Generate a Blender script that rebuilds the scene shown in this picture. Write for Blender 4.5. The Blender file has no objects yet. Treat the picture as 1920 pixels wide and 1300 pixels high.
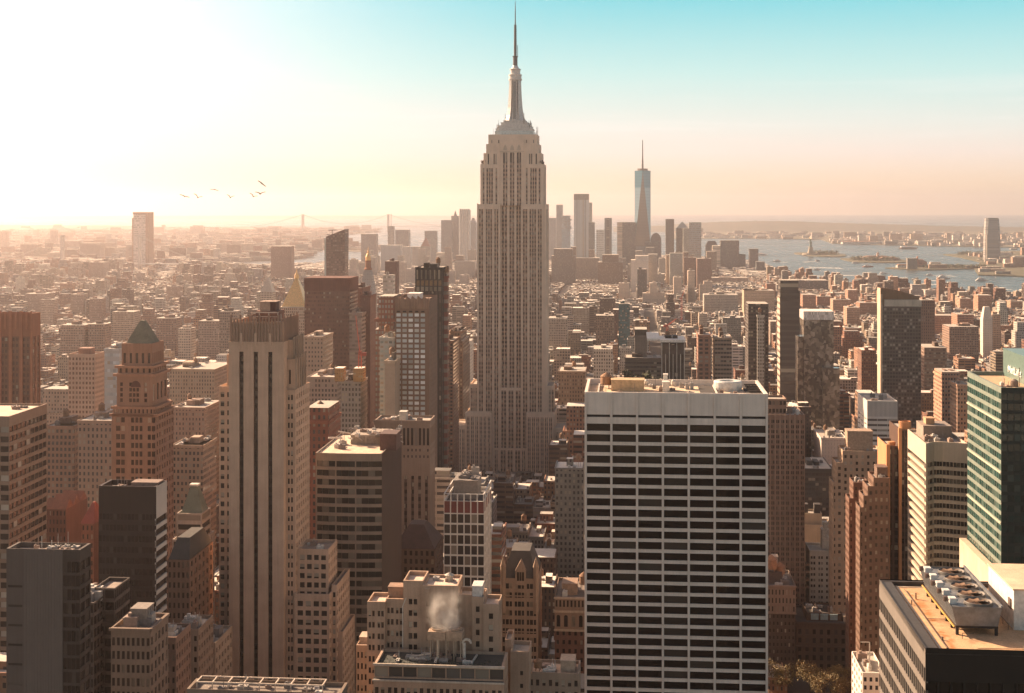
import bpy, math, random
import numpy as np
from math import radians, sin, cos, tan, pi, atan2, hypot
from mathutils import Vector
C = bpy.context.scene.collection
SC = bpy.context.scene
F = 2620.0          # focal length in pixels of a 1920 px wide frame
CAMZ = 262.0        # height of the observation deck
Y0 = 388.0          # image row of the camera's own level
TH = math.atan(220 / F)   # street grid turned against the viewing direction
ST, CT = sin(TH), cos(TH)
# ------------------------------------------------------------------ camera
cam = bpy.data.cameras.new('camera')
cam.sensor_width = 36.0
cam.lens = 36.0 * F / 1920
cam.shift_y = -(650 - Y0) / 1920
cam.clip_start = 1.0
cam.clip_end = 120000
co = bpy.data.objects.new('camera', cam)
co.location = (0, 0, CAMZ)
co.rotation_euler = (radians(90), 0, 0)
C.objects.link(co)
SC.camera = co
# ------------------------------------------------------------------ light
SUN_AZ, SUN_EL = radians(-50), radians(27)     # azimuth from +Y towards +X
SUND = Vector((sin(SUN_AZ) * cos(SUN_EL), cos(SUN_AZ) * cos(SUN_EL), sin(SUN_EL)))
sun = bpy.data.lights.new('sun', 'SUN')
sun.energy = 5.0
sun.angle = radians(0.5)
sun.color = (1.0, 0.71, 0.47)
so = bpy.data.objects.new('sun', sun)
so.rotation_euler = (-SUND).to_track_quat('-Z', 'Y').to_euler()
so.location = SUND * 3000
C.objects.link(so)
SC.view_settings.view_transform = 'Standard'
SC.view_settings.look = 'None'
SC.view_settings.exposure = 1.4
SC.view_settings.gamma = 1.0
SC.view_settings.use_curve_mapping = False
SC.render.engine = 'CYCLES'
cy = SC.cycles
cy.max_bounces = 5; cy.diffuse_bounces = 2; cy.glossy_bounces = 3; cy.volume_bounces = 1
cy.use_denoising = True
cy.use_adaptive_sampling = True; cy.adaptive_threshold = 0.015
cy.volume_max_steps = 64
cy.caustics_reflective = False; cy.caustics_refractive = False

# ------------------------------------------------------------------ node helpers
def node(nt, t, **k):
    n = nt.nodes.new(t)
    for a, b in k.items(): setattr(n, a, b)
    return n
def put(nt, sock, v):
    if isinstance(v, bpy.types.NodeSocket): nt.links.new(v, sock)
    elif isinstance(v, (tuple, list)):
        if len(sock.default_value) == 4 and len(v) == 3: v = (*v, 1)
        sock.default_value = v
    else: sock.default_value = v
def M(nt, op, a, b=None, c=None, clamp=False):
    n = node(nt, 'ShaderNodeMath', operation=op, use_clamp=clamp)
    put(nt, n.inputs[0], a)
    if b is not None: put(nt, n.inputs[1], b)
    if c is not None: put(nt, n.inputs[2], c)
    return n.outputs[0]
def VM(nt, op, a, b=None):
    n = node(nt, 'ShaderNodeVectorMath', operation=op)
    put(nt, n.inputs[0], a)
    if b is not None: put(nt, n.inputs[1], b)
    return n.outputs['Value'] if op in ('DOT_PRODUCT', 'LENGTH') else n.outputs[0]
def MIX(nt, f, a, b, mode='MIX'):
    n = node(nt, 'ShaderNodeMix', data_type='RGBA', blend_type=mode)
    put(nt, n.inputs[0], f); put(nt, n.inputs[6], a); put(nt, n.inputs[7], b)
    return n.outputs[2]
def RANGE(nt, v, a, b, c, d, smooth=False):
    n = node(nt, 'ShaderNodeMapRange', interpolation_type='SMOOTHSTEP' if smooth else 'LINEAR')
    for i, x in enumerate((v, a, b, c, d)): put(nt, n.inputs[i], x)
    return n.outputs[0]
def NOISE(nt, vec, scale, detail=3, rough=.55):
    n = node(nt, 'ShaderNodeTexNoise')
    if vec is not None: put(nt, n.inputs['Vector'], vec)
    n.inputs['Scale'].default_value = scale; n.inputs['Detail'].default_value = detail; n.inputs['Roughness'].default_value = rough
    return n.outputs['Fac']
def RAMP(nt, fac, stops):
    n = node(nt, 'ShaderNodeValToRGB'); cr = n.color_ramp
    while len(cr.elements) < len(stops): cr.elements.new(.5)
    for e, (p, c) in zip(cr.elements, stops): e.position = p; e.color = (*c, 1)
    put(nt, n.inputs[0], fac)
    return n.outputs[0]
# ------------------------------------------------------------------ sky
world = bpy.data.worlds.new('World'); SC.world = world; world.use_nodes = True
nt = world.node_tree; nt.nodes.clear()
geo = node(nt, 'ShaderNodeTexCoord').outputs['Generated']
nrm = VM(nt, 'NORMALIZE', geo)
sx = node(nt, 'ShaderNodeSeparateXYZ'); put(nt, sx.inputs[0], nrm)
el = sx.outputs[2]
sky = node(nt, 'ShaderNodeTexSky', sky_type='NISHITA')
sky.sun_disc = False; sky.sun_elevation = SUN_EL; sky.sun_rotation = SUN_AZ
sky.air_density = 1.2; sky.dust_density = 2.5; sky.ozone_density = 1.5; sky.altitude = 200
band = RAMP(nt, M(nt, 'MULTIPLY', el, 2.0, clamp=True), [
    (0.0, (.93, .66, .43)), (.03, (.95, .71, .49)), (.075, (.92, .80, .71)), (.115, (.80, .84, .78)),
    (.19, (.53, .81, .79)), (.29, (.20, .66, .74)), (.40, (.20, .36, .40))])
ca = VM(nt, 'DOT_PRODUCT', nrm, tuple(SUND))
glow = RANGE(nt, ca, cos(radians(56)), cos(radians(26)), 0, 1, True)
glow = M(nt, 'POWER', glow, 1.5)
warm = MIX(nt, RANGE(nt, el, 0.0, .10, 0, 1, True), (1.10, .98, .91), (1.16, 1.15, 1.12))
col = MIX(nt, glow, band, warm)
# thin high cirrus streaks
mp = node(nt, 'ShaderNodeMapping'); put(nt, mp.inputs[0], nrm); mp.inputs['Scale'].default_value = (5, 5, 120)
cl = RANGE(nt, NOISE(nt, mp.outputs[0], 1.0, 5, .6), .50, .78, 0, .42, True)
cl = M(nt, 'MULTIPLY', cl, RANGE(nt, el, .02, .06, 0, 1, True))
cl = M(nt, 'MULTIPLY', cl, RANGE(nt, el, .10, .07, 0, 1, True))
col = MIX(nt, cl, col, (1.0, .97, .92))
big = VM(nt, 'SCALE', col); big.node.inputs['Scale'].default_value = 4.15
full = MIX(nt, RANGE(nt, el, .155, .26, 0, 1, True), big, MIX(nt, 1.0, sky.outputs[0], (.72, .53, .425), 'MULTIPLY'))
bg = node(nt, 'ShaderNodeBackground'); put(nt, bg.inputs[0], full); bg.inputs[1].default_value = 0.1
nt.links.new(bg.outputs[0], node(nt, 'ShaderNodeOutputWorld').inputs[0])

# ------------------------------------------------------------------ materials
MATS = {}
def new_mat(name):
    m = bpy.data.materials.new(name); m.use_nodes = True
    m.node_tree.nodes.clear()
    p = node(m.node_tree, 'ShaderNodeBsdfPrincipled')
    o = node(m.node_tree, 'ShaderNodeOutputMaterial')
    m.node_tree.links.new(p.outputs[0], o.inputs[0])
    return m, m.node_tree, p
def wall_mat(rgb, rough=.85, var=.22, metal=0.0):
    k = ('w', rgb, rough, var, metal)
    if k in MATS: return MATS[k]
    var = min(.42, var * 1.6)
    m, nt, p = new_mat('masonry')
    tc = node(nt, 'ShaderNodeTexCoord').outputs['Object']
    a = NOISE(nt, tc, .12, 4, .6)
    mp = node(nt, 'ShaderNodeMapping'); put(nt, mp.inputs[0], tc); mp.inputs['Scale'].default_value = (1.1, 1.1, .045)
    b = NOISE(nt, mp.outputs[0], 1.0, 3, .6)
    c = NOISE(nt, tc, 2.2, 2, .6)
    f = M(nt, 'ADD', M(nt, 'ADD', M(nt, 'MULTIPLY', a, .45), M(nt, 'MULTIPLY', b, .35)), M(nt, 'MULTIPLY', c, .2))
    f = RANGE(nt, f, .3, .7, 1 - var, 1 + var)
    put(nt, p.inputs['Base Color'], MIX(nt, 1.0, rgb, M(nt, 'MULTIPLY', f, 1.0), 'MULTIPLY'))
    p.inputs['Roughness'].default_value = rough; p.inputs['Metallic'].default_value = metal
    p.inputs['Specular IOR Level'].default_value = .25
    MATS[k] = m; return m
def glass_mat(rgb=(.016, .017, .02), blind=(.30, .26, .21), pb=.12, rough=.10, spec=.34, split=False):
    k = ('g', rgb, blind, pb, rough, spec, split)
    if k in MATS: return MATS[k]
    m, nt, p = new_mat('window_glass')
    gi = node(nt, 'ShaderNodeNewGeometry').outputs['Random Per Island']
    oi = node(nt, 'ShaderNodeObjectInfo').outputs['Random']
    r = M(nt, 'FRACT', M(nt, 'ADD', M(nt, 'MULTIPLY', gi, 7.31), M(nt, 'MULTIPLY', oi, 13.7)))
    r2 = M(nt, 'FRACT', M(nt, 'MULTIPLY', r, 17.13))
    r3 = M(nt, 'FRACT', M(nt, 'MULTIPLY', r, 91.7))
    on = M(nt, 'LESS_THAN', r, pb)
    if split:   # a roller blind drawn part of the way down each pane
        uz = node(nt, 'ShaderNodeSeparateXYZ'); put(nt, uz.inputs[0], node(nt, 'ShaderNodeTexCoord').outputs['UV'])
        on = M(nt, 'MULTIPLY', on, M(nt, 'GREATER_THAN', uz.outputs[1], M(nt, 'MULTIPLY', r3, .8)))
    base = MIX(nt, M(nt, 'MULTIPLY', r2, .8), rgb, tuple(min(1, x * 2.6) for x in rgb))
    put(nt, p.inputs['Base Color'], MIX(nt, on, base, MIX(nt, r3, blind, tuple(x * .55 for x in blind))))
    put(nt, p.inputs['Roughness'], M(nt, 'ADD', rough, M(nt, 'MULTIPLY', on, .3)))
    p.inputs['Specular IOR Level'].default_value = spec
    MATS[k] = m; return m
def grid_mat(wall, win=(.02, .02, .023), floor=3.6, bay=3.0, wf=.55, hf=.55, wrough=.12, lit=.15, blind=(.32, .28, .22), roofc=None, var=.3, off=(.0, .0), spec=.5):
    """wall with rows of windows laid out in metres in the building's own axes; wall None = colour stored per face"""
    k = ('grid', wall, win, floor, bay, wf, hf, wrough, lit, blind, roofc, var, off, spec)
    if k in MATS: return MATS[k]
    m, nt, p = new_mat('windowed_wall')
    tcn = node(nt, 'ShaderNodeTexCoord')
    s = node(nt, 'ShaderNodeSeparateXYZ'); put(nt, s.inputs[0], tcn.outputs['Object'])
    n = node(nt, 'ShaderNodeSeparateXYZ'); put(nt, n.inputs[0], tcn.outputs['Normal'])
    ax = M(nt, 'GREATER_THAN', M(nt, 'ABSOLUTE', n.outputs[0]), .7)
    h = M(nt, 'ADD', M(nt, 'MULTIPLY', s.outputs[1], ax), M(nt, 'MULTIPLY', s.outputs[0], M(nt, 'SUBTRACT', 1.0, ax)))
    hu = M(nt, 'ADD', M(nt, 'DIVIDE', h, bay), off[0]); zu = M(nt, 'ADD', M(nt, 'DIVIDE', s.outputs[2], floor), off[1])
    inw = M(nt, 'MULTIPLY', M(nt, 'LESS_THAN', M(nt, 'ABSOLUTE', M(nt, 'SUBTRACT', M(nt, 'FRACT', hu), .5)), wf / 2),
            M(nt, 'LESS_THAN', M(nt, 'ABSOLUTE', M(nt, 'SUBTRACT', M(nt, 'FRACT', zu), .5)), hf / 2))
    up = M(nt, 'GREATER_THAN', M(nt, 'ABSOLUTE', n.outputs[2]), .5)
    inw = M(nt, 'MULTIPLY', inw, M(nt, 'SUBTRACT', 1.0, up))
    cv = node(nt, 'ShaderNodeCombineXYZ'); put(nt, cv.inputs[0], M(nt, 'FLOOR', hu)); put(nt, cv.inputs[1], M(nt, 'FLOOR', zu)); put(nt, cv.inputs[2], ax)
    wn = node(nt, 'ShaderNodeTexWhiteNoise', noise_dimensions='3D'); put(nt, wn.inputs[0], cv.outputs[0])
    r = wn.outputs['Value']
    wcol = MIX(nt, M(nt, 'LESS_THAN', r, lit), MIX(nt, M(nt, 'FRACT', M(nt, 'MULTIPLY', r, 37.0)), win, tuple(min(1, x * 2.5) for x in win)), blind)
    f = M(nt, 'ADD', M(nt, 'MULTIPLY', NOISE(nt, tcn.outputs['Object'], .05, 5, .65), .7), M(nt, 'MULTIPLY', NOISE(nt, tcn.outputs['Object'], .7, 3), .3))
    f = RANGE(nt, f, .3, .7, 1 - var, 1 + var)
    at = node(nt, 'ShaderNodeAttribute', attribute_name='Col')
    wc = at.outputs['Color'] if wall is None else wall
    wc = MIX(nt, 1.0, wc, f, 'MULTIPLY')
    if roofc is None: rc = MIX(nt, 1.0, MIX(nt, at.outputs['Alpha'], (.05, .046, .043), (.78, .70, .60)), f, 'MULTIPLY')
    else: rc = MIX(nt, 1.0, roofc, f, 'MULTIPLY')
    put(nt, p.inputs['Base Color'], MIX(nt, up, MIX(nt, inw, wc, wcol), rc))
    put(nt, p.inputs['Roughness'], M(nt, 'SUBTRACT', .88, M(nt, 'MULTIPLY', inw, .88 - wrough)))
    p.inputs['Specular IOR Level'].default_value = spec
    MATS[k] = m; return m
def plain(rgb, rough=.6, metal=0.0, name='painted_metal'):
    k = ('p', rgb, rough, metal)
    if k in MATS: return MATS[k]
    m, nt, p = new_mat(name)
    tc = node(nt, 'ShaderNodeTexCoord').outputs['Object']
    f = RANGE(nt, NOISE(nt, tc, .8, 4, .65), .3, .7, .72, 1.22)
    put(nt, p.inputs['Base Color'], MIX(nt, 1.0, rgb, f, 'MULTIPLY'))
    p.inputs['Roughness'].default_value = rough; p.inputs['Metallic'].default_value = metal
    MATS[k] = m; return m
def roof_mat(rgb, sc=.25):
    k = ('r', rgb, sc)
    if k in MATS: return MATS[k]
    m, nt, p = new_mat('roofing')
    tc = node(nt, 'ShaderNodeTexCoord').outputs['Object']
    f = M(nt, 'ADD', M(nt, 'MULTIPLY', NOISE(nt, tc, sc, 5, .7), .6), M(nt, 'MULTIPLY', NOISE(nt, tc, 4, 2, .7), .4))
    put(nt, p.inputs['Base Color'], MIX(nt, 1.0, rgb, RANGE(nt, f, .3, .7, .6, 1.3), 'MULTIPLY'))
    p.inputs['Roughness'].default_value = .9
    MATS[k] = m; return m

# ------------------------------------------------------------------ mesh helpers
class MB:
    def __init__(s): s.v = []; s.f = []; s.m = []; s.c = []
    def poly(s, pts, m=0, col=None):
        i = len(s.v); s.v += [tuple(p) for p in pts]; s.f.append(tuple(range(i, i + len(pts)))); s.m.append(m); s.c.append(col)
    def box(s, x0, x1, y0, y1, z0, z1, m=0, col=None, bottom=False):
        i = len(s.v)
        s.v += [(x0, y0, z0), (x1, y0, z0), (x1, y1, z0), (x0, y1, z0), (x0, y0, z1), (x1, y0, z1), (x1, y1, z1), (x0, y1, z1)]
        fs = [(0, 1, 5, 4), (1, 2, 6, 5), (2, 3, 7, 6), (3, 0, 4, 7), (4, 5, 6, 7)] + ([(3, 2, 1, 0)] if bottom else [])
        for f in fs: s.f.append(tuple(i + j for j in f)); s.m.append(m); s.c.append(col)
    def loft(s, a, b, m=0, cap=True, col=None):   # two rings of equal length
        i = len(s.v); n = len(a); s.v += [tuple(p) for p in a] + [tuple(p) for p in b]
        for j in range(n):
            k = (j + 1) % n; s.f.append((i + j, i + k, i + n + k, i + n + j)); s.m.append(m); s.c.append(col)
        if cap: s.f.append(tuple(range(i + n, i + 2 * n))); s.m.append(m); s.c.append(col)
    def ring(s, cx, cy, r, z, n, ph=0): return [(cx + r * cos(ph + 2 * pi * j / n), cy + r * sin(ph + 2 * pi * j / n), z) for j in range(n)]
    def lathe(s, cx, cy, prof, n=16, m=0, ph=0):
        i = len(s.v)
        for r, z in prof: s.v += s.ring(cx, cy, max(r, .001), z, n, ph)
        for q in range(len(prof) - 1):
            for j in range(n):
                k = (j + 1) % n
                s.f.append((i + q * n + j, i + q * n + k, i + (q + 1) * n + k, i + (q + 1) * n + j)); s.m.append(m); s.c.append(None)
        s.f.append(tuple(i + (len(prof) - 1) * n + j for j in range(n))); s.m.append(m); s.c.append(None)
    def pyr(s, x0, x1, y0, y1, z0, z1, k=0.0, m=0, col=None):
        cx, cy_ = (x0 + x1) / 2, (y0 + y1) / 2
        a = [(x0, y0, z0), (x1, y0, z0), (x1, y1, z0), (x0, y1, z0)]
        b = [(cx + (x - cx) * k, cy_ + (y - cy_) * k, z1) for x, y, z in a]
        s.loft(a, b, m, True, col)
    def bar(s, p, q, r, m=0):
        p, q = Vector(p), Vector(q); d = (q - p).normalized()
        u = d.orthogonal().normalized(); w = d.cross(u)
        a = [p + u * r, p + w * r, p - u * r, p - w * r]; b = [x + (q - p) for x in a]
        s.loft(a, b, m)
    def build(s, name, mats, parent=None, smooth=False, at=None, rz=None):
        me = bpy.data.meshes.new(name)
        me.from_pydata(s.v, [], s.f)
        if not isinstance(mats, (list, tuple)): mats = [mats]
        for x in mats: me.materials.append(x)
        if any(s.m): me.polygons.foreach_set('material_index', s.m)
        if any(c is not None for c in s.c):
            ca = me.attributes.new('Col', 'FLOAT_COLOR', 'FACE')
            ca.data.foreach_set('color', np.array([c or (.3, .3, .3, .4) for c in s.c], dtype=np.float32).ravel())
        if smooth: me.polygons.foreach_set('use_smooth', [True] * len(s.f))
        me.update()
        o = bpy.data.objects.new(name, me); C.objects.link(o)
        if parent is not None: o.parent = parent
        if at is not None: o.location = at
        if rz is not None: o.rotation_euler = (0, 0, rz)
        return o
def tag(o, label=None, cat=None, group=None, kind=None):
    if label: o['label'] = label
    if cat: o['category'] = cat
    if group: o['group'] = group
    if kind: o['kind'] = kind
    return o
def W(px, py, z=0.0):            # the world point at height z that the frame shows at (px, py)
    d = F * (CAMZ - z) / (py - Y0)
    return Vector(((px - 960) / F * d, d, z))
def WD(px, d, z=0.0): return Vector(((px - 960) / F * d, d, z))
def HZ(py, d): return CAMZ - (py - Y0) / F * d
PANE = MB(); PANE.poly([(-.5, 0, -.5), (.5, 0, -.5), (.5, 0, .5), (-.5, 0, .5)])
PANES = {}
def pane_mesh(m):
    if m not in PANES:
        me = bpy.data.meshes.new('window'); me.from_pydata(PANE.v, [], PANE.f); me.materials.append(m)
        uv = me.uv_layers.new(name='UVMap')
        for i, c in enumerate(((0, 0), (1, 0), (1, 1), (0, 1))): uv.data[i].uv = c
        PANES[m] = me
    return PANES[m]
PROT = []       # what must stay visible: (px0, px1, distance, lowest visible row)
OCC = []       # what hides what: (px0, px1, top row, distance)
FOOT = []       # footprints in street-grid metres (v0, v1, u0, u1)
DEFROOF = (.42, .37, .31)
class Bd:
    """one building: an Empty at its near left corner, axes along the street grid; x to the right, y away"""
    def __init__(s, name, label, px0, px1, D, depth, wall, yb=1300, cat='building', group=None, roof=DEFROOF, glass=None, prot=True):
        s.P = WD(px0, D); s.D = D; s.px0 = px0
        k1 = (px1 - 960) / F
        s.w = (k1 * s.P.y - s.P.x) / (CT + k1 * ST); s.d = depth
        s.root = bpy.data.objects.new(name, None); C.objects.link(s.root)
        s.root.location = s.P; s.root.rotation_euler = (0, 0, -TH)
        s.root.empty_display_size = 5
        tag(s.root, label, cat, group)
        s.parts = {}; s.mats = {'wall': wall if not isinstance(wall, tuple) else wall_mat(wall), 'roof': roof_mat(roof)}
        s.win = []; s.glass = glass or glass_mat(); s.wm = {}
        if prot: PROT.append((px0 - 3, px1 + 3, D, yb))
        v = s.P.x * CT - s.P.y * ST; u = s.P.x * ST + s.P.y * CT
        FOOT.append((v, v + s.w, u, u + depth))
    def x(s, px, y=0.0):
        k = (px - 960) / F; X, Y = s.P.x + y * ST, s.P.y + y * CT
        return (k * Y - X) / (CT + k * ST)
    def z(s, py, y=0.0, x=None):
        if x is None: x = s.w / 2
        return CAMZ - (py - Y0) / F * (s.P.y - x * ST + y * CT)
    def y(s, px, x):              # depth at which the plane x is seen at column px
        k = (px - 960) / F; X, Y = s.P.x + x * CT, s.P.y - x * ST
        return (k * Y - X) / (ST - k * CT)
    def mb(s, part, mat=None):
        if part not in s.parts: s.parts[part] = MB()
        if mat is not None: s.mats[part] = mat
        return s.parts[part]
    def face(s, p0, p1, z0, z1, sp=None, part='wall'):
        mb = s.mb(part); L = hypot(p1[0] - p0[0], p1[1] - p0[1])
        dx, dy = (p1[0] - p0[0]) / L, (p1[1] - p0[1]) / L; nx, ny = dy, -dx
        def pt(a, e, z): return (p0[0] + dx * a - nx * e, p0[1] + dy * a - ny * e, z)
        if sp is None:
            mb.poly([pt(0, 0, z0), pt(L, 0, z0), pt(L, 0, z1), pt(0, 0, z1)]); return
        ml, mr, mB, mt = sp.get('ml', 0), sp.get('mr', 0), sp.get('mb', 0), sp.get('mt', 0)
        nc = sp.get('nc') or max(1, round((L - ml - mr) / sp.get('bay', 3.2)))
        nr = sp.get('nr') or max(1, round((z1 - z0 - mB - mt) / sp.get('fl', 3.8)))
        wf, hf = sp.get('wf', .5), sp.get('hf', .55)
        pat = sp.get('pat') or [((1 - wf) / 2, (1 + wf) / 2)]
        rp = sp.get('rp') or [((1 - hf) / 2, (1 + hf) / 2)]
        cw = (L - ml - mr) / nc; rh = (z1 - z0 - mB - mt) / nr
        cols = sp.get('cols') or [(ml + cw * (i + a), ml + cw * (i + b)) for i in range(nc) for a, b in pat]
        rows = [(z0 + mB + rh * (j + a), z0 + mB + rh * (j + b)) for j in range(nr) for a, b in rp]
        rec = sp.get('rec', .35); wn = sp.get('name', 'window'); wm = sp.get('mat', s.glass)
        zc = z0; rz = atan2(dy, dx)
        for a, b in rows:
            if a > zc + 1e-4: mb.poly([pt(0, 0, zc), pt(L, 0, zc), pt(L, 0, a), pt(0, 0, a)])
            ac = 0.0
            for c, d in cols:
                if c > ac + 1e-4: mb.poly([pt(ac, 0, a), pt(c, 0, a), pt(c, 0, b), pt(ac, 0, b)])
                mb.poly([pt(c, 0, a), pt(c, rec, a), pt(c, rec, b), pt(c, 0, b)])
                mb.poly([pt(d, rec, a), pt(d, 0, a), pt(d, 0, b), pt(d, rec, b)])
                mb.poly([pt(c, 0, a), pt(d, 0, a), pt(d, rec, a), pt(c, rec, a)])
                mb.poly([pt(c, rec, b), pt(d, rec, b), pt(d, 0, b), pt(c, 0, b)])
                o = pt((c + d) / 2, rec, (a + b) / 2)
                s.win.append((wn, wm, o, rz, d - c, b - a, abs(ny) > .5))
                ac = d
            if L > ac + 1e-4: mb.poly([pt(ac, 0, a), pt(L, 0, a), pt(L, 0, b), pt(ac, 0, b)])
            zc = b
        if z1 > zc + 1e-4: mb.poly([pt(0, 0, zc), pt(L, 0, zc), pt(L, 0, z1), pt(0, 0, z1)])
    def pcap(s, poly, z, par=1.2, wid=.6, part='wall', rpart='roof'):
        n = len(poly); cx = sum(p[0] for p in poly) / n; cy_ = sum(p[1] for p in poly) / n
        if par <= 0: s.mb(rpart).poly([(x, y, z) for x, y in poly]); return
        def inn(p):
            d = hypot(p[0] - cx, p[1] - cy_); k = max(.5, 1 - wid * 1.4 / d); return (cx + (p[0] - cx) * k, cy_ + (p[1] - cy_) * k)
        q = [inn(p) for p in poly]; mb = s.mb(part)
        for i in range(n):
            j = (i + 1) % n
            mb.poly([(*poly[i], z), (*poly[j], z), (*q[j], z), (*q[i], z)])
            mb.poly([(*q[i], z), (*q[j], z), (*q[j], z - par), (*q[i], z - par)])
        s.mb(rpart).poly([(x, y, z - par) for x, y in q])
    def tier(s, x0, x1, y0, y1, z0, z1, F=None, R=None, L=None, par=1.2, part='wall', roof=True):
        s.face((x0, y0), (x1, y0), z0, z1, F, part); s.face((x1, y0), (x1, y1), z0, z1, R, part)
        s.face((x1, y1), (x0, y1), z0, z1, None, part); s.face((x0, y1), (x0, y0), z0, z1, L, part)
        if roof: s.pcap([(x0, y0), (x1, y0), (x1, y1), (x0, y1)], z1, par, .6, part)
    def prism(s, poly, z0, z1, specs=(), par=1.2, part='wall', roof=True):
        for i in range(len(poly)):
            s.face(poly[i], poly[(i + 1) % len(poly)], z0, z1, specs[i] if i < len(specs) else None, part)
        if roof: s.pcap(poly, z1, par, .6, part)
    def one(s, name, mat):        # a part of its own
        return _One(s, name, mat)
    def unit(s, x0, x1, y0, y1, z0, z1, rgb=(.3, .28, .26), name='roof_unit'):
        m = MB(); m.box(x0, x1, y0, y1, z0, z1)
        m.box(x0 - .15, x1 + .15, y0 - .15, y1 + .15, z1 - .35, z1 + .1, bottom=True)
        return m.build(name, plain(rgb, .8), s.root)
    def clutter(s, x0, x1, y0, y1, z, seed, n=5, h=(1.2, 3.5), w=(1.5, 5)):
        r = random.Random(seed)
        for i in range(n):
            a, b, c = r.uniform(*w), r.uniform(*w), r.uniform(*h)
            x, y = r.uniform(x0, max(x0, x1 - a)), r.uniform(y0, max(y0, y1 - b))
            g = r.choice(((.35, .32, .29), (.18, .16, .15), (.55, .51, .46), (.28, .2, .16)))
            m = MB(); m.box(x, x + a, y, y + b, z, z + c)
            m.box(x + a * .2, x + a * .45, y + b * .2, y + b * .6, z + c, z + c * 1.3)
            if r.random() < .5: m.bar((x + a * .8, y + b * .5, z + c), (x + a * .8, y + b * .5, z + c + r.uniform(1, 4)), .12)
            m.build('roof_unit', plain(g, .8), s.root)
    def tank(s, x, y, z, r=2.0, h=4.0, rgb=(.25, .14, .08)):
        m = MB()
        for a in range(4): m.bar((x + r * .75 * cos(a * pi / 2 + .6), y + r * .75 * sin(a * pi / 2 + .6), z), (x + r * .75 * cos(a * pi / 2 + .6), y + r * .75 * sin(a * pi / 2 + .6), z + h * .55), .16)
        m.lathe(x, y, [(r * .98, z + h * .5), (r, z + h * .55), (r * .97, z + h * 1.45), (r * 1.08, z + h * 1.45), (r * .5, z + h * 1.75), (.05, z + h * 1.95)], 14)
        return m.build('water_tank', plain(rgb, .9), s.root)
    def done(s, maxn=100):
        zm = max([v[2] for v in s.parts['wall'].v] or [0]) if 'wall' in s.parts else 0
        if zm: OCC.append((s.px0, s.px0 + s.w * F / s.D, Y0 + F * (CAMZ - zm) / s.D, s.D))
        for k, mb in s.parts.items():
            if mb.f: mb.build(k, s.mats.get(k, s.mats['wall']), s.root)
        ws = sorted(s.win, key=lambda w: (not w[6], -round(w[4] * w[5], 1), -w[2][2]))
        cnt = {}; rest = {}
        for wn, wm, o, rz, w, h, fr in ws:
            cnt[wn] = cnt.get(wn, 0) + 1
            if cnt[wn] <= maxn and wm.name.startswith('windowed'):
                c, dd = cos(rz) * w / 2, sin(rz) * w / 2; x, y, z = o; q = MB()
                q.poly([(x - c, y - dd, z - h / 2), (x + c, y + dd, z - h / 2), (x + c, y + dd, z + h / 2), (x - c, y - dd, z + h / 2)]); q.build(wn, wm, s.root)
            elif cnt[wn] <= maxn:
                ob = bpy.data.objects.new(wn, pane_mesh(wm)); C.objects.link(ob); ob.parent = s.root
                ob.location = o; ob.rotation_euler = (0, 0, rz); ob.scale = (w, 1, h)
            else: rest.setdefault(wn, []).append((wm, o, rz, w, h))
        for wn, lst in rest.items():
            mats = []; mb = MB()
            for wm, o, rz, w, h in lst:
                if wm not in mats: mats.append(wm)
                c, d = cos(rz) * w / 2, sin(rz) * w / 2; x, y, z = o
                mb.poly([(x - c, y - d, z - h / 2), (x + c, y + d, z - h / 2), (x + c, y + d, z + h / 2), (x - c, y - d, z + h / 2)], mats.index(wm))
            ob = mb.build(wn, mats, s.root); ob['kind'] = 'stuff'
            uv = ob.data.uv_layers.new(name='UVMap')
            uv.data.foreach_set('uv', np.tile(np.array([0, 0, 1, 0, 1, 1, 0, 1], dtype=np.float32), len(lst)))
        return s
class _One(MB):
    def __init__(s, b, name, mat): super().__init__(); s.b = b; s.n = name; s.mt = mat
    def ok(s, smooth=False): return s.build(s.n, s.mt, s.b.root, smooth)
HAZE_D = 4.2e-5
# ================================================================== setting
def sheet(name, pts, z, mat, thick=0.0, kind='structure'):
    m = MB()
    top = [(p[0], p[1], z) for p in pts]
    m.poly(top)
    if thick:
        n = len(pts)
        for i in range(n):
            a, b = pts[i], pts[(i + 1) % n]
            m.poly([(a[0], a[1], z), (b[0], b[1], z), (b[0], b[1], z - thick), (a[0], a[1], z - thick)])
    o = m.build(name, mat); tag(o, kind=kind); return o
def water_mat():
    m, nt, p = new_mat('sea_water')
    tc = node(nt, 'ShaderNodeTexCoord').outputs['Object']
    mp = node(nt, 'ShaderNodeMapping'); put(nt, mp.inputs[0], tc); mp.inputs['Scale'].default_value = (.5, 1.0, 1)
    big = NOISE(nt, mp.outputs[0], .0035, 6, .62)
    put(nt, p.inputs['Base Color'], MIX(nt, RANGE(nt, big, .35, .65, 0, 1), (.022, .042, .048), (.045, .07, .076)))
    put(nt, p.inputs['Roughness'], RANGE(nt, big, .35, .65, .22, .32))
    p.inputs['IOR'].default_value = 1.33; p.inputs['Specular IOR Level'].default_value = .36
    b = node(nt, 'ShaderNodeBump'); b.inputs['Strength'].default_value = .9; b.inputs['Distance'].default_value = 1.0
    h = M(nt, 'ADD', NOISE(nt, tc, .09, 3, .6), M(nt, 'MULTIPLY', NOISE(nt, tc, .016, 3, .6), 4.0))
    put(nt, b.inputs['Height'], h); nt.links.new(b.outputs[0], p.inputs['Normal'])
    return m
ZW = -6.0
sheet('water', [(-19500, -450), (19500, -450), (19500, 45500), (-19500, 45500)], ZW, water_mat())
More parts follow.
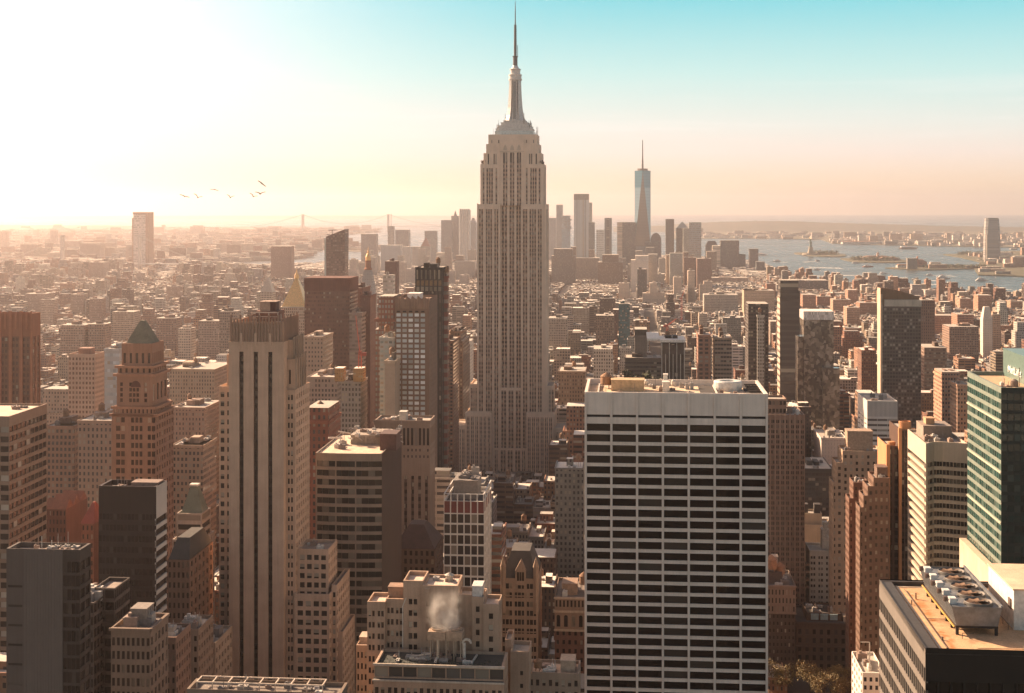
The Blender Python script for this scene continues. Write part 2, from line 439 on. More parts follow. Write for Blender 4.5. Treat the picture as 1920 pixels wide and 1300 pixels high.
def ground_mat(a, b, sc=.01):
    m, nt, p = new_mat('ground')
    tc = node(nt, 'ShaderNodeTexCoord').outputs['Object']
    put(nt, p.inputs['Base Color'], MIX(nt, RANGE(nt, NOISE(nt, tc, sc, 6, .65), .35, .65, 0, 1), a, b))
    p.inputs['Roughness'].default_value = .92; return m
man = [(-3300, -400), (2400, -400), (2000, 2600)] + [W(*q)[:2] for q in ((1960, 566), (1920, 564), (1800, 557), (1700, 552), (1560, 536), (1440, 521))] + \
      [(1105, 5700), (1165, 6350), (1080, 7050), (700, 7450), (300, 7500), (-250, 7250), (-650, 6750), (-1000, 6350), (-1500, 6150), (-2300, 6000), (-3300, 5800)]
sheet('ground', man, 0.0, ground_mat((.040, .037, .035), (.075, .066, .06), .02), 5.0)
GREEN = ground_mat((.055, .06, .028), (.12, .10, .06), .012)
SAND = ground_mat((.16, .13, .09), (.06, .07, .035), .006)
sheet('shore', [W(x, y, -2)[:2] for x, y in ((-260, 494), (250, 496), (430, 490), (540, 486), (585, 478), (545, 474), (600, 468), (700, 472), (705, 463), (640, 456), (590, 447), (655, 440), (705, 436), (700, 429), (430, 426), (-260, 424))], -2, SAND, 4)
sheet('shore', [W(x, y, -2)[:2] for x, y in ((1260, 448), (1400, 447), (1540, 449), (1560, 456), (1660, 459), (1800, 462), (2060, 466), (2060, 430), (1260, 430))], -2, SAND, 4)
sheet('shore', [W(x, y, -2)[:2] for x, y in ((1835, 515), (1905, 517), (2060, 524), (2060, 474), (1900, 470), (1835, 474), (1768, 477), (1800, 482), (1838, 491), (1832, 503), (1735, 506), (1690, 504), (1660, 502), (1700, 500), (1760, 498), (1822, 497))], -2, GREEN, 4)
def island(name, x0, x1, y0, y1, label, seed):
    r = random.Random(seed); a = W((x0 + x1) / 2, (y0 + y1) / 2, -2)
    L = (W(x1, y1, -2) - W(x0, y1, -2)).length / 2; dpt = (W(x0, y0, -2).y - W(x0, y1, -2).y) / 2
    pts = [(a.x + L * cos(t) * (1 + .12 * sin(3 * t + seed)), a.y + dpt * sin(t)) for t in [2 * pi * i / 28 for i in range(28)]]
    sheet(name, pts, -2, GREEN, 4)
    return a, L, dpt
LIB = island('island', 1496, 1582, 473, 481, '', 1)
ELL = island('island', 1578, 1697, 483, 492, '', 2)
def ridge(name, pts, D, dep, mat, seed, jit=4):
    r = random.Random(seed); m = MB(); rows = []
    n = 160
    for k, (dd, f) in enumerate(((0, -.04), (.25, .45), (.45, .8), (.6, 1.0), (.8, .8), (1, .5))):
        row = []
        for i in range(n + 1):
            px = pts[0][0] + (pts[-1][0] - pts[0][0]) * i / n
            for (a, ya), (b, yb) in zip(pts, pts[1:]):
                if a <= px <= b: py = ya + (yb - ya) * (px - a) / (b - a); break
            h = HZ(py, D + dep * .6); d = D + dep * dd
            row.append((( px - 960) / F * d, d, max(ZW - .5, h * f + (r.uniform(-jit, jit) if 0 < k else 0)) if k else ZW - .5))
        rows.append(row)
    for a, b in zip(rows, rows[1:]):
        for i in range(n): m.poly([a[i], a[i + 1], b[i + 1], b[i]])
    o = m.build(name, mat, smooth=True); tag(o, kind='structure'); return o
HILL = ground_mat((.035, .042, .026), (.08, .075, .05), .004)
ridge('hills', [(-400, 406), (300, 405.5), (620, 404.5), (900, 406), (1250, 409), (1700, 411), (2300, 410)], 31000, 7000, HILL, 3, 6)
ridge('hills', [(1150, 427), (1235, 424), (1290, 419), (1345, 416.5), (1400, 414.5), (1500, 415.5), (1560, 418), (1640, 420), (1760, 424), (1900, 428), (2300, 432)], 14800, 3000, HILL, 4, 4)
ridge('hills', [(-400, 424), (0, 422), (200, 423), (330, 426), (520, 428), (640, 429.5), (690, 430)], 15500, 2500, HILL, 5, 4)

# ------------------------------------------------------------------ bridges
def suspension(label, D, towers, ytop, ydeck, ysag, ends, wid, mat, tw, legs=2):
    r = bpy.data.objects.new('suspension_bridge', None); C.objects.link(r); tag(r, label, 'bridge')
    zt, zd, zs = HZ(ytop, D), HZ(ydeck, D), HZ(ysag, D)
    tx = [(p - 960) / F * D for p in towers]; ex = [(p - 960) / F * D for p in ends]
    r.location = (tx[0], D, ZW)
    def L(x, y, z): return (x - tx[0], y, z - ZW)
    for x in tx:
        m = MB()
        for s in (-1, 1):
            m.box(x - tx[0] - tw / 2, x - tx[0] + tw / 2, s * wid / 2 - tw / 2, s * wid / 2 + tw / 2, 0, zt - ZW)
        for z in (zd - 8, zd + (zt - zd) * .5, zt - 10): m.box(x - tx[0] - tw * .4, x - tx[0] + tw * .4, -wid / 2 + tw / 2, wid / 2 - tw / 2, z - ZW, z - ZW + 8, bottom=True)
        m.build('tower', mat, r)
    m = MB(); m.box(ex[0] - tx[0], ex[1] - tx[0], -wid / 2 + 1, wid / 2 - 1, zd - ZW - 4, zd - ZW, bottom=True); m.build('deck', mat, r)
    for s in (-1, 1):
        m = MB(); q = []
        spans = [(ex[0], zd, tx[0], zt, 0)] + [(tx[i], zt, tx[i + 1], zt, 1) for i in range(len(tx) - 1)] + [(tx[-1], zt, ex[1], zd, 0)]
        for xa, za, xb, zb, mid in spans:
            for i in range(13):
                t = i / 12; z = za + (zb - za) * t - (4 * t * (1 - t) * ((zt - zs) if mid else (zt - zd) * .14))
                q.append((xa + (xb - xa) * t, z))
        for (xa, za), (xb, zb) in zip(q, q[1:]):
            if abs(xb - xa) < 1: continue
            m.bar(L(xa, s * wid / 2, za), L(xb, s * wid / 2, zb), tw * .10)
        m.build('cable', mat, r)
BR = plain((.25, .27, .28), .7)
suspension('grey two-towered suspension bridge across the far strait on the horizon', 15200, (568, 728), 402, 425, 420, (470, 830), 40, BR, 22)
suspension('pale hazy suspension bridge over the river at the left edge of town', 5700, (117, 262), 441, 494, 488, (-20, 400), 30, plain((.5, .46, .42), .7), 6.5)

# ------------------------------------------------------------------ statue on its island
def statue():
    a = W(1520, 478, -2); r = bpy.data.objects.new('statue', None); C.objects.link(r); r.location = a
    tag(r, 'green robed statue raising a torch on its stone pedestal on the small island', 'statue')
    st = plain((.32, .27, .2), .9); gr = plain((.10, .17, .13), .7)
    m = MB(); m.lathe(0, 0, [(46, 0), (44, 9)], 11); m.build('fort_base', st, r)
    m = MB(); m.pyr(-15, 15, -15, 15, 9, 24, .8); m.pyr(-11, 11, -11, 11, 24, 40, .8); m.box(-10, 10, -10, 10, 40, 43); m.build('pedestal', st, r)
    m = MB(); m.lathe(0, 0, [(7, 43), (6.5, 52), (5.4, 60), (5.6, 68), (6, 72), (3, 75), (1.8, 77), (2.8, 79), (2.9, 82), (1, 84)], 14)
    m.lathe(-4.5, 0, [(2.2, 70), (1.9, 78), (1.5, 88)], 8); m.lathe(4.8, -2, [(2.5, 62), (2.5, 70), (1.5, 71)], 8)
    for i in range(7):
        t = pi * (i + .5) / 7; m.bar((2.6 * cos(t), 0, 82 + 1.5 * sin(t)), (5.5 * cos(t), 0, 82 + 5 * sin(t)), .35)
    m.build('figure', gr, r, True)
    m = MB(); m.lathe(-4.5, 0, [(1, 88), (2.2, 90), (2.2, 91), (1.6, 93), (.2, 96)], 8); m.build('torch', plain((.6, .42, .12), .4, .6), r)
statue()
def hall(px, py, w, d, h, label, rgb, tower=0, roofrgb=(.3, .16, .1)):
    a = W(px, py, -2); r = bpy.data.objects.new('harbour_hall', None); C.objects.link(r); r.location = a; tag(r, label, 'building')
    m = MB(); m.box(0, w, 0, d, 0, h); m.build('wall', grid_mat(rgb, floor=6, bay=6, roofc=(.3, .2, .15)), r)
    m = MB(); m.pyr(-1, w + 1, -1, d + 1, h, h * 1.5, .55); m.build('roof', roof_mat(roofrgb), r)
    if tower:
        m = MB(); m.box(w * .45, w * .52, 0, 8, 0, tower); m.pyr(w * .44, w * .53, -1, 9, tower, tower * 1.25, .1); m.build('tower', wall_mat(rgb), r)
hall(1619, 488, 150, 45, 14, 'long pale hall with a turret on the wider low green island', (.45, .3, .22), 32)
hall(1650, 489, 90, 40, 12, 'low reddish hall on the right half of the wider green island', (.35, .2, .14))
hall(1704, 501, 80, 40, 22, 'red-brick terminal with clock turret on the narrow pier across the bay', (.42, .18, .11), 40, (.34, .17, .11))
hall(1683, 502, 50, 30, 10, 'white pavilion beside the red terminal on the narrow pier', (.7, .64, .56))
hall(1580, 458, 260, 60, 14, 'long pale cargo shed on the far shore under the hills', (.75, .68, .58))
# ------------------------------------------------------------------ boats with their wakes
def foam():
    m, nt, p = new_mat('foam'); tc = node(nt, 'ShaderNodeTexCoord').outputs['Object']
    p.inputs['Base Color'].default_value = (.62, .62, .58, 1); p.inputs['Roughness'].default_value = .8
    t = node(nt, 'ShaderNodeBsdfTransparent'); mx = node(nt, 'ShaderNodeMixShader')
    put(nt, mx.inputs[0], RANGE(nt, NOISE(nt, tc, .06, 5, .7), .38, .58, 0, .9)); nt.links.new(t.outputs[0], mx.inputs[1]); nt.links.new(p.outputs[0], mx.inputs[2])
    nt.links.new(mx.outputs[0], [n for n in nt.nodes if n.type == 'OUTPUT_MATERIAL'][0].inputs[0]); return m
FOAM = foam()
def boat(px, py, L, label, hull=(.6, .58, .55), cab=(.75, .73, .7), wake=None, cat='boat', decks=2, head=0):
    a = W(px, py, ZW); r = bpy.data.objects.new('boat', None); C.objects.link(r); r.location = a; r.rotation_euler = (0, 0, head)
    tag(r, label, cat, 'boats crossing the bay')
    w = L * .13
    m = MB(); lo = [(-L * .48, -w * .7, -.3), (L * .3, -w * .7, -.3), (L * .44, 0, -.3), (L * .3, w * .7, -.3), (-L * .48, w * .7, -.3)]
    hi = [(-L * .5, -w, L * .07), (L * .3, -w, L * .07), (L * .52, 0, L * .09), (L * .3, w, L * .07), (-L * .5, w, L * .07)]
    m.loft(lo, hi); m.build('hull', plain(hull, .5), r)
    z = L * .07
    for k in range(decks):
        m = MB(); m.box(-L * (.4 - .07 * k), L * (.28 - .09 * k), -w * .8, w * .8, z, z + L * .055); m.build('cabin', grid_mat(cab, floor=L * .055, bay=L * .05, roofc=(.6, .55, .5)), r); z += L * .058
    m = MB(); m.lathe(-L * .1, 0, [(L * .03, z), (L * .025, z + L * .07)], 8); m.build('funnel', plain((.35, .12, .06), .6), r)
    if wake:
        m = MB(); pts = [a] + [W(x, y, ZW) for x, y in wake]; n = len(pts)
        for i in range(n - 1):
            p, q = pts[i], pts[i + 1]; w0, w1 = 9 + 16 * i, 9 + 16 * (i + 1)
            m.poly([(p.x, p.y - w0, ZW + .06), (q.x, q.y - w1, ZW + .06), (q.x, q.y + w1, ZW + .06), (p.x, p.y + w0, ZW + .06)])
        tag(m.build('wake', FOAM), kind='stuff')
boat(1496, 519, 46, 'white ferry trailing a bent wake just above the lower shore left', wake=[(1530, 519), (1563, 522), (1573, 525), (1552, 528)], head=pi)
boat(1657, 514, 34, 'small launch drawing a long straight wake leftwards in mid bay', wake=[(1620, 516), (1575, 517), (1520, 518.5)])
boat(1531, 507, 36, 'white cruiser turning below a thin curved wake, left of the islands', wake=[(1522, 503), (1517, 501), (1545, 502.5), (1578, 503.5)], head=2.6)
boat(1605, 494, 40, 'small white boat close below the island with the long hall')
boat(1456, 491, 44, 'white boat with short wake in the left part of the bay', wake=[(1466, 492), (1475, 492)], head=pi)
boat(1628, 501, 48, 'red-hulled ferry left of the narrow pier', hull=(.45, .12, .06))
boat(1769, 523, 52, 'large white ferry in open water below the red terminal', decks=3)
boat(1784, 533, 42, 'low boat with a straight wake running left below the large white ferry', wake=[(1760, 533.5), (1720, 534), (1690, 534)])
boat(1714, 525, 30, 'small boat with a faint slanting wake left of the large white ferry', wake=[(1735, 526), (1760, 527)], head=pi)
boat(1841, 527, 46, 'white ferry just left of the waterfront below the tall glass tower', decks=3)
boat(1860, 541, 48, 'white ferry heading left with wake to the right edge of the bay', wake=[(1890, 543), (1920, 546), (1960, 548)], head=pi)
boat(1742, 517, 34, 'launch close under the narrow pier with a pale wake to its right', wake=[(1760, 517.5), (1790, 518)], head=pi)
boat(1703, 467, 120, 'long dark barge on the far side of the bay', hull=(.1, .09, .08), decks=1)
boat(1429, 479, 60, 'small white ship half seen beside the slim towers on the point')
boat(1533, 490, 30, 'tiny boat with wake right below the island of the statue', wake=[(1515, 491), (1507, 492)])
# ------------------------------------------------------------------ birds
def bird(px, py, span, up_l, up_r, roll, label):
    d = 300.0; r = bpy.data.objects.new('bird', None); C.objects.link(r)
    r.location = (WD(px, d).x, d, HZ(py, d)); r.rotation_euler = (0, roll, .5); tag(r, label, 'bird', 'birds gliding in the pale sky')
    s = span * 1.12 / F * d / 2; dk = plain((.03, .027, .025), .8)
    m = MB(); n = 8
    prof = [(-.42, .01), (-.30, .05), (-.1, .11), (.1, .12), (.24, .08), (.33, .075), (.42, .04), (.5, .01)]
    rings = [[(s * .11 * 0 + q * s * .9 * cos(t), p * s * 1.3, q * s * .9 * sin(t)) for t in [2 * pi * i / n for i in range(n)]] for p, q in prof]
    for a, b in zip(rings, rings[1:]): m.loft(a, b, 0, False)
    m.poly([(0, -.42 * s * 1.3, 0), (-.12 * s, -.75 * s, 0), (.12 * s, -.75 * s, 0)])
    m.build('body', dk, r, True)
    for sd, up in ((-1, up_l), (1, up_r)):
        m = MB(); st = [(.04, 0, .30), (.3, up * .55, .33), (.62, up * .85, .24), (1.0, up, .05)]
        for (xa, za, ca), (xb, zb, cb) in zip(st, st[1:]):
            ca, cb = ca * 1.35, cb * 1.35
            sa, sb = .06 * xa, -.16 * (xb if xb > .5 else 0)
            a = [(sd * xa * s, s * (.2 - .1 * xa), za * s), (sd * xa * s, s * (.2 - ca - .1 * xa), za * s)]
            b = [(sd * xb * s, s * (.2 - .2 * xb), zb * s), (sd * xb * s, s * (.2 - cb - .2 * xb), zb * s)]
            t = .10 * s
            lo = [a[0], b[0], b[1], a[1]]; hi = [(x, y, z + t) for x, y, z in lo]
            m.loft(lo, hi)
        m.build('wing', dk, r)
bird(346, 368.5, 17, .12, -.02, .2, 'dark bird leftmost of the flock, wings held almost level')
bird(371, 371, 15, .75, .28, .1, 'dark bird with raised left wing, second from the left')
bird(402, 355.5, 14, -.1, -.25, .05, 'dark bird with drooping wing tips above the others at left')
bird(432, 371, 13, .65, .5, .1, 'dark bird with wings raised in a V, alone in the middle')
bird(475, 369, 14, .7, .2, .1, 'dark bird with lifted left wing under the right-hand pair')
bird(488, 364, 18, .32, .34, 0, 'dark bird gliding on shallow V wings near the right end')
bird(491, 344.5, 17, .1, -.2, .45, 'dark banking bird highest at the right end of the flock')
# ================================================================== near towers
STONE = (.50, .345, .25); TAN = (.36, .26, .19); BRICK = (.24, .105, .066); WHITE = (.66, .61, .55); GREY = (.30, .28, .26); BROWN = (.13, .072, .052)
def roofgear(b, x0, x1, y0, y1, z, seed, n): b.clutter(x0, x1, y0, y1, z, seed, n)
# --- broad white-framed office tower in the middle right
b = Bd('office_tower', 'broad white-framed tower with black ribbon windows and blank white crown, right of centre', 1096, 1440, 513, 40, wall_mat((.66, .575, .505), .7, .12),
       glass=glass_mat((.003, .0028, .003), (.045, .038, .032), .10, .06, .16), roof=(.62, .47, .33))
H = b.z(737); zb = b.z(779); zs = b.z(784.5); zw = b.z(791); fl = (b.z(794) - b.z(794 + 20.1))
w, d = b.w, b.d
nrow = int(zw // fl)
pier = 1.05
b.face((0, 0), (w, 0), zb, H)
b.face((w, 0), (w, d), 0, H); b.face((w, d), (0, d), 0, H); b.face((0, d), (0, 0), 0, H)
b.face((0, 0), (w, 0), zs, zb, dict(nc=7, nr=1, wf=.955, hf=.9, rec=.8, name='vent_slot', mat=plain((.02, .018, .017), .8)))
b.face((0, 0), (w, 0), zw - nrow * fl, zs, dict(nc=7, rp=[(.02, .73)], nr=nrow, wf=.955, mb=0, mt=zs - zw, rec=.75, ml=.45, mr=.45))
b.face((0, 0), (w, 0), 0, zw - nrow * fl)
p = b.one('pier', b.mats['wall'])
for i in range(8):
    xx = .45 + (w - .9) * i / 7
    p.box(max(0, xx - .42), min(w, xx + .42), -.45, -.003, 0, H - .4); p.box(max(0, xx - .42) + .14, min(w, xx + .42) - .14, -.55, -.45, 0, H - .4)
p.ok()
p = b.one('sill_band', b.mats['wall'])
for j in range(nrow):
    z = zw - j * fl
    p.box(.8, w - .8, -.12, -.004, z - fl * .985, z - fl * .94)
p.ok()
b.pcap([(0, 0), (w, 0), (w, d), (0, d)], H, 2.2, .9)
zr = H - 2.2
b.tank(7.5, 28, zr, 2.2, 3.2, (.34, .19, .11))
b.unit(9.5, 22, 20, 27, zr, zr + 4.2, (.52, .36, .21), 'penthouse')
b.unit(29, 31.5, 18, 23, zr, zr + 3.8, (.58, .54, .48), 'penthouse'); b.unit(29.5, 31, 24, 27, zr, zr + 6, (.62, .58, .52))
p = b.one('cooling_tower', plain((.62, .60, .56), .5)); p.lathe(54, 27, [(5.2, zr), (5.4, zr + 1.2), (5.4, zr + 3.2), (5.0, zr + 3.6), (3.2, zr + 3.6), (3.1, zr + 2.8), (.2, zr + 2.8)], 24); p.ok()
p = b.one('machine_well', plain((.05, .042, .038), .9)); p.box(43, 48.5, 10, 36, zr, zr + .4); p.box(60, 66.5, 6, 37, zr, zr + .4)
for i in range(6): p.bar((60.6, 8 + i * 5, zr + 1.4), (66.2, 8 + i * 5, zr + 1.4), .35)
for i in range(4): p.bar((61.4 + i * 1.3, 7, zr + 1.0), (61.4 + i * 1.3, 36, zr + 1.0), .22)
p.ok()
p = b.one('roof_curb', plain((.55, .50, .44), .8))
for xx in (4.5, 48.7): p.box(xx, xx + .5, 4, 36, zr, zr + .9)
p.box(4.5, 48.7, 3.4, 3.9, zr, zr + .6); p.ok()
for xx in (20, 23, 33.5): b.tank(xx, 36, zr, .9, 1.4, (.62, .58, .5))
b.clutter(6, 42, 6, 17, zr, 5, 6, (.4, 1.2), (.8, 2.4)); b.clutter(23, 43, 20, 36, zr, 6, 7, (.8, 2.6), (1, 2.6)); b.clutter(49, 59, 6, 20, zr, 8, 6, (.4, 1.4), (.8, 2))
b.done()

# --- limestone setback tower, left foreground
b = Bd('office_tower', 'tall limestone setback tower with three dark vertical slots, left foreground', 404, 556, 560, 30, wall_mat(STONE, .85, .16),
       glass=glass_mat((.018, .016, .015), (.36, .31, .25), .30, .12, split=True), roof=(.30, .25, .21))
X = b.x; Z = b.z
x0, x1 = X(429), X(532); zt = Z(641)
slots = [((X(a) - x0), (X(c) - x0)) for a, c in ((448.5, 456.5), (475.5, 483.5), (502.5, 510.5))]
b.tier(x0, x1, 0, 26, 0, zt, dict(cols=slots, nr=1, rp=[(0.0, 1.0)], mt=zt - Z(660), rec=1.1, name='window_strip',
       mat=grid_mat((.035, .025, .021), (.014, .012, .012), 3.5, 1.7, .9, .55, lit=0.0)), roof=False)
for a, c in slots:
    p = b.one('pointed_arch', b.mats['wall']); m_ = (a + c) / 2 + x0
    p.poly([(a + x0 - .35, -.12, Z(664)), (m_, -.12, Z(651)), (m_, -.12, Z(642.5)), (a + x0 - .35, -.12, Z(648))]); p.poly([(c + x0 + .35, -.12, Z(664)), (c + x0 + .35, -.12, Z(648)), (m_, -.12, Z(642.5)), (m_, -.12, Z(651))])
    p.box(m_ - .5, m_ + .5, -.4, -.125, Z(648), Z(625)); p.ok()
# fluted crown
b.tier(x0 + .3, x1 - .3, .4, 25, zt, Z(604), None, None, None, 2.0)
p = b.one('crown_fin', wall_mat((.29, .19, .14)))
n = 17
for i in range(n):
    xx = x0 + .3 + (x1 - x0 - .6) * (i + .5) / n
    p.box(xx - .38, xx + .38, -.1, .395, zt + .01, Z(604) + (1.4 if i % 3 else 2.8))
for i in range(14):
    yy = .4 + 24.6 * (i + .5) / 14
    p.box(x1 - .295, x1 + .2, yy - .38, yy + .38, zt + .01, Z(604) + (1.4 if i % 3 else 2.4))
p.ok()
p = b.one('cornice', b.mats['wall']); p.box(x0 - .25, x1 + .25, -.3, -.005, zt - .5, zt); p.ok()
# left wing
wl = dict(nc=2, fl=3.72, wf=.56, hf=.58)
zl = Z(728); b.tier(X(404), x0, 5, 28, 0, zl, dict(nc=2, fl=3.72, wf=.56, hf=.55, mt=1.6))
xa = X(417.5); zu = Z(668); b.tier(xa, x0 - .003, 6, 26, zl - 1.2, zu, dict(nc=1, nr=1, wf=.45, hf=.78, rec=.8, mt=6, name='window_strip', mat=glass_mat((.02, .013, .011), pb=0)))
# right wing and its stepped upper tiers
x2, x3 = X(549.5), X(549.5) + .0
zr = Z(733)
side = dict(nc=6, fl=3.72, wf=.48, hf=.55)
b.tier(x1, x2, 4, 29, 0, zr, dict(nc=2, fl=3.72, wf=.58, hf=.58, mt=1.2, ml=.4, mr=.8), dict(nc=6, fl=3.72, wf=.46, hf=.56, ml=1, mr=1, mt=1.2))
xb = X(547); zu = Z(676)
b.tier(x1, xb, 5.5, 25, zr - 1.2, zu, dict(nc=1, nr=1, ml=.6, mr=1.6, wf=.8, hf=.7, mb=2, mt=3, rec=.7, name='window_strip', mat=glass_mat((.02, .013, .011), pb=0)), dict(nc=4, nr=1, wf=.35, hf=.75, mt=3, rec=.6, name='window_strip', mat=glass_mat((.02, .013, .011), pb=0)))
xc = X(542); b.tier(x1, xc, 7, 23, zu - 1.2, Z(640), None, dict(nc=4, nr=1, wf=.3, hf=.6, name='window_strip', mat=glass_mat((.02, .013, .011), pb=0)))
p = b.one('buttress', wall_mat((.36, .27, .205)))
for i in range(6):
    yy = 7.2 + i * 3; p.box(xc, xc + .6, yy - .4, yy + .4, zu - 2, Z(640) + 1.2)
for i in range(5):
    yy = 6.5 + i * 4; p.box(xb, xb + .6, yy - .5, yy + .5, zr - 2, zu + 1.4)
p.ok()
# the big lower shoulder to the right
xs0, xs1, xs2, xs3 = X(559), X(618), X(632), X(641)
g = dict(nc=4, fl=3.72, wf=.5, hf=.58, mt=1.6)
b.tier(x2, xs1 - 2, 7, 24, 0, Z(1028, 7), dict(pat=[(.08, .42), (.58, .92)], nc=2, fl=3.72, hf=.58, mt=1.5, ml=.6, mr=.6), dict(nc=5, fl=3.72, wf=.5, hf=.56, mt=1.5))
b.tier(x2, xs1 - .5, 2, 27, 0, Z(1112, 2), dict(pat=[(.08, .42), (.58, .92)], nc=2, fl=3.72, hf=.58, mt=2, ml=.8, mr=.5), dict(nc=6, fl=3.72, wf=.5, hf=.56, mt=2), roof=True)
b.tier(xs1 - .5, xs1 + 1.6, 6, 32, 0, Z(1092, 8), dict(nc=1, fl=3.72, wf=.5, hf=.56, mt=2), dict(nc=7, fl=3.72, wf=.5, hf=.56, mt=2))
b.tier(xs1 + 1.6, xs1 + 3.4, 9, 34, 0, Z(1180, 10), None, dict(nc=7, fl=3.72, wf=.5, hf=.56, mt=2))
# roof house, tank frame
zc = Z(604) - 2
b.unit(X(470), X(512), 8, 18, zc, Z(587), (.20, .10, .07), 'penthouse')
b.unit(X(476), X(506), 9, 17, Z(587) + .1, Z(569), (.36, .25, .19), 'tank_house')
b.unit(X(496), X(506.5), 8.9, 14, Z(587) + .2, Z(570), (.09, .04, .03), 'louvre_panel')
p = b.one('roof_frame', plain((.5, .4, .33), .6))
for xx in (X(466), X(480), X(498), X(515)): p.bar((xx, 5, zc), (xx, 5, Z(588)), .22)
p.bar((X(464), 5, Z(588)), (X(517), 5, Z(588)), .25); p.bar((X(464), 5, Z(596)), (X(517), 5, Z(596)), .18)
for xx in (472, 486, 500): p.bar((X(xx), 10, Z(569)), (X(xx), 10, Z(562)), .12)
p.ok()
p = b.one('slope_roof', plain((.33, .16, .10), .8)); p.poly([(X(434), 3, zc + 1), (X(468), 3, zc + 4.5), (X(468), 16, zc + 4.5), (X(434), 16, zc + 1)]); p.poly([(X(434), 3, zc + 1), (X(468), 3, zc), (X(468), 3, zc + 4.5)]); p.ok()
b.clutter(X(512), X(530), 4, 18, zc, 12, 4, (1, 2.4), (1.2, 3)); b.clutter(x2 + 1, xs1 - 4, 9, 22, Z(1028, 7) - 1.2, 13, 4, (.6, 1.8), (1, 3))
b.done(100)

def gravel():
    m, nt, p = new_mat('roof_gravel'); tc = node(nt, 'ShaderNodeTexCoord').outputs['Object']
    s = node(nt, 'ShaderNodeSeparateXYZ'); put(nt, s.inputs[0], tc)
    n1 = NOISE(nt, tc, .22, 5, .7); n2 = NOISE(nt, tc, 3.5, 3, .7)
    c = MIX(nt, RANGE(nt, n1, .35, .65, 0, 1), (.50, .30, .16), (.66, .42, .24))
    rust = M(nt, 'MULTIPLY', RANGE(nt, M(nt, 'ABSOLUTE', M(nt, 'SUBTRACT', s.outputs[0], M(nt, 'ADD', 4.6, M(nt, 'MULTIPLY', n1, 2.0)))), 1.6, .2, 0, 1, True), RANGE(nt, NOISE(nt, tc, .5, 3), .42, .62, 0, .9, True))
    c = MIX(nt, rust, c, (.42, .15, .035))
    damp = RANGE(nt, NOISE(nt, tc, .13, 4, .6), .58, .66, 0, .5, True); c = MIX(nt, damp, c, (.30, .17, .09))
    seam = M(nt, 'LESS_THAN', M(nt, 'FRACT', M(nt, 'DIVIDE', s.outputs[1], 4.2)), .025); c = MIX(nt, M(nt, 'MULTIPLY', seam, .5), c, (.2, .11, .06))
    put(nt, p.inputs['Base Color'], MIX(nt, 1.0, c, RANGE(nt, n2, .3, .7, .75, 1.2), 'MULTIPLY')); p.inputs['Roughness'].default_value = .95
    b_ = node(nt, 'ShaderNodeBump'); b_.inputs['Strength'].default_value = .5; b_.inputs['Distance'].default_value = .1; put(nt, b_.inputs['Height'], n2); nt.links.new(b_.outputs[0], p.inputs['Normal'])
    return m
# --- dark slab with white bands, bottom right corner, gravel roof with cooling unit
b = Bd('office_building', 'black-fronted office block with orange gravel roof and five-fan cooling unit, bottom right corner', 1735, 2080, 240, 44.5, wall_mat((.17, .148, .128), .7, .15),
       glass=glass_mat((.010, .010, .011), (.12, .10, .08), .10, .06), roof=(.60, .36, .19))
b.mats['roof'] = gravel()
H = b.z(1215, x=0); w = b.w; d = b.d
lr = int(H // 3.9)
b.face((0, d), (0, 0), H - 3.4, H)
b.face((0, d), (0, 0), 0, H - 3.4, dict(nc=26, nr=lr, wf=.80, rp=[(.30, .96)], rec=.5))
fr = glass_mat((.004, .004, .004), (.02, .018, .015), .2, .25, .25)
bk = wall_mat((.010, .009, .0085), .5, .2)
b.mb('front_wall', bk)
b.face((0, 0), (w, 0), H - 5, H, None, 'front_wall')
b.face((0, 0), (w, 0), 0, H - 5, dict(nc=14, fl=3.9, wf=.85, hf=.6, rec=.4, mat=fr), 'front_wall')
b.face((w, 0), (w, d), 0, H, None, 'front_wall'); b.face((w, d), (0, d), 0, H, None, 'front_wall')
p = b.one('parapet', plain((.05, .045, .042), .6)); p.box(0, 2.3, .9, d - .9, H - 1.1, H - .25); p.box(0, w, d - .9, d, H - 1.1, H - .2); p.box(0, w, 0, .35, H - 1.1, H - .9); p.box(0, .25, 0, d - .9, H - .3, H, bottom=True); p.ok()
b.mb('roof').box(2.3, w - 1, .35, d - .9, H - 1.2, H - 1.0)
p = b.one('roof_strip', plain((.62, .52, .40), .8)); p.box(3.0, 3.35, 1.2, d - 1.5, H - 1.0, H - .9); p.box(3.35, 13, d - 2.2, d - 1.9, H - 1.0, H - .9); p.ok()
zr = H - 1.0
# stains under the cooling unit's rail
# cooling unit
uy0, uy1 = 10.8, 38.0; ux0, ux1 = b.x(1783, 10.8), b.x(1878, 10.8); zu0, zu1 = zr + 1.8, zr + 5.3
ss = plain((.19, .195, .20), .45, .3, 'galvanised_sheet')
p = b.one('cooling_unit', ss)
p.loft([(ux0 + 1.0, uy0, zu0), (ux1 - .6, uy0, zu0), (ux1 - .6, uy1, zu0), (ux0 + 1.0, uy1, zu0)], [(ux0, uy0 - .4, zu1), (ux1, uy0 - .4, zu1), (ux1, uy1 + .4, zu1), (ux0, uy1 + .4, zu1)], 0, False)
p.poly([(ux0, uy0 - .4, zu1 - .35), (ux1, uy0 - .4, zu1 - .35), (ux1, uy1 + .4, zu1 - .35), (ux0, uy1 + .4, zu1 - .35)])
p.box(ux1 - .25, ux1 + .1, uy0 - .6, uy1 + .6, zu1, zu1 + .35)
for i in range(40):      # louvre blades on the long side
    t = (i + .5) / 40; yy = uy0 + (uy1 - uy0) * t
    p.bar((ux0 + .95, yy, zu0 + .1), (ux0 - .02, yy, zu1 - .1), .05)
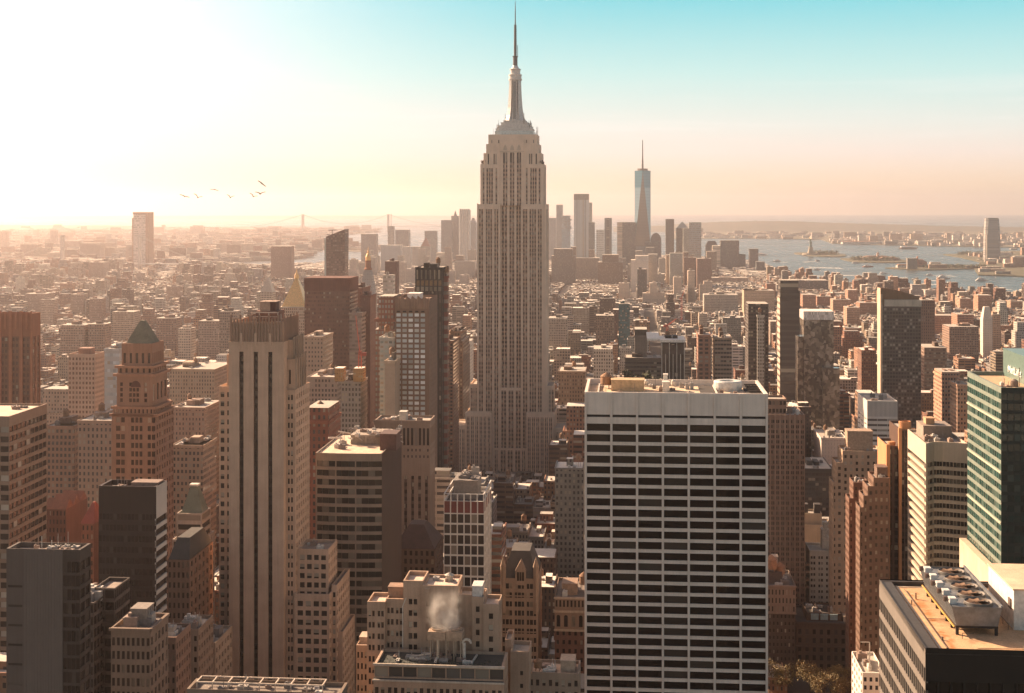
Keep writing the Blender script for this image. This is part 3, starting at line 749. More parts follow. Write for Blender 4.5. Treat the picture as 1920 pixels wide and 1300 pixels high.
for k in range(7):
    t = (k + .5) / 7; p.bar((ux0 + 1.0 * (1 - t) - .06, uy0, zu0 + (zu1 - zu0) * t), (ux0 + 1.0 * (1 - t) - .06, uy1, zu0 + (zu1 - zu0) * t), .05)
cu = p.ok()
for i in range(5):
    cy_ = uy0 + 3.0 + i * 5.3; cx_ = (ux0 + ux1) / 2 + 1.1
    f = MB(); f.lathe(cx_, cy_, [(2.6, zu1 - .34), (2.5, zu1 + .12), (2.5, zu1 + .2), (2.4, zu1 + .2), (2.36, zu1 - .3)], 28); fo = f.build('fan_ring', plain((.13, .12, .11), .5, .3), cu, True)
    fo.parent = cu
    f = MB()
    f.lathe(cx_, cy_, [(.5, zu1 - .3), (.5, zu1 + .25), (.05, zu1 + .32)], 12)
    for k in range(8):
        t = k * pi / 4; c_, s_ = cos(t), sin(t)
        f.poly([(cx_ + .4 * c_ - .3 * s_, cy_ + .4 * s_ + .3 * c_, zu1 - .15), (cx_ + 2.2 * c_ - .5 * s_, cy_ + 2.2 * s_ + .5 * c_, zu1 - .1), (cx_ + 2.2 * c_ + .5 * s_, cy_ + 2.2 * s_ - .5 * c_, zu1 + .12), (cx_ + .4 * c_ + .3 * s_, cy_ + .4 * s_ - .3 * c_, zu1 + .12)])
    f.build('fan', plain((.20, .12, .07), .6), cu)
    f = MB(); f.box(ux0 + .3, ux0 + 1.5, cy_ - .8, cy_ + .8, zu1 - .35, zu1 + .75); f.bar((ux0 + .2, cy_, zu1 + .3), (ux0 + 1.9, cy_, zu1 + .3), .3); f.build('motor', plain((.62, .6, .57), .5), cu)
    f = MB(); f.lathe(ux0 + .1, cy_ + 1.2, [(.55, zu1 - .3), (.55, zu1 + .55), (.1, zu1 + .65)], 12); f.build('belt_drum', plain((.09, .06, .05), .5), cu)
p = b.one('unit_stand', plain((.035, .028, .024), .7)); p.box(ux0 + .9, ux1 - .5, uy0 + .3, uy1 - .3, zu0 - .5, zu0 - .02, bottom=True)
for i in range(7):
    for xx in (ux0 + 1.0, ux1 - 1): p.box(xx, xx + .5, uy0 + .5 + i * 4.1, uy0 + 1.0 + i * 4.1, zr, zu0 - .5)
p.ok()
p = b.one('yellow_rail', plain((.62, .36, .10), .5)); p.bar((ux0 + .55, uy0 - .2, zu0 - .2), (ux0 + .55, uy1 + .2, zu0 - .2), .14); p.ok()
p = b.one('conduit', plain((.05, .045, .04), .6)); p.bar((ux0 + 1.6, uy0 - 1.8, zr), (ux0 + 1.6, uy0 - 1.8, zr + 1.0), .06); p.bar((ux0 + 1.6, uy0 - 1.8, zr + 1), (ux0 + 3.6, uy0 - 1.8, zr + 1.0), .05); p.bar((9.2, 40, zr), (9.2, 40, zr + 1.6), .05); p.ok()
p = b.one('penthouse', plain((.70, .64, .57), .7)); px_ = b.x(1901, 15); p.box(px_, px_ + 22, 15, 33, zr, zr + 7.2); p.ok()
p = b.one('penthouse_roof', roof_mat((.66, .46, .32))); p.box(px_ - .2, px_ + 22.2, 14.8, 33.2, zr + 7.2, zr + 7.5, bottom=True); p.ok()
p = b.one('wall_vent', plain((.12, .09, .08), .6)); p.box(px_ - .25, px_ - .01, 16.5, 18.1, zr + 3.4, zr + 5.2); p.ok()
p = b.one('roof_pipe', plain((.30, .22, .16), .5, .3)); p.bar((4.2, 2.5, zr + .25), (4.2, 40, zr + .25), .09); p.bar((4.2, 20, zr + .25), (ux0 + 1, 20, zr + .25), .09); p.bar((3.6, 30, zr), (3.6, 30, zr + .9), .16); p.bar((5.2, 34, zr), (5.2, 34, zr + 1.2), .2); p.bar((4.6, 8, zr), (4.6, 8, zr + .6), .25)
p.bar((9.5, 3, zr + .2), (22, 3.4, zr + .2), .08); p.bar((17.5, 3.2, zr), (17.5, 3.2, zr + .8), .2); p.ok()
p = b.one('railing', plain((.05, .03, .025), .6))
for i in range(6): p.bar((px_ - 1, 15 + i * 3.6, zr), (px_ - 1, 15 + i * 3.6, zr + 1.1), .05)
p.bar((px_ - 1, 15, zr + 1.1), (px_ - 1, 33, zr + 1.1), .05); p.ok()
b.done(100)

# --- green glass tower at the right edge
GG = glass_mat((.012, .036, .032), (.07, .13, .11), .22, .06, .6)
b = Bd('office_tower', 'green glass tower with banded left side at the right edge', 1877, 2150, 560, 56, wall_mat((.20, .235, .20), .45, .15), glass=GG, roof=(.5, .33, .2))
H = b.z(727, x=0); w, d = b.w, b.d
nr = int(H // 4.05)
b.face((0, d), (0, 0), 0, H, dict(nc=16, nr=nr, wf=.93, rp=[(.36, .97)], rec=.12, mt=2.2))
gdark = glass_mat((.006, .018, .016), (.03, .06, .05), .25, .07, .45)
b.mb('front_wall', wall_mat((.012, .024, .022), .4, .25))
b.face((0, 0), (w, 0), 0, H, dict(nc=22, nr=nr, wf=.88, rp=[(.3, .95)], rec=.12, mt=2.2, mat=gdark), 'front_wall')
b.face((w, 0), (w, d), 0, H, None, 'front_wall'); b.face((w, d), (0, d), 0, H, None, 'front_wall'); b.pcap([(0, 0), (w, 0), (w, d), (0, d)], H, 1.6, .8)
p = b.one('band', plain((.55, .5, .38), .5))
for j in (3, 8, 13, 18, 24): p.box(-.35, -.004, 0, d, H - 2 - j * 4.05, H - 1.5 - j * 4.05)
p.ok()
p = b.one('penthouse', plain((.13, .20, .18), .3)); xg = b.x(1881, 55.5); p.box(xg, w, 14, 55.5, H - 1.6, b.z(655, 55, 0)); p.box(xg - .25, w, 13.7, 55.7, b.z(655, 55, 0), b.z(655, 55, 0) + .5, bottom=True); p.ok()
p = b.one('roof_sign', plain((.85, .85, .82), .4))
zs = b.z(700, 40, 0); y_ = 46.0
for wd, strokes in ((3.4, ((0, .5, 0, 3), (2.9, 3.4, 0, 3), (.5, 1.45, 1.3, 2.6), (1.95, 2.9, 1.3, 2.6), (1.45, 1.95, .9, 1.7))), (2.2, ((0, .5, .3, 2), (.5, 2.2, 1.7, 2.1), (.5, 2.2, .9, 1.25), (.5, 2.1, 0, .4), (1.7, 2.2, 1.25, 1.7))), (1.5, ((.4, .9, 0, 3), (0, 1.5, 1.8, 2.2), (.9, 1.5, 0, .4))),
        (2.1, ((0, .5, 0, 3), (.5, 2.1, 0, .5))), (.6, ((0, .5, 0, 2), (0, .5, 2.4, 2.9))), (1.5, ((.4, .9, 0, 2.8), (.9, 1.5, 2.4, 2.9), (0, 1.5, 1.6, 2))), (2.2, ((0, .5, .3, 2), (.5, 2.2, 1.7, 2.1), (.5, 2.2, .9, 1.25), (.5, 2.1, 0, .4), (1.7, 2.2, 1.25, 1.7)))):
    for a, c, e, f in strokes: p.box(xg - .5, xg - .01, y_ - c * 1.15, y_ - a * 1.15, zs + e, zs + f, bottom=True)
    y_ -= (wd + .6) * 1.15
p.ok()
p = b.one('roof_mast', plain((.2, .15, .12), .5)); p.bar((12, 18, H - 1.6), (12, 18, H + 6), .18); p.lathe(9.5, 16, [(1.6, H - 1.6), (1.6, H + .8), (.3, H + 1.6)], 12); p.ok()
b.clutter(2, w * .5, 4, 22, H - 1.6, 21, 6, (.6, 1.8), (1.2, 4))
p = b.one('podium', wall_mat((.55, .43, .32))); p.box(-3.2, -.4, -2, 57, 0, b.z(1072, x=0)); p.ok()
b.done(100)

# --- white-banded office block with angled front
b = Bd('office_tower', 'cream-banded office block with angled front left of the green glass tower', 1736, 1816, 640, 42, wall_mat((.52, .43, .33), .7, .12),
       glass=glass_mat((.022, .02, .018), (.16, .13, .10), .25, .08), roof=(.36, .30, .26))
H = b.z(832, x=0); w, d = b.w, b.d; nr = int(H // 3.75)
xm = b.x(1772)
poly = [(0, 0), (xm * .55, 5.5), (xm, 5.5), (w, 1.5), (w, d), (0, d)]
bs = dict(fl=3.75, nr=nr - 2, rp=[(.0, .58)], wf=.985, rec=.9, mt=7.5, name='window_band')
b.prism(poly, 0, H, [dict(bs, nc=2), dict(bs, nc=3), dict(bs, nc=7, wf=.9), None, None, dict(bs, nc=1)], 1.2)
b.unit(3, 16, 20, 36, H - 1.2, H + 5, (.28, .22, .18), 'penthouse'); b.unit(5, 9, 24, 30, H + 5.2, H + 8, (.5, .3, .17), 'penthouse'); b.clutter(1, w - 2, 8, 20, H - 1.2, 23, 6, (.8, 2.6), (1.2, 4)); b.clutter(1, w - 2, 36, 41, H - 1.2, 24, 3)
b.done(100)

# --- slim copper-pilastered tower
b = Bd('office_tower', 'slim dark tower with orange-lit pilasters and round-cornered top, right side', 1688, 1713, 700, 30, wall_mat((.10, .06, .045), .5, .2), yb=1080,
       glass=glass_mat((.012, .010, .010), (.1, .07, .05), .1, .08))
H = b.z(806); w, d = b.w, b.d
OR = wall_mat((.52, .25, .12), .7, .15)
b.tier(0, w, 0, d, 0, H, dict(nc=3, nr=1, wf=.75, hf=.99, rec=.4, name='window_strip', mat=grid_mat((.05, .03, .025), (.012, .011, .011), 3.7, 2, .95, .6, lit=.05)), None, None)
b.prism([(-6.2, 2), (-.003, 2), (-.003, d - 4), (-6.2, d - 4)], 0, b.z(838), [dict(nc=2, nr=1, wf=.6, hf=.99, rec=.4, name='window_strip', mat=grid_mat((.05, .03, .025), (.012, .011, .011), 3.7, 2, .95, .6, lit=.05))])
p = b.one('pilaster', OR)
for xx, y_, zt in ((-6.25, 1.4, 838), (-.8, -.5, 806), (w - .7, -.5, 806)): p.box(xx, xx + 1.5, y_, y_ + 2.0, 0, b.z(zt) + .8)
p.box(-6.5, -6.205, 1.4, d - 3, 0, b.z(838) + .5); p.ok()
p = b.one('round_top', OR); p.lathe(w * .5, 5, [(3.1, H - 1), (3.1, H + 3.4), (2.8, H + 3.6), (2.7, H + 2.8)], 20); p.ok()
p = b.one('roof_drum', OR); p.lathe(-3.2, 6, [(2.0, b.z(838) - 1), (2.0, b.z(833)), (1.6, b.z(832))], 16); p.ok()
b.done()

# --- stepped brown loft towers on the right
def steploft(label, px0, px1, D, depth, yt, steps, rgb, yb, tw=0, left=True, seed=1, fl=3.7, wf=.42, top=None):
    b = Bd('loft_building', label, px0, px1, D, depth, wall_mat(rgb, .9, .2), yb=yb, glass=glass_mat((.03, .022, .018), (.42, .34, .26), .25, .15))
    H = b.z(yt); w, d = b.w, b.d
    zlo = 0; n = len(steps)
    prevx = 0
    xs = [b.x(p) for p, _ in steps]; zs = [b.z(y) for _, y in steps]
    # vertical slices: each step is a slice of the front with its own height
    for i in range(n):
        a = xs[i]; c = xs[i + 1] if i + 1 < n else w
        yy = .12 * (n - i) if i < n else 0
        b.tier(a, c, yy * 0 + (n - 1 - i) * .4 * 0 + .0 + i * .004, d - (n - 1 - i) * 1.5, 0, zs[i], dict(bay=3.0, fl=fl, wf=wf, hf=.5, mt=1.5), None, dict(bay=3.2, fl=fl, wf=.42, hf=.5, mt=1.5))
    if top: b.unit(b.x(top[0]), b.x(top[1]), d * .3, d * .8, zs[-1] - 1.2, b.z(top[2]), tuple(x * .9 for x in rgb), 'penthouse')
    b.clutter(xs[-1] + 1, w - 1, 2, d - 3, zs[-1] - 1.2, seed, 4, (1, 2.5), (1.2, 3.4))
    b.done(100); return b
steploft('tall stepped tan loft tower with square penthouse, behind the brown stepped block', 1562, 1655, 800, 20, 845, [(1562, 905), (1568, 868), (1580, 846)], (.42, .29, .20), 1130, seed=31, top=(1592, 1640, 812))
steploft('brown stepped brick block with bright left edge beside the orange-pilastered tower', 1612, 1668, 690, 17, 880, [(1612, 952), (1619, 930), (1627, 912), (1638, 896)], (.17, .105, .077), 1130, seed=32, top=(1648, 1668, 880))
steploft('narrow dark stepped loft block between the two stepped towers', 1592, 1630, 745, 14, 900, [(1592, 935), (1600, 905)], (.16, .09, .065), 1130, seed=33)
# --- brown residential tower with vertical bays right of the white-framed tower
b = Bd('apartment_tower', 'brown apartment tower with closely ruled vertical bays beside the white-framed tower', 1426, 1509, 830, 36, wall_mat((.24, .16, .12), .85, .15), yb=1090, glass=glass_mat((.03, .024, .02), (.22, .17, .13), .3, .12))
H = b.z(778); w, d = b.w, b.d
b.tier(0, w, 0, d, 0, H, dict(nc=9, fl=3.0, hf=.62, pat=[(.06, .46), (.54, .94)], mt=2.5, rec=.3), dict(nc=4, fl=3.0, wf=.6, hf=.6, mt=2.5))
p = b.one('rib', wall_mat((.30, .205, .155)))
for i in range(10): p.box(max(0, w * i / 9 - .5), min(w, w * i / 9 + .5), -.4, -.004, 0, H + .6)
p.ok()
b.tier(w * .12, w * .62, 8, 26, H - 1.2, b.z(752), dict(nc=6, nr=2, wf=.7, hf=.5)); b.clutter(w * .65, w - 2, 6, 28, H - 1.2, 41, 5)
b.done()
# --- pale towers around the library park
b = Bd('loft_building', 'cream twin-shaft building with two cooling boxes on its roof, right of the white-framed tower', 1476, 1560, 890, 20, wall_mat((.46, .35, .25), .9, .15), yb=1140, glass=glass_mat((.05, .04, .032), (.3, .24, .18), .3, .2))
H = b.z(985); w, d = b.w, b.d
b.tier(0, b.x(1489), 0, d, 0, b.z(975), dict(nc=1, fl=3.8, wf=.25, hf=.4, mt=8), None, dict(bay=3.4, fl=3.8, wf=.4, hf=.5, mt=6))
b.tier(b.x(1489), w, 1.5, d, 0, H, dict(nc=5, nr=1, wf=.5, hf=.8, mt=6, rec=.7, name='window_strip', mat=grid_mat((.28, .2, .14), (.05, .04, .035), 3.8, 1.6, .8, .5)), None)
b.tier(b.x(1500), b.x(1543), 5, 18, H - 1.2, b.z(966), None)
for k in (1507, 1530): b.unit(b.x(k), b.x(k + 11), 8, 13, b.z(966) - 1, b.z(951), (.06, .05, .045), 'cooling_box')
p = b.one('stair_tower', wall_mat((.5, .38, .28))); p.box(b.x(1548), b.x(1556), -4, 4, 0, b.z(992)); p.ok()
b.done()
b = Bd('apartment_building', 'white balconied apartment house with a bent vent pipe up its front', 1518, 1586, 835, 20, wall_mat((.62, .55, .47), .85, .12), yb=1140, glass=glass_mat((.03, .026, .024), (.35, .3, .25), .25, .15))
H = b.z(1033); w, d = b.w, b.d; xm = b.x(1561)
b.tier(0, xm, 0, d, 0, H, dict(nc=3, fl=3.4, hf=.5, pat=[(.15, .4), (.5, .75)], mt=2.5), None, dict(nc=5, fl=3.4, wf=.4, hf=.5, mt=2))
b.tier(xm, w, 1.2, d, 0, b.z(1036), dict(nc=2, fl=3.4, wf=.6, hf=.55, mt=2.5))
b.unit(b.x(1545), b.x(1558), 8, 16, H - 1.2, b.z(1000), (.6, .52, .44), 'stair_head'); b.unit(b.x(1548), b.x(1556), 9, 13, b.z(1000), b.z(986), (.58, .5, .42), 'lift_head')
p = b.one('vent_pipe', plain((.72, .68, .62), .4)); xx = b.x(1557)
p.bar((xx, -.4, b.z(1105)), (xx, -.4, b.z(1012)), .28); p.bar((xx, -.4, b.z(1105)), (xx + 2, -.4, b.z(1126)), .28); p.bar((xx, -.4, b.z(1012)), (xx - 2, 2, b.z(1004)), .28); p.ok()
for j in range(4):
    for a in (-2.2, w): 
        p = b.one('balcony', plain((.50, .34, .25), .7)); zz = b.z(1062 + j * 14); p.box(a, a + 2.2, 1, 9, zz - .3, zz, bottom=True); p.box(a, a + 2.2, .9, 1, zz, zz + 1); p.ok()
b.done()
b = Bd('civic_building', 'dark low stone building with three glowing skylights behind the park trees', 1493, 1615, 790, 34, wall_mat((.12, .08, .06), .9, .2), yb=1260, glass=glass_mat((.015, .012, .011), (.08, .06, .05), .15, .15), roof=(.10, .085, .075))
H = b.z(1168); w, d = b.w, b.d
b.tier(0, w, 0, d, 0, H, dict(nc=9, nr=5, wf=.45, hf=.6, mt=3), None, dict(nc=6, nr=5, wf=.4, hf=.6))
p = b.one('cornice', b.mats['wall']); p.box(-.5, w + .5, -.7, -.004, H - 1.2, H - .3, bottom=True); p.box(-.3, w + .3, -.5, -.004, H - 14, H - 13.3, bottom=True); p.ok()
b.tier(b.x(1516), b.x(1583), 8, 30, H - 1.2, b.z(1150, 8), None)
for k in range(3): b.unit(b.x(1524 + k * 18), b.x(1538 + k * 18), 7.2, 7.9, H - .6, H + 2.6, (.35, .45, .45), 'skylight')
b.clutter(b.x(1520), b.x(1580), 9, 28, b.z(1150, 8) - 1.2, 44, 9, (.8, 2.8), (1.2, 4)); b.unit(b.x(1585), b.x(1605), 6, 20, H - 1.2, H + 2, (.5, .38, .28), 'penthouse')
b.done()
b = Bd('loft_building', 'grey stone loft block topped by wooden water tanks, right foot of the white-framed tower', 1432, 1492, 780, 34, wall_mat((.27, .205, .165), .9, .2), yb=1260, glass=glass_mat((.02, .017, .015), (.4, .34, .27), .2, .15), roof=(.2, .17, .15))
H = b.z(1098); w, d = b.w, b.d; z1 = b.z(1150)
b.tier(0, w, 0, d, z1, H, dict(nc=9, nr=3, wf=.4, hf=.62, mt=1.5), None)
b.mb('lower_wall', wall_mat((.10, .075, .06), .9, .2)); b.tier(.3, w - .3, .3, d, 0, z1, dict(nc=8, fl=3.9, wf=.4, hf=.5), None, None, 0, 'lower_wall', False)
p = b.one('cornice', b.mats['wall']); p.box(-.4, w + .4, -.6, -.004, H - 1, H, bottom=True); p.box(-.3, w + .3, -.4, -.004, z1 - .4, z1 + .4, bottom=True); p.ok()
b.unit(2, 11, 8, 18, H - 1.2, H + 5, (.12, .09, .08), 'penthouse'); b.tank(b.x(1450), 10, H + 4, 3.0, 5.5, (.40, .21, .12)); b.tank(b.x(1467), 13, H + 1, 2.8, 4.6, (.36, .19, .11)); b.unit(b.x(1455), b.x(1466), 20, 26, H, b.z(1044, 20), (.5, .4, .32), 'lift_head'); b.clutter(4, w - 2, 2, 20, H - 1.2, 46, 7)
b.done()
b = Bd('apartment_building', 'white low roof terrace building tucked beside the dark slab at lower right', 1617, 1660, 620, 30, wall_mat((.7, .62, .55), .85, .1), yb=1300)
H = b.z(1262); w, d = b.w, b.d; b.tier(0, w, 0, d, 0, H, dict(nc=4, fl=3.6, mt=1.2), None, dict(nc=5, fl=3.6)); b.clutter(1, w - 1, 3, 24, H - 1.2, 47, 4)
p = b.one('roof_mast', plain((.5, .45, .4), .5)); p.bar((4, 5, H - 1), (4, 5, H + 12), .3); p.bar((0, 5, H + 12), (4, 5, H + 12), .2); p.ok(); b.done()
# --- pale tower with blank top behind
b = Bd('office_tower', 'pale grey slab with blank louvred top and thin white floors, right of centre', 1626, 1683, 1000, 42, wall_mat((.56, .52, .48), .8, .1), yb=850, glass=glass_mat((.05, .048, .046), (.3, .27, .24), .3, .15))
H = b.z(752); w, d = b.w, b.d
b.tier(0, w, 0, d, b.z(783), H, dict(nc=24, nr=1, wf=.4, hf=.9, rec=.2, name='louvre', mat=plain((.2, .19, .18), .7)), None)
b.tier(0, w, 0, d, 0, b.z(783), dict(nc=3, fl=3.7, wf=.97, hf=.42, name='window_band'), None, dict(nc=3, fl=3.7, wf=.6, hf=.3, name='window_band'), 0, roof=False); b.clutter(3, w - 3, 4, 30, H - 1.2, 48, 4)
b.done()

# ------------------------------------------------------------------ left foreground
DK = glass_mat((.010, .0075, .007), (.04, .03, .025), .15, .14, .35)
b = Bd('office_building', 'grey concrete slab with blank middle panel and cluttered roof, lower left', 12, 150, 400, 0, wall_mat((.095, .078, .07), .8, .14), roof=(.46, .38, .32), glass=glass_mat((.02, .017, .016), (.09, .075, .065), .3, .12))
b.d = 8; H = b.z(1030); w, d = b.w, b.d
xa, xb = b.x(45), b.x(118)
b.face((0, 0), (xa, 0), 0, H, dict(nc=1, fl=5.5, wf=.82, hf=.12, mt=8, rec=.2)); 
p = b.one('blank_panel', wall_mat((.118, .098, .088), .7, .1))
n = 14
for i in range(n):
    a, c = xa + (xb - xa) * i / n, xa + (xb - xa) * (i + 1) / n
    p.box(a + .03, c - .03, -.25, -.003, 0, H - .3)
p.ok(); b.face((xa, 0), (xb, 0), 0, H)
b.mb('glazed_bay', wall_mat((.05, .04, .036), .6, .2)); b.face((xb, 0), (w, 0), 0, H, dict(nc=4, fl=3.9, wf=.9, hf=.8, rec=.2, mt=3, mat=DK), 'glazed_bay'); b.face((w, 0), (w, d), 0, H, dict(nc=2, fl=3.9, wf=.85, hf=.7, mt=3, mat=DK), 'glazed_bay')
b.face((w, d), (0, d), 0, H); b.face((0, d), (0, 0), 0, H); b.pcap([(0, 0), (w, 0), (w, d), (0, d)], H, 1.6, .6)
b.clutter(1.2, w - 2.5, 1.5, d - 1, H - 1.6, 51, 15, (.5, 1.5), (.8, 2.2)); b.done()
b = Bd('office_building', 'low glazed block with terraces against the grey slab, lower left', 118, 176, 455, 20, wall_mat((.09, .07, .06), .6, .2), glass=DK, roof=(.34, .27, .22))
H = b.z(1130); w, d = b.w, b.d; b.tier(0, w, 0, d, 0, H, dict(nc=5, fl=4, wf=.85, hf=.7, mat=DK), dict(nc=7, fl=4, wf=.9, hf=.72)); b.tier(b.x(158), w + 4, 8, d + 2, 0, b.z(1115), dict(nc=2, fl=4, wf=.9, hf=.7), dict(nc=8, fl=4, wf=.9, hf=.7)); b.clutter(2, w, 2, 16, H - 1.2, 52, 8); b.done()
b = Bd('office_tower', 'black-brown office tower with white-banded right side, left foreground', 185, 293, 500, 11.5, wall_mat((.032, .02, .017), .5, .2), glass=DK, roof=(.30, .20, .16))
H = b.z(912); w, d = b.w, b.d
b.face((0, 0), (w, 0), H - 9, H); b.face((0, 0), (w, 0), 0, H - 9, dict(nc=16, fl=3.9, wf=.85, hf=.55, rec=.12, mat=glass_mat((.014, .009, .008), (.05, .035, .03), .1, .12, .4)))
b.mb('banded_side', wall_mat((.50, .45, .40), .7, .1)); b.face((w, 0), (w, d), H - 10, H, None, 'banded_side'); b.face((w, 0), (w, d), 0, H - 10, dict(nc=1, fl=3.9, wf=1.0, rp=[(.0, .62)], rec=.5, name='window_band'), 'banded_side')
b.face((w, d), (0, d), 0, H); b.face((0, d), (0, 0), 0, H); b.pcap([(0, 0), (w, 0), (w, d), (0, d)], H, 2.0, .7)
b.unit(w * .5, w * .96, 4, 10, H - 2, H + .6, (.22, .15, .12), 'penthouse'); b.clutter(2, w - 3, 2, 10, H - 2, 53, 10, (.6, 1.7), (1, 3)); b.done()
b = Bd('loft_building', 'tan stone office block with paired windows below the black-brown tower', 208, 282, 440, 17, wall_mat((.22, .16, .122), .85, .18), glass=glass_mat((.014, .011, .010), (.2, .16, .12), .18, .12), roof=(.20, .16, .14))
H = b.z(1178); w, d = b.w, b.d
b.tier(0, w, 0, d, 0, H, dict(nc=8, fl=4.2, wf=.5, hf=.6, mt=2.2, pat=[(.2, .8)]), dict(nc=5, fl=4.2, wf=.5, hf=.6, mt=2.2))
p = b.one('cornice', b.mats['wall']); p.box(-.5, w + .5, -.6, -.004, H - .9, H, bottom=True); p.box(w + .004, w + .5, -.6, d, H - .9, H, bottom=True); p.ok()
b.unit(b.x(232), b.x(262), 6, 13, H - 1.2, b.z(1142, 6), (.24, .2, .17), 'penthouse'); b.unit(b.x(218), b.x(228), 6, 14, H - 1.2, b.z(1160, 6), (.34, .28, .23), 'penthouse'); b.clutter(2, w - 2, 2, 15, H - 1.2, 54, 8); b.done()
b = Bd('office_tower', 'glazed office slab with pale banded floors and bright flat roof, left edge', -150, 17.5, 560, 36, wall_mat((.27, .18, .13), .7, .15), glass=glass_mat((.02, .014, .012), (.5, .42, .34), .10, .07), roof=(.66, .5, .38), yb=1010)
H = b.z(781, x=b.w); w, d = b.w, b.d; nr = int(H // 3.9)
b.face((0, 0), (w, 0), H - 4, H); b.face((0, 0), (w, 0), 0, H - 4, dict(nc=10, nr=nr, wf=.96, rp=[(.35, .95)]))
b.face((w, 0), (w, d), H - 4, H); b.face((w, 0), (w, d), 0, H - 4, dict(nc=9, nr=nr, wf=.95, rp=[(.35, .95)])); b.face((w, d), (0, d), 0, H); b.face((0, d), (0, 0), 0, H); b.pcap([(0, 0), (w, 0), (w, d), (0, d)], H, .8, .5)
b.clutter(w * .6, w - 3, 20, 32, H - .8, 55, 4, (.6, 1.5), (1, 3)); b.done()
b = Bd('office_tower', 'rust-brown pier-fronted tower standing at the left edge', -60, 60, 900, 13, wall_mat((.30, .125, .07), .8, .15), glass=glass_mat((.05, .022, .015), (.12, .06, .04), .2, .12), yb=757, roof=(.3, .16, .1))
H = b.z(588); w, d = b.w, b.d
sp = dict(nc=6, nr=1, wf=.72, hf=.97, mt=12, rec=.6, name='window_strip', mat=grid_mat((.17, .075, .045), (.06, .028, .02), 3.8, 2.4, .6, .55, lit=.06))
b.tier(0, w, 0, d, 0, H, sp, dict(sp, nc=2)); p = b.one('pier', wall_mat((.36, .15, .085)))
for i in range(7): p.box(max(0, w * i / 6 - 1), min(w, w * i / 6 + 1), -.8, -.004, 0, H + 1.6)
for i in range(13): p.box(max(0, w * i / 12 - .6), min(w, w * i / 12 + .6), -.5, -.004, H - 10, H + 1.0)
p.ok(); b.done()
# copper-topped stepped tower
b = Bd('office_tower', 'ornate tan setback tower with green copper pyramid roof, left', 222, 287, 650, 21, wall_mat((.32, .185, .125), .85, .18), yb=900, glass=glass_mat((.03, .018, .014), (.5, .38, .28), .10, .12), roof=(.25, .16, .12))
w, d = b.w, b.d; z1, z2, z3, z4, z5, z6 = b.z(775), b.z(762), b.z(700), b.z(686), b.z(645), b.z(604)
b.tier(-2.6, w + .8, -1.5, d + 6, 0, z1, dict(cols=[(2, 4), (4.4, 6.2), (9.2, 10.6), (11.2, 12.6), (13.2, 14.6), (17, 18.6), (19.1, 20.6)], fl=3.9, hf=.62, mt=1), dict(nc=8, fl=3.9, wf=.5, hf=.6, mt=1))
b.tier(-2.2, w + .4, -1, d + 4, z1 - 1, z2, dict(nc=10, nr=1, wf=.4, hf=.5), dict(nc=8, nr=1, wf=.4, hf=.5))
b.tier(-.8, w - .4, 0, d, z2 - 1, z3, dict(cols=[(1.6, 2.9), (w * .36, w * .36 + 1.3), (w * .36 + 1.7, w * .36 + 3), (w * .36 + 3.4, w * .36 + 4.7), (w - 3.4, w - 2.1)], nr=4, hf=.7, mb=2.5, mt=4), dict(nc=4, nr=1, wf=.5, hf=.75, mb=2, mt=4, name='arched_window'))
p = b.one('arch', wall_mat((.12, .06, .045)))
cx_ = w * .36 + 2.35; p.poly([(cx_ + 2.4 * cos(t), -.06, z3 - 6.5 + 3.0 * sin(t)) for t in [pi * i / 12 for i in range(13)]]); p.ok()
p = b.one('cornice', wall_mat((.36, .20, .13)))
for z, o in ((z1 - .2, 3.0), (z2, 2.4), (z3 - .3, 1.6), (z4, .9)): p.box(-o - .8, w + o - .4, -o * .5, -o * .5 + 1.2, z - 1.2, z, bottom=True); p.box(w + o - 1.6, w + o - .4, -o * .5 + 1.2, d + 1, z - 1.2, z, bottom=True)
p.ok()
b.tier(-.5, w - .5, .6, d - 1, z3 - 1, z4, dict(nc=6, nr=1, wf=.4, hf=.5), dict(nc=6, nr=1, wf=.4, hf=.5))
b.tier(1.0, w - 1.0, 1.5, d - 3, z4 - 1, z5, dict(nc=5, nr=1, wf=.42, hf=.55, mt=2.5, name='arched_window'), dict(nc=6, nr=1, wf=.42, hf=.55, mt=2.5, name='arched_window'))
p = b.one('copper_roof', roof_mat((.20, .18, .125))); p.pyr(2.2, w - 2.2, 2.5, d - 4, z5 - .9, z6, .16); p.ok(); b.done(100)
# smaller left towers
b = Bd('apartment_tower', 'pale square-windowed tower left of the green-roofed tower', 128, 178, 1100, 20, wall_mat((.50, .34, .25), .8, .1), yb=775, glass=glass_mat((.12, .07, .05), (.35, .24, .18), .2, .2))
H = b.z(664); w, d = b.w, b.d; b.tier(0, w, 0, d, 0, H, dict(nc=8, fl=3.8, wf=.6, hf=.55, mt=2), dict(nc=8, fl=3.8, wf=.5, hf=.5, mt=2)); b.unit(w * .3, w * .75, 4, 14, H - 1.2, H + 4, (.3, .16, .11), 'penthouse'); b.done()
b = Bd('office_tower', 'grey-cream tower with green pyramid cap behind the limestone tower', 323, 380, 590, 17, wall_mat((.34, .28, .235), .8, .15), yb=1080, glass=glass_mat((.02, .016, .014), (.25, .2, .16), .2, .12))
H = b.z(965); w, d = b.w, b.d; b.tier(0, w, 0, d, 0, b.z(1012), dict(nc=6, fl=3.9, wf=.5, hf=.5), dict(nc=6, fl=3.9, wf=.4, hf=.5)); b.tier(1.2, w - 1, 2, d - 2, b.z(1012) - 1, H, dict(nc=1, nr=3, wf=.9, hf=.6, name='window_band'), dict(nc=1, nr=3, wf=.9, hf=.6, name='window_band'))
p = b.one('copper_roof', roof_mat((.13, .155, .13))); p.pyr(2.2, w - 1.2, 4, d - 4, H - 1.1, b.z(918), .3); p.ok()
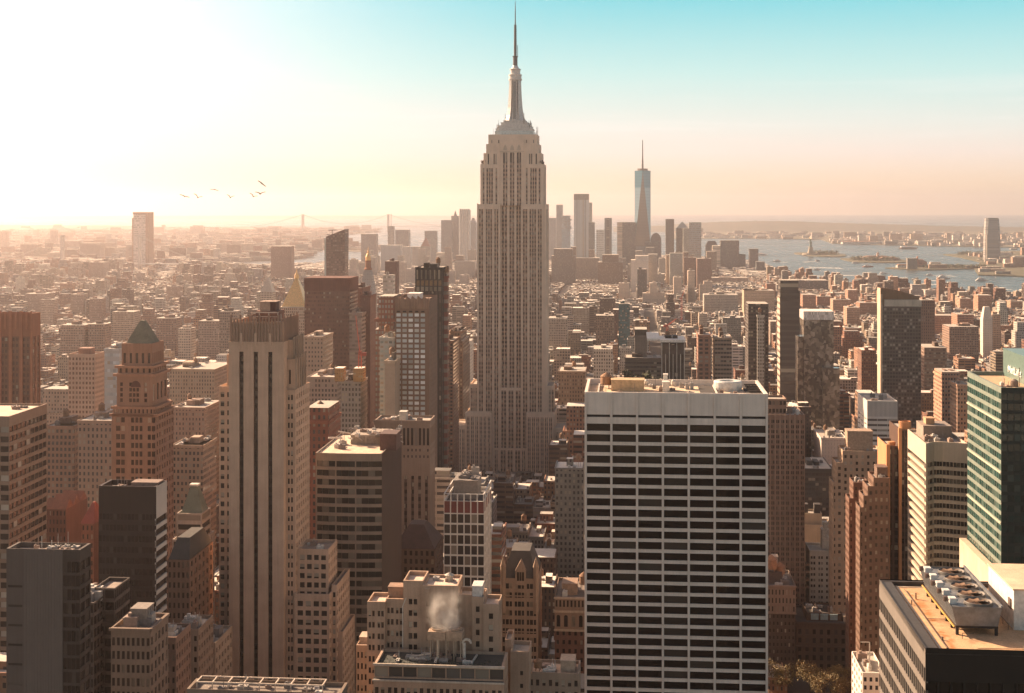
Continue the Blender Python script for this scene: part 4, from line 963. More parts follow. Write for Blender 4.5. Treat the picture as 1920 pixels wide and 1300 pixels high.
p = b.one('roof_rim', plain((.6, .55, .48), .7)); cx_, cy_ = w / 2 + .5, d / 2; zz = b.z(918); rx, ry = (w - 3.4) * .15, (d - 8) * .15; p.box(cx_ - rx - .4, cx_ + rx + .4, cy_ - ry - .4, cy_ + ry + .4, zz, zz + .8, bottom=True); p.ok(); b.done()
b = Bd('loft_building', 'brown loft block with dark mansard roof between black-brown and limestone towers', 314, 356, 540, 30, wall_mat((.20, .115, .08), .9, .2), yb=1180, glass=glass_mat((.03, .02, .015), (.2, .14, .1), .2, .15))
H = b.z(1050); w, d = b.w, b.d; b.tier(0, w, 0, d, 0, H, dict(nc=5, fl=3.9, wf=.5, hf=.55), dict(nc=6, fl=3.9, wf=.45, hf=.55), roof=False)
p = b.one('mansard_roof', roof_mat((.06, .055, .05))); p.pyr(.3, w - .3, .3, d - .3, H, b.z(1015), .6); p.ok(); b.done()
for px0, px1, D, yt, dep, lab, rgb, sd in ((290, 330, 470, 1195, 16, 'low brown walk-up in the dark gap right of the tan stone block', (.24, .15, .11), 61), (325, 372, 500, 1180, 18, 'low flat-roofed house in the dark gap left of the limestone tower', (.27, .19, .14), 62),
        (352, 404, 520, 1205, 22, 'small cream house at the left foot of the limestone tower', (.36, .26, .19), 63)):
    b = Bd('house', lab, px0, px1, D, dep, wall_mat(rgb, .9, .2), glass=glass_mat((.02, .015, .012), (.3, .23, .17), .2, .15)); H = b.z(yt); b.tier(0, b.w, 0, dep, 0, H, dict(nc=4, fl=3.8, wf=.45, hf=.5, mt=1.4), dict(nc=6, fl=3.8, wf=.45, hf=.5, mt=1.4)); b.clutter(1, b.w - 1, 3, dep - 4, H - 1.2, sd, 5); b.done()
b = Bd('office_building', 'flat roof with steel frames cut by the lower edge, left of centre', 350, 640, 400, 9, wall_mat((.2, .15, .115), .85, .15), roof=(.22, .18, .15))
H = b.z(1296); w, d = b.w, b.d; b.tier(0, w, 0, d, 0, H, dict(nc=14, fl=3.9), dict(nc=8, fl=3.9)); p = b.one('roof_frame', plain((.55, .45, .36), .6))
for i in range(9): p.bar((2 + i * 4.6, 3, H + 1), (2 + i * 4.6, 8, H + 1), .25); p.bar((2 + i * 4.6, 3, H - 1), (2 + i * 4.6, 3, H + 1), .2)
p.bar((2, 3, H + 1), (39, 3, H + 1), .25); p.bar((2, 8, H + 1), (39, 8, H + 1), .25); p.ok(); b.clutter(2, w - 3, 1, 8, H - 1.2, 64, 12, (.5, 1.4), (1, 3)); b.done()
# red-lit gables between the left towers
b = Bd('school_building', 'old brick hall with orange-lit steep gables, between the banded slab and black-brown tower', 84, 124, 660, 26, wall_mat((.14, .07, .05), .9, .2), yb=1010)
H = b.z(955); w, d = b.w, b.d; b.tier(0, w, 0, d, 0, H, dict(nc=6, fl=4, wf=.4, hf=.55), None, roof=False)
p = b.one('gable_roof', roof_mat((.20, .09, .06)))
for k in range(3): 
    y_ = d * k / 3; p.loft([(0, y_, H), (w, y_, H), (w, y_ + d / 3 - .1, H), (0, y_ + d / 3 - .1, H)], [(0, y_ + d / 6, H + 4.5), (w, y_ + d / 6, H + 4.5), (w, y_ + d / 6 + .1, H + 4.5), (0, y_ + d / 6 + .1, H + 4.5)])
p.ok(); b.done()
b = Bd('church', 'brick turret with red pointed roof beside the black-brown tower', 152, 176, 640, 16, wall_mat((.2, .09, .06), .9, .2), yb=1010)
H = b.z(982); w, d = b.w, b.d; b.tier(0, w, 0, d, 0, H, dict(nc=3, fl=4, wf=.4, hf=.55), None, roof=False); p = b.one('pointed_roof', roof_mat((.26, .07, .05))); p.pyr(-.3, w + .3, -.3, d + .3, H, b.z(948), .12); p.ok(); b.done()
# ================================================================== the tall antenna tower
LIME = wall_mat((.72, .57, .45), .85, .12)
b = Bd('skyscraper', 'very tall limestone skyscraper with stepped crown and antenna mast, centre', 895, 1024, 1250, 42, LIME, yb=885, glass=glass_mat((.03, .024, .022), (.35, .3, .26), .2, .15), roof=(.35, .29, .24))
X, Z = b.x, b.z; w, d = b.w, b.d
STR = grid_mat((.34, .22, .165), (.035, .027, .025), 3.75, 1.6, .98, .55, lit=.22, blind=(.40, .34, .28), var=.12)
def strips(x0, groups, **k):       # window strips given in frame columns
    return dict(cols=[(X(a) - x0, X(c) - x0) for g in groups for a, c in g], nr=1, rp=[(0, 1)], rec=.55, name='window_strip', mat=STR, **k)
def grp(a, c, n, gap=1.25):
    s = (c - a - gap * (n - 1)) / n
    return [(a + i * (s + gap), a + i * (s + gap) + s) for i in range(n)]
zb = Z(770)
SG = dict(nc=11, nr=1, wf=.5, rp=[(0, 1)], rec=.5, name='window_strip', mat=STR)
z383, z308, z270, z252 = Z(383), Z(308), Z(270), Z(252)
# shaft: two side blocks and the recessed middle bay
xl, xr = X(938), X(976.5)
b.tier(0, xl, 0, d, 0, z383, strips(0, [grp(898.3, 905.5, 2), grp(911, 922.5, 3), grp(927, 934, 2)], mt=4.5), None, None)
b.tier(xr, w, 0, d, 0, z383, strips(xr, [grp(980.5, 988.5, 2), grp(993, 1005, 3), grp(1008.5, 1015.5, 2)], mt=4.5), dict(SG, mt=4.5), None)
b.tier(xl, xr, 4.0, d - 1, 0, z308, strips(xl, [grp(940, 950, 2), grp(954.5, 963.5, 2), grp(967.5, 976, 2)]), roof=False)
# middle bay's lower, flush part with rounded heads
zc = Z(728); b.tier(xl + .02, xr - .02, .25, 3.99, 0, zc, strips(xl + .02, [grp(940, 949, 2), grp(953.5, 962.5, 2), grp(967, 976, 2)], mt=2.2), roof=True, par=.6)
# second stage
x0, x1 = X(900.5), X(1019); za, zbb = X(932), X(983)
b.tier(x0, X(937), .8, d - 2, z383 - 1.3, z308, strips(x0, [grp(905, 908, 1), grp(912, 924, 3), grp(929, 932, 1)], mt=3.5))
b.tier(X(982), x1, .8, d - 2, z383 - 1.3, z308, strips(X(982), [grp(986, 989, 1), grp(994, 1006, 3), grp(1010, 1013, 1)], mt=3.5), dict(SG, nc=10, mt=3.5))
b.tier(X(937), X(982), 1.4, d - 3, z383 - 1.3, Z(285), strips(X(937), [grp(943, 951, 2), grp(956, 964, 2), grp(969, 977, 2)], mt=1), par=0)
# crown
b.tier(X(911), X(1010), 2.2, d - 4, z308 - 1.3, z270, dict(cols=[(X(a) - X(911), X(c) - X(911)) for a, c in ((914, 916.5), (925, 927), (928.5, 930.5), (992, 994), (995.5, 997.5), (1004, 1006.5))], nr=1, rp=[(.05, .55)], rec=.6), dict(nc=6, nr=1, wf=.3, hf=.6), par=1)
b.tier(X(915), X(1006.5), 3.0, d - 5, z270 - 1.1, z252, dict(nc=7, nr=1, wf=.14, rp=[(.2, .5)], rec=.4), dict(nc=4, nr=1, wf=.15, rp=[(.2, .5)]), par=1)
p = b.one('crown_arch', wall_mat((.50, .42, .34)))
for a, c in ((943, 951), (956, 964), (969, 977)):
    m_ = X((a + c) / 2); xa, xb = X(a), X(c); zt, zm = Z(271), Z(282)
    p.poly([(xa, 1.33, zm), (xb, 1.33, zm), (xb - .6, 1.33, zm + 3), (m_, 1.33, zt), (xa + .6, 1.33, zm + 3)])
p.box(X(937), X(982), 1.0, 2.19, Z(285) + .05, Z(284.3) + .05); p.ok()
p = b.one('crown_bay', LIME); p.box(X(937), X(982), 1.45, 2.19, Z(284), Z(262)); p.ok()
strp = b.one('crown_window', glass_mat((.03, .022, .02), (.3, .25, .2), .1)); 
for a, c in ((943.5, 946.5), (947.5, 950.5), (956.5, 959.5), (960.5, 963.5), (969.5, 972.5), (973.5, 976.5)): strp.poly([(X(a), 1.40, Z(305)), (X(c), 1.40, Z(305)), (X(c), 1.40, Z(286)), (X(a), 1.40, Z(286))])
for a, c in ((944, 950), (957, 963), (970, 976)): pass
strp.ok()
b.tier(X(906), X(1014.5), 3.2, d - 6, z308 - 1.25, Z(287), None, None, par=1)
# observation deck, stepped metal base, mooring mast
MET = plain((.66, .62, .58), .5, .1, 'mast_metal'); cx, cyy = X(962.5), d / 2
p = b.one('glazed_deck', plain((.55, .58, .56), .3, .1)); r = (X(1000) - X(928)) / 2; p.box(cx - r, cx + r, 6, d - 6, z252 - .9, Z(245)); p.ok()
p = b.one('mast_base', MET)
for hw, ya, yb_ in ((34, 245, 240), (30, 240, 234), (25, 234, 228), (20.5, 228, 224)):
    q = hw / F * 1270; p.box(cx - q, cx + q, cyy - q * .8, cyy + q * .8, Z(ya), Z(yb_) - .01); p.box(cx - q - .5, cx + q + .5, cyy - q * .8 - .5, cyy + q * .8 + .5, Z(yb_) - .8, Z(yb_) - .2, bottom=True)
p.ok()
q = 1270 / F
p = b.one('mooring_mast', MET); p.lathe(cx, cyy, [(15 * q, Z(226)), (12.2 * q, Z(205)), (10.4 * q, Z(180)), (9.6 * q, Z(146))], 24); p.ok()
p = b.one('mast_wing', plain((.62, .59, .55), .4, .15, 'mast_metal'))
for k in range(4):
    t = k * pi / 2 + pi / 4; c_, s_ = cos(t), sin(t); n_ = (-s_, c_)
    st = [(20.5, 226, 5.5), (17, 214, 5), (14.4, 200, 4.4), (13, 180, 3.8), (12.2, 160, 3.2), (12, 148, 3)]
    for (ra, ya, ta), (rb, yb_, tb) in zip(st, st[1:]):
        A = [(cx + q * (r_ * c_ + s * tt * n_[0]), cyy + q * (r_ * s_ + s * tt * n_[1]), Z(y_)) for r_, y_, tt, s in ((ra, ya, ta, -1), (ra, ya, ta, 1))]
        B = [(cx + q * (r_ * c_ + s * tt * n_[0]), cyy + q * (r_ * s_ + s * tt * n_[1]), Z(y_)) for r_, y_, tt, s in ((rb, yb_, tb, -1), (rb, yb_, tb, 1))]
        Ai = [(cx + s * ta * n_[0] * q, cyy + s * ta * n_[1] * q, Z(ya)) for s in (-1, 1)]; Bi = [(cx + s * tb * n_[0] * q, cyy + s * tb * n_[1] * q, Z(yb_)) for s in (-1, 1)]
        p.loft([A[0], A[1], Ai[1], Ai[0]], [B[0], B[1], Bi[1], Bi[0]], 0, True)
p.ok()
p = b.one('mast_window', plain((.05, .055, .055), .2)); p.box(cx - 2.6 * q, cx + 2.6 * q, cyy - 14.3 * q, cyy - 8 * q, Z(222), Z(150)); p.ok()
p = b.one('mast_mullion', MET)
for k in (-2.7, -.9, .9, 2.7): p.box(cx + (k - .35) * q, cx + (k + .35) * q, cyy - 14.9 * q, cyy - 14.31 * q, Z(224), Z(149))
p.ok()
p = b.one('mast_head', MET); p.lathe(cx, cyy, [(12 * q, Z(148)), (12.8 * q, Z(146)), (12.8 * q, Z(144)), (11.6 * q, Z(143.5)), (11.8 * q, Z(138.5)), (12.4 * q, Z(138)), (12.4 * q, Z(136)), (9.6 * q, Z(135)), (9.6 * q, Z(128)), (10.6 * q, Z(127)), (10.6 * q, Z(125.5)), (7 * q, Z(124)), (4.6 * q, Z(119))], 24); p.ok()
p = b.one('antenna', plain((.16, .15, .15), .5, .4))
p.lathe(cx, cyy, [(4.4 * q, Z(120)), (4.2 * q, Z(103)), (5.6 * q, Z(102)), (5.6 * q, Z(101)), (2.6 * q, Z(100.5)), (2.6 * q, Z(84)), (2.2 * q, Z(60)), (2.0 * q, Z(43)), (3.0 * q, Z(42.5)), (3.0 * q, Z(41.5)), (1.1 * q, Z(41)), (.9 * q, Z(15)), (.5 * q, Z(0)), (.2 * q, Z(-6))], 10)
for k in range(14): 
    z = Z(98 - k * 4); p.lathe(cx, cyy, [(3.0 * q, z), (3.0 * q, z + .5), (1.5 * q, z + .5)], 8)
p.bar((cx + 4.5 * q, cyy, Z(103)), (cx + 4.5 * q, cyy, Z(80)), .35)
p.ok()
p = b.one('aerial', plain((.22, .18, .16), .6)); r_ = random.Random(5)
for i in range(46):
    s = r_.choice((-1, 1)); zz = r_.choice((252, 245, 240, 228)); xx = cx + s * q * (r_.uniform(38, 44) if zz == 252 else r_.uniform(28, 34) if zz == 245 else r_.uniform(25, 30) if zz == 240 else r_.uniform(17, 20)); yy = r_.uniform(8, d - 8)
    h = r_.uniform(2, 8); p.bar((xx, yy, Z(zz) - 1.5), (xx, yy, Z(zz) + h), r_.uniform(.12, .4))
for i in range(60):
    xx = X(r_.choice((r_.uniform(901, 911), r_.uniform(1010, 1018)))); p.bar((xx, r_.uniform(1.5, 30), z308 - 1), (xx, r_.uniform(1.5, 30), z308 + r_.uniform(1, 4)), r_.uniform(.1, .5))
p.ok()
# lower shoulders
def sh(px0, px1, yt, y0, y1, groups, R=None):
    xa, xb = X(px0), X(px1); b.tier(xa, xb, y0, y1, 0, Z(yt), strips(xa, groups, mt=3.5), R)
sh(880, 895.2, 722, 3, 40, [grp(882, 887, 2), grp(889, 893, 2)])
sh(1023.8, 1036, 724, 3, 40, [grp(1029, 1033, 2), grp(1034.5, 1037.5, 1)], dict(SG, nc=9, mt=3))
sh(875, 923, 772, -9, -.6, [grp(877.5, 882, 2), grp(885.5, 890, 2), grp(893.5, 898, 2), grp(901.5, 906, 2), grp(909, 913.5, 2), grp(916.5, 921, 2)])
sh(875, 895.1, 772.5, -.55, 40, [])
sh(988, 1039, 772, -9, -.6, [grp(991, 996, 2), grp(999, 1004, 2), grp(1007, 1012, 2), grp(1015, 1020, 2), grp(1023, 1028, 2), grp(1031, 1036, 2)], dict(SG, nc=2, mt=3))
sh(1028.5, 1039.5, 772.5, -.55, 44, [], dict(SG, nc=9, mt=3))
sh(850, 874.5, 797, -6, 30, [grp(853, 857, 2), grp(861, 865, 2), grp(868, 872, 2)])
sh(1040, 1064, 800, -6, 30, [grp(1043, 1047, 2), grp(1050, 1054, 2), grp(1057, 1061, 2)], dict(SG, nc=7, mt=3))
b.tier(X(924), X(987), -6, -.7, 0, Z(840), strips(X(924), [grp(929, 934, 2), grp(940, 949, 2), grp(953, 962, 2), grp(967, 976, 2), grp(980, 985, 2)], mt=1))
p = b.one('pier', LIME)
for px in (895.6, 908.3, 924.8, 936.4, 978.4, 990.8, 1006.6, 1017.4, 1022.6): p.box(X(px) - .55, X(px) + .55, -.55, -.005, zb * 0 + 60, z383 + .6)
p.ok()
b.done(100)

# ================================================================== centre foreground
# curved banded glass block
b = Bd('office_tower', 'banded glass block with gently curved front and dark blank side, left of centre', 592, 716, 600, 52, wall_mat((.235, .19, .155), .7, .14), yb=1160, glass=glass_mat((.014, .015, .014), (.17, .15, .125), .16, .08), roof=(.66, .50, .37))
H = b.z(850); w, d = b.w, b.d; nr = int(H // 3.95)
pl = [(w * i / 10, -1.0 * (1 - (2 * i / 10 - 1) ** 2)) for i in range(11)]
pl[10] = (w, 0)
for i in range(10):
    b.face(pl[i], pl[i + 1], H - 3.2, H); b.face(pl[i], pl[i + 1], 0, H - 3.2, dict(nc=1, nr=nr, wf=.999, rp=[(.34, .98)], rec=.45, ml=.55 if i in (0, 3, 6) else 0))
b.mb('dark_side', wall_mat((.05, .030, .025), .75, .15)); b.face((w, 0), (w, d), 0, H, None, 'dark_side'); b.face((w, d), (0, d), 0, H, None, 'dark_side'); b.face((0, d), (0, 0), 0, H, None, 'dark_side')
b.pcap(pl + [(w, d), (0, d)], H, .7, .5)
b.unit(b.x(703), b.x(740, 8), 12, 24, H - .7, b.z(822), (.09, .05, .045), 'plant_room')
p = b.one('roof_pipe', plain((.5, .45, .4), .5)); r_ = random.Random(9)
for i in range(26): xx = r_.uniform(6, 28); yy = r_.uniform(24, 46); p.bar((xx, yy, H + r_.uniform(0, 4)), (xx + r_.uniform(-6, 6), yy + r_.uniform(-3, 3), H + r_.uniform(0, 5)), r_.uniform(.2, .6))
p.ok(); b.unit(10, 26, 26, 44, H - .7, H + 3.5, (.34, .28, .23), 'cooling_unit'); b.clutter(6, 30, 22, 48, H + 3.2, 71, 12, (.8, 2.2), (1.2, 3.5)); b.clutter(3, 12, 8, 30, H - .7, 72, 6, (.8, 2), (1, 3)); b.done(100)
# tall pier tower behind
b = Bd('office_tower', 'tan tower of tall window piers and square attic windows behind the curved glass block', 702, 806, 760, 20, wall_mat((.27, .20, .155), .85, .15), yb=1000, glass=glass_mat((.028, .022, .02), (.3, .24, .2), .18, .12))
H = b.z(789); w, d = b.w, b.d
z1, z2 = b.z(838), b.z(862)
b.tier(0, w, 0, d, z1, H, dict(nc=14, nr=1, wf=.6, rp=[(.06, .72)], rec=.7), dict(nc=5, nr=1, wf=.5, rp=[(.06, .72)]))
b.tier(0, w, 0, d, z2, z1, dict(nc=14, nr=2, wf=.36, hf=.42), dict(nc=10, nr=2, wf=.36, hf=.42), roof=False)
b.tier(0, w, 0, d, 0, z2, dict(nc=8, nr=1, wf=.42, rp=[(0, .93)], rec=.8, name='window_strip', mat=grid_mat((.12, .08, .062), (.025, .02, .018), 3.9, 1.7, .9, .55, lit=.12)), dict(nc=10, nr=1, wf=.45, rp=[(0, .93)], rec=.8, name='window_strip', mat=grid_mat((.12, .08, .062), (.025, .02, .018), 3.9, 1.7, .9, .55, lit=.12)), roof=False)
p = b.one('cornice', b.mats['wall']); p.box(-.4, w + .4, -.5, -.004, H - 1.4, H + .3, bottom=True); p.ok()
b.unit(w * .42, w * .55, 5, 11, H - 1.2, H + 4, (.5, .46, .4), 'penthouse'); b.clutter(2, w - 2, 3, 18, H - 1.2, 73, 9, (.8, 2.4), (1.5, 5)); b.done()
# white grid tower with red top panels
b = Bd('office_tower', 'white-gridded tower with dark red panels under its open roof frame, centre', 832, 908, 610, 32, wall_mat((.56, .53, .49), .7, .08), yb=1110, glass=glass_mat((.022, .02, .02), (.2, .17, .14), .2, .08), roof=(.10, .09, .085))
H = b.z(928); w, d = b.w, b.d; zr_ = b.z(940)
b.tier(0, w, 0, d, b.z(963), zr_, dict(nc=6, nr=1, wf=.84, hf=.96, rec=.3, name='red_panel', mat=plain((.13, .028, .025), .6)), dict(nc=4, nr=1, wf=.8, hf=.96, rec=.3, name='red_panel', mat=plain((.13, .028, .025), .6)))
b.tier(0, w, 0, d, 0, b.z(963), dict(nc=6, fl=4.6, wf=.84, hf=.84, rec=.4), dict(nc=4, fl=4.6, wf=.55, hf=.84, rec=.4), roof=False)
p = b.one('roof_frame', b.mats['wall']); p.box(0, w, -.1, .5, zr_ + 3.0, H + .4, bottom=True); p.box(w - .5, w, .5, d, zr_ + 3.0, H + .4, bottom=True); p.box(0, .5, .5, d, zr_ + 3.0, H + .4, bottom=True)
for i in range(7): xx = (w - .5) * i / 6; p.box(xx, xx + .5, 0, .4, zr_, zr_ + 3.0)
for i in range(1, 5): yy = d * i / 4 - .5; p.box(w - .5, w, yy, yy + .5, zr_, zr_ + 3)
p.ok()
b.unit(3, w - 4, 10, 26, zr_ - 1.2, zr_ + 7, (.22, .19, .17), 'plant_room'); b.clutter(4, w - 4, 10, 26, zr_ + 7, 74, 9, (1, 3.5), (1.2, 4)); b.done()
# cream stepped hotel with steam
CR = wall_mat((.41, .285, .205), .85, .2); GCR = glass_mat((.016, .013, .012), (.42, .36, .28), .32, .15, split=True)
b = Bd('hotel', 'cream stepped hotel with blank central shaft behind the steam plume, bottom centre', 688, 935, 458, 13, CR, glass=GCR, roof=(.62, .50, .40))
X, Z = b.x, b.z; w, d = b.w, b.d
fl = dict(fl=3.75, hf=.5, mt=2.0)
H = Z(1098)
b.tier(X(755), X(792), 1.2, 14, 0, Z(1092), dict(fl, cols=[(1.8, 3.0), (3.4, 4.6)], nr=None, mt=5), None, None, 1.4)
b.tier(X(792), X(858), 0, 14, 0, H, None, dict(nc=3, fl=3.75, wf=.3, hf=.45, mt=6), None, .9)
b.tier(X(797), X(806), -.35, -.004, 0, Z(1104), dict(nc=1, fl=3.75, wf=.55, hf=.5, mt=3), None, None, 0)
b.tier(X(688), X(722), .5, 12, 0, Z(1132), dict(fl, nc=2, pat=[(.15, .42), (.55, .82)]), None, dict(fl, nc=5, wf=.4))
b.tier(X(722), X(755), 2, 12, 0, Z(1128), dict(fl, nc=2, pat=[(.12, .4), (.55, .85)]))
b.unit(X(722), X(752), 6, 11, Z(1128) - 1, Z(1112), (.30, .19, .13), 'penthouse')
b.tier(X(858), X(884), 2.5, 12, 0, Z(1118), None); b.tier(X(884), X(906), 1, 12, 0, Z(1120), dict(fl, nc=1, wf=.32), None)
b.unit(X(884), X(902), 2.5, 9, Z(1120) - 1, Z(1121) + 3.4, (.6, .56, .52), 'penthouse')
b.tier(X(906), X(935), 0, 12, 0, Z(1131), dict(fl, nc=1, wf=.28), dict(fl, nc=5, wf=.35))
p = b.one('down_pipe', plain((.6, .55, .48), .5)); p.bar((X(754), 1.2, 60), (X(754), 1.2, Z(1140)), .22); p.bar((X(754), 1.2, Z(1140)), (X(760), 1.2, Z(1125)), .22); p.ok()
b.clutter(X(800), X(855), 5, 13, H - .9, 75, 3, (.5, 1.2), (1, 2.5)); p = b.one('roof_fan', plain((.4, .36, .3), .6)); p.lathe(X(836), 9, [(1.2, H - .9), (1.2, H + .9), (1.7, H + 1.2), (.2, H + 2)], 12); p.ok()
b.done(100)
b = Bd('apartment_building', 'cream block with glazed top floor and green terrace, carrying the steaming roof plant', 700, 944, 440, 16, CR, glass=GCR, roof=(.05, .055, .05))
X, Z = b.x, b.z; w, d = b.w, b.d; H = Z(1250)
b.tier(0, w, 0, d, 0, Z(1277), dict(nc=10, pat=[(.12, .4), (.58, .86)], fl=3.9, hf=.55, mt=1.6), dict(nc=8, fl=3.9, hf=.5), None, 0)
b.tier(0, w, 1.2, d, Z(1277), H, dict(nc=9, nr=1, wf=.93, rp=[(.1, .8)], rec=.6, name='glazed_bay', mat=glass_mat((.05, .05, .047), (.3, .27, .22), .3, .1)), None, None, .9)
p = b.one('cornice', wall_mat((.52, .44, .36))); p.box(-.3, w + .3, .6, 1.195, H - .5, H + .2, bottom=True); p.box(-.3, w + .3, -.4, -.004, Z(1277) - .5, Z(1277), bottom=True); p.ok()
hd = MB(); r_ = random.Random(4)
for i in range(700):
    x_, y_ = r_.uniform(.8, w - .8), r_.choice((r_.uniform(2.2, 4), r_.uniform(2.2, 4), r_.uniform(4, 9))); z_ = H - .8 + abs(r_.gauss(0, .45)); s_ = r_.uniform(.12, .3); a = r_.uniform(0, 6.3)
    hd.poly([(x_ - s_ * cos(a), y_ - s_ * sin(a), z_), (x_, y_, z_ + s_), (x_ + s_ * cos(a), y_ + s_ * sin(a), z_)])
o = hd.build('planting', plain((.035, .05, .025), .8), b.root); o['kind'] = 'stuff'
zr = H - .9
for k, (xa, xb, y_) in enumerate(((795, 830, 8), (830, 862, 8))):
    p = b.one('cooling_tower', plain((.38, .27, .19), .7)); p.box(X(xa), X(xb) - .15, y_, y_ + 5.5, Z(1216), Z(1200)); p.lathe((X(xa) + X(xb)) / 2, y_ + 2.8, [(2.1, Z(1200)), (2.2, Z(1196.5)), (1.9, Z(1196.5)), (1.8, Z(1199.6))], 18); p.ok()
p = b.one('unit_stand', plain((.5, .4, .3), .6))
for xx in (800, 814, 830, 845, 858):
    p.bar((X(xx), 8.2, zr), (X(xx), 8.2, Z(1216)), .14); p.bar((X(xx), 13, zr), (X(xx), 13, Z(1216)), .14)
p.box(X(812), X(816), 8.0, 9, zr, Z(1216)); p.ok()
p = b.one('duct', plain((.62, .58, .52), .4, .3)); p.lathe(X(864), 9, [(.5, zr), (.5, Z(1222)), (.45, Z(1221))], 10)
for i in range(8):
    t0, t1 = pi * i / 8, pi * (i + 1) / 8; p.bar((X(869) - 1.3 * cos(t0), 9, Z(1222) + 1.3 * sin(t0)), (X(869) - 1.3 * cos(t1), 9, Z(1222) + 1.3 * sin(t1)), .45)
p.ok(); p = b.one('roof_pipe', plain((.62, .58, .52), .4, .3)); p.bar((X(755), 9, zr + .7), (X(800), 8.5, zr + 2.2), .22); p.bar((X(760), 8, zr + .7), (X(790), 7, zr + .7), .35); p.bar((X(880), 4, zr + .5), (X(886), 13, zr + .7), .35); p.bar((X(812), 4, zr + .4), (X(812), 8, zr + .8), .5); p.ok()
b.clutter(4, w - 4, 4, 14, zr, 76, 16, (.5, 1.6), (1, 4)); b.done(100)
SMK = (X(826), 10.5, Z(1198)); SMP = b.root
b = Bd('apartment_building', 'blank-sided cream block with one small window, right of the green terrace', 945, 992, 462, 12, CR, glass=GCR)
H = b.z(1222); w, d = b.w, b.d; b.tier(b.x(957), w, 0, d, 0, H, dict(cols=[(3.2, 4.2)], fl=4.2, hf=.35, mt=5)); b.tier(0, b.x(957) - .01, 4, d + 3, 0, b.z(1207), None); b.done()
b = Bd('apartment_building', 'low flat-roofed block with penthouse box, bottom centre beside the white-framed tower', 990, 1086, 470, 14, wall_mat((.32, .235, .175), .85, .18), glass=GCR, roof=(.62, .46, .34))
H = b.z(1262); w, d = b.w, b.d; b.tier(0, w, 0, d, 0, H, dict(nc=8, fl=3.9, mt=1.5)); b.unit(b.x(1050), b.x(1077), 4, 11, H - 1.2, b.z(1246), (.42, .32, .24), 'penthouse'); b.clutter(2, w * .6, 2, 12, H - 1.2, 77, 9, (.6, 2), (1.2, 4)); b.tank(3, 5, H - 1, 1.4, 2.2); b.done()
b = Bd('apartment_building', 'small cream stair tower left of the cream stepped hotel', 668, 689, 480, 12, CR, glass=GCR); H = b.z(1210); b.tier(0, b.w, 0, 12, 0, H, dict(nc=3, fl=3.75, hf=.55, mt=1.5)); b.unit(.5, b.w - .5, 3, 9, H - 1.2, b.z(1200), (.5, .36, .27), 'penthouse'); b.done()
b = Bd('office_building', 'dark grey glazed block in shadow between limestone tower and cream stepped hotel', 640, 690, 640, 40, wall_mat((.15, .13, .115), .7, .15), glass=DK)
H = b.z(1150); b.tier(0, b.w, 0, 40, 0, H, dict(nc=7, fl=4.2, wf=.55, hf=.7)); b.clutter(1, b.w - 1, 4, 30, H - 1.2, 78, 4); b.done()
# gabled gothic loft tower
b = Bd('loft_building', 'tan gothic loft tower with steep gabled slate roof, centre', 940, 1008, 640, 30, wall_mat((.31, .215, .155), .88, .18), yb=1250, glass=glass_mat((.018, .014, .012), (.36, .28, .2), .2, .12))
H = b.z(1085); w, d = b.w, b.d
b.tier(0, w, 0, d, 0, H, dict(nc=3, pat=[(.1, .3), (.36, .62), (.68, .88)], fl=4.1, hf=.6, mt=1.5, rec=.5), dict(nc=7, fl=4.1, wf=.4, hf=.55, mt=1.5), roof=False)
p = b.one('slate_roof', roof_mat((.075, .066, .06))); p.pyr(.4, w - .4, .6, d - .4, H, b.z(1040), .55); p.ok()
p = b.one('gable', b.mats['wall']); a, c = b.x(966), b.x(986); m_ = (a + c) / 2; zt = b.z(1052)
p.loft([(a, -.3, H - 3), (c, -.3, H - 3), (c, 5, H - 3), (a, 5, H - 3)], [(a, -.3, H + 3.5), (c, -.3, H + 3.5), (c, 5, H + 3.5), (a, 5, H + 3.5)], 0, False); p.poly([(a, -.3, H + 3.5), (c, -.3, H + 3.5), (m_, -.3, zt)]); p.poly([(a, 5, H + 3.5), (c, 5, H + 3.5), (m_, 5, zt)]); p.poly([(a, -.3, H + 3.5), (m_, -.3, zt), (m_, 5, zt), (a, 5, H + 3.5)]); p.poly([(c, -.3, H + 3.5), (m_, -.3, zt), (m_, 5, zt), (c, 5, H + 3.5)]); p.ok()
p = b.one('gable_window', glass_mat((.02, .015, .012), pb=0)); 
for k in range(3): p.poly([(m_ - 1.6 + k * 1.15, -.34, H - 1), (m_ - .7 + k * 1.15, -.34, H - 1), (m_ - .7 + k * 1.15, -.34, H + 3), (m_ - 1.6 + k * 1.15, -.34, H + 3)])
p.ok()
p = b.one('turret', b.mats['wall'])
for xx in (0, w - 1.6): p.lathe(xx + .8, .8, [(1.3, H - 16), (1.3, H + 5), (1.5, H + 5.2), (.05, H + 10)], 8)
p.ok()
p = b.one('cornice', b.mats['wall'])
for j in (1, 3, 6): p.box(-.3, w + .3, -.35, -.004, H - j * 8.2, H - j * 8.2 + .5, bottom=True)
p.ok(); b.done()
b = Bd('loft_building', 'ornate brown loft block with row of tall arches left of the white-framed tower', 1040, 1096, 640, 34, wall_mat((.24, .16, .115), .88, .18), yb=1250, glass=glass_mat((.014, .011, .010), (.25, .2, .15), .15, .12), roof=(.2, .16, .13))
H = b.z(1120); w, d = b.w, b.d; z1, z2 = b.z(1145), b.z(1180)
b.tier(0, w, 0, d, z1, H, dict(nc=8, nr=1, wf=.5, hf=.5)); b.tier(0, w, 0, d, z2, z1, dict(nc=4, nr=1, wf=.5, rp=[(.1, .65)], rec=.6, name='arched_window'), roof=False)
p = b.one('arch', glass_mat((.014, .011, .010), (.25, .2, .15), .15, .12)); 
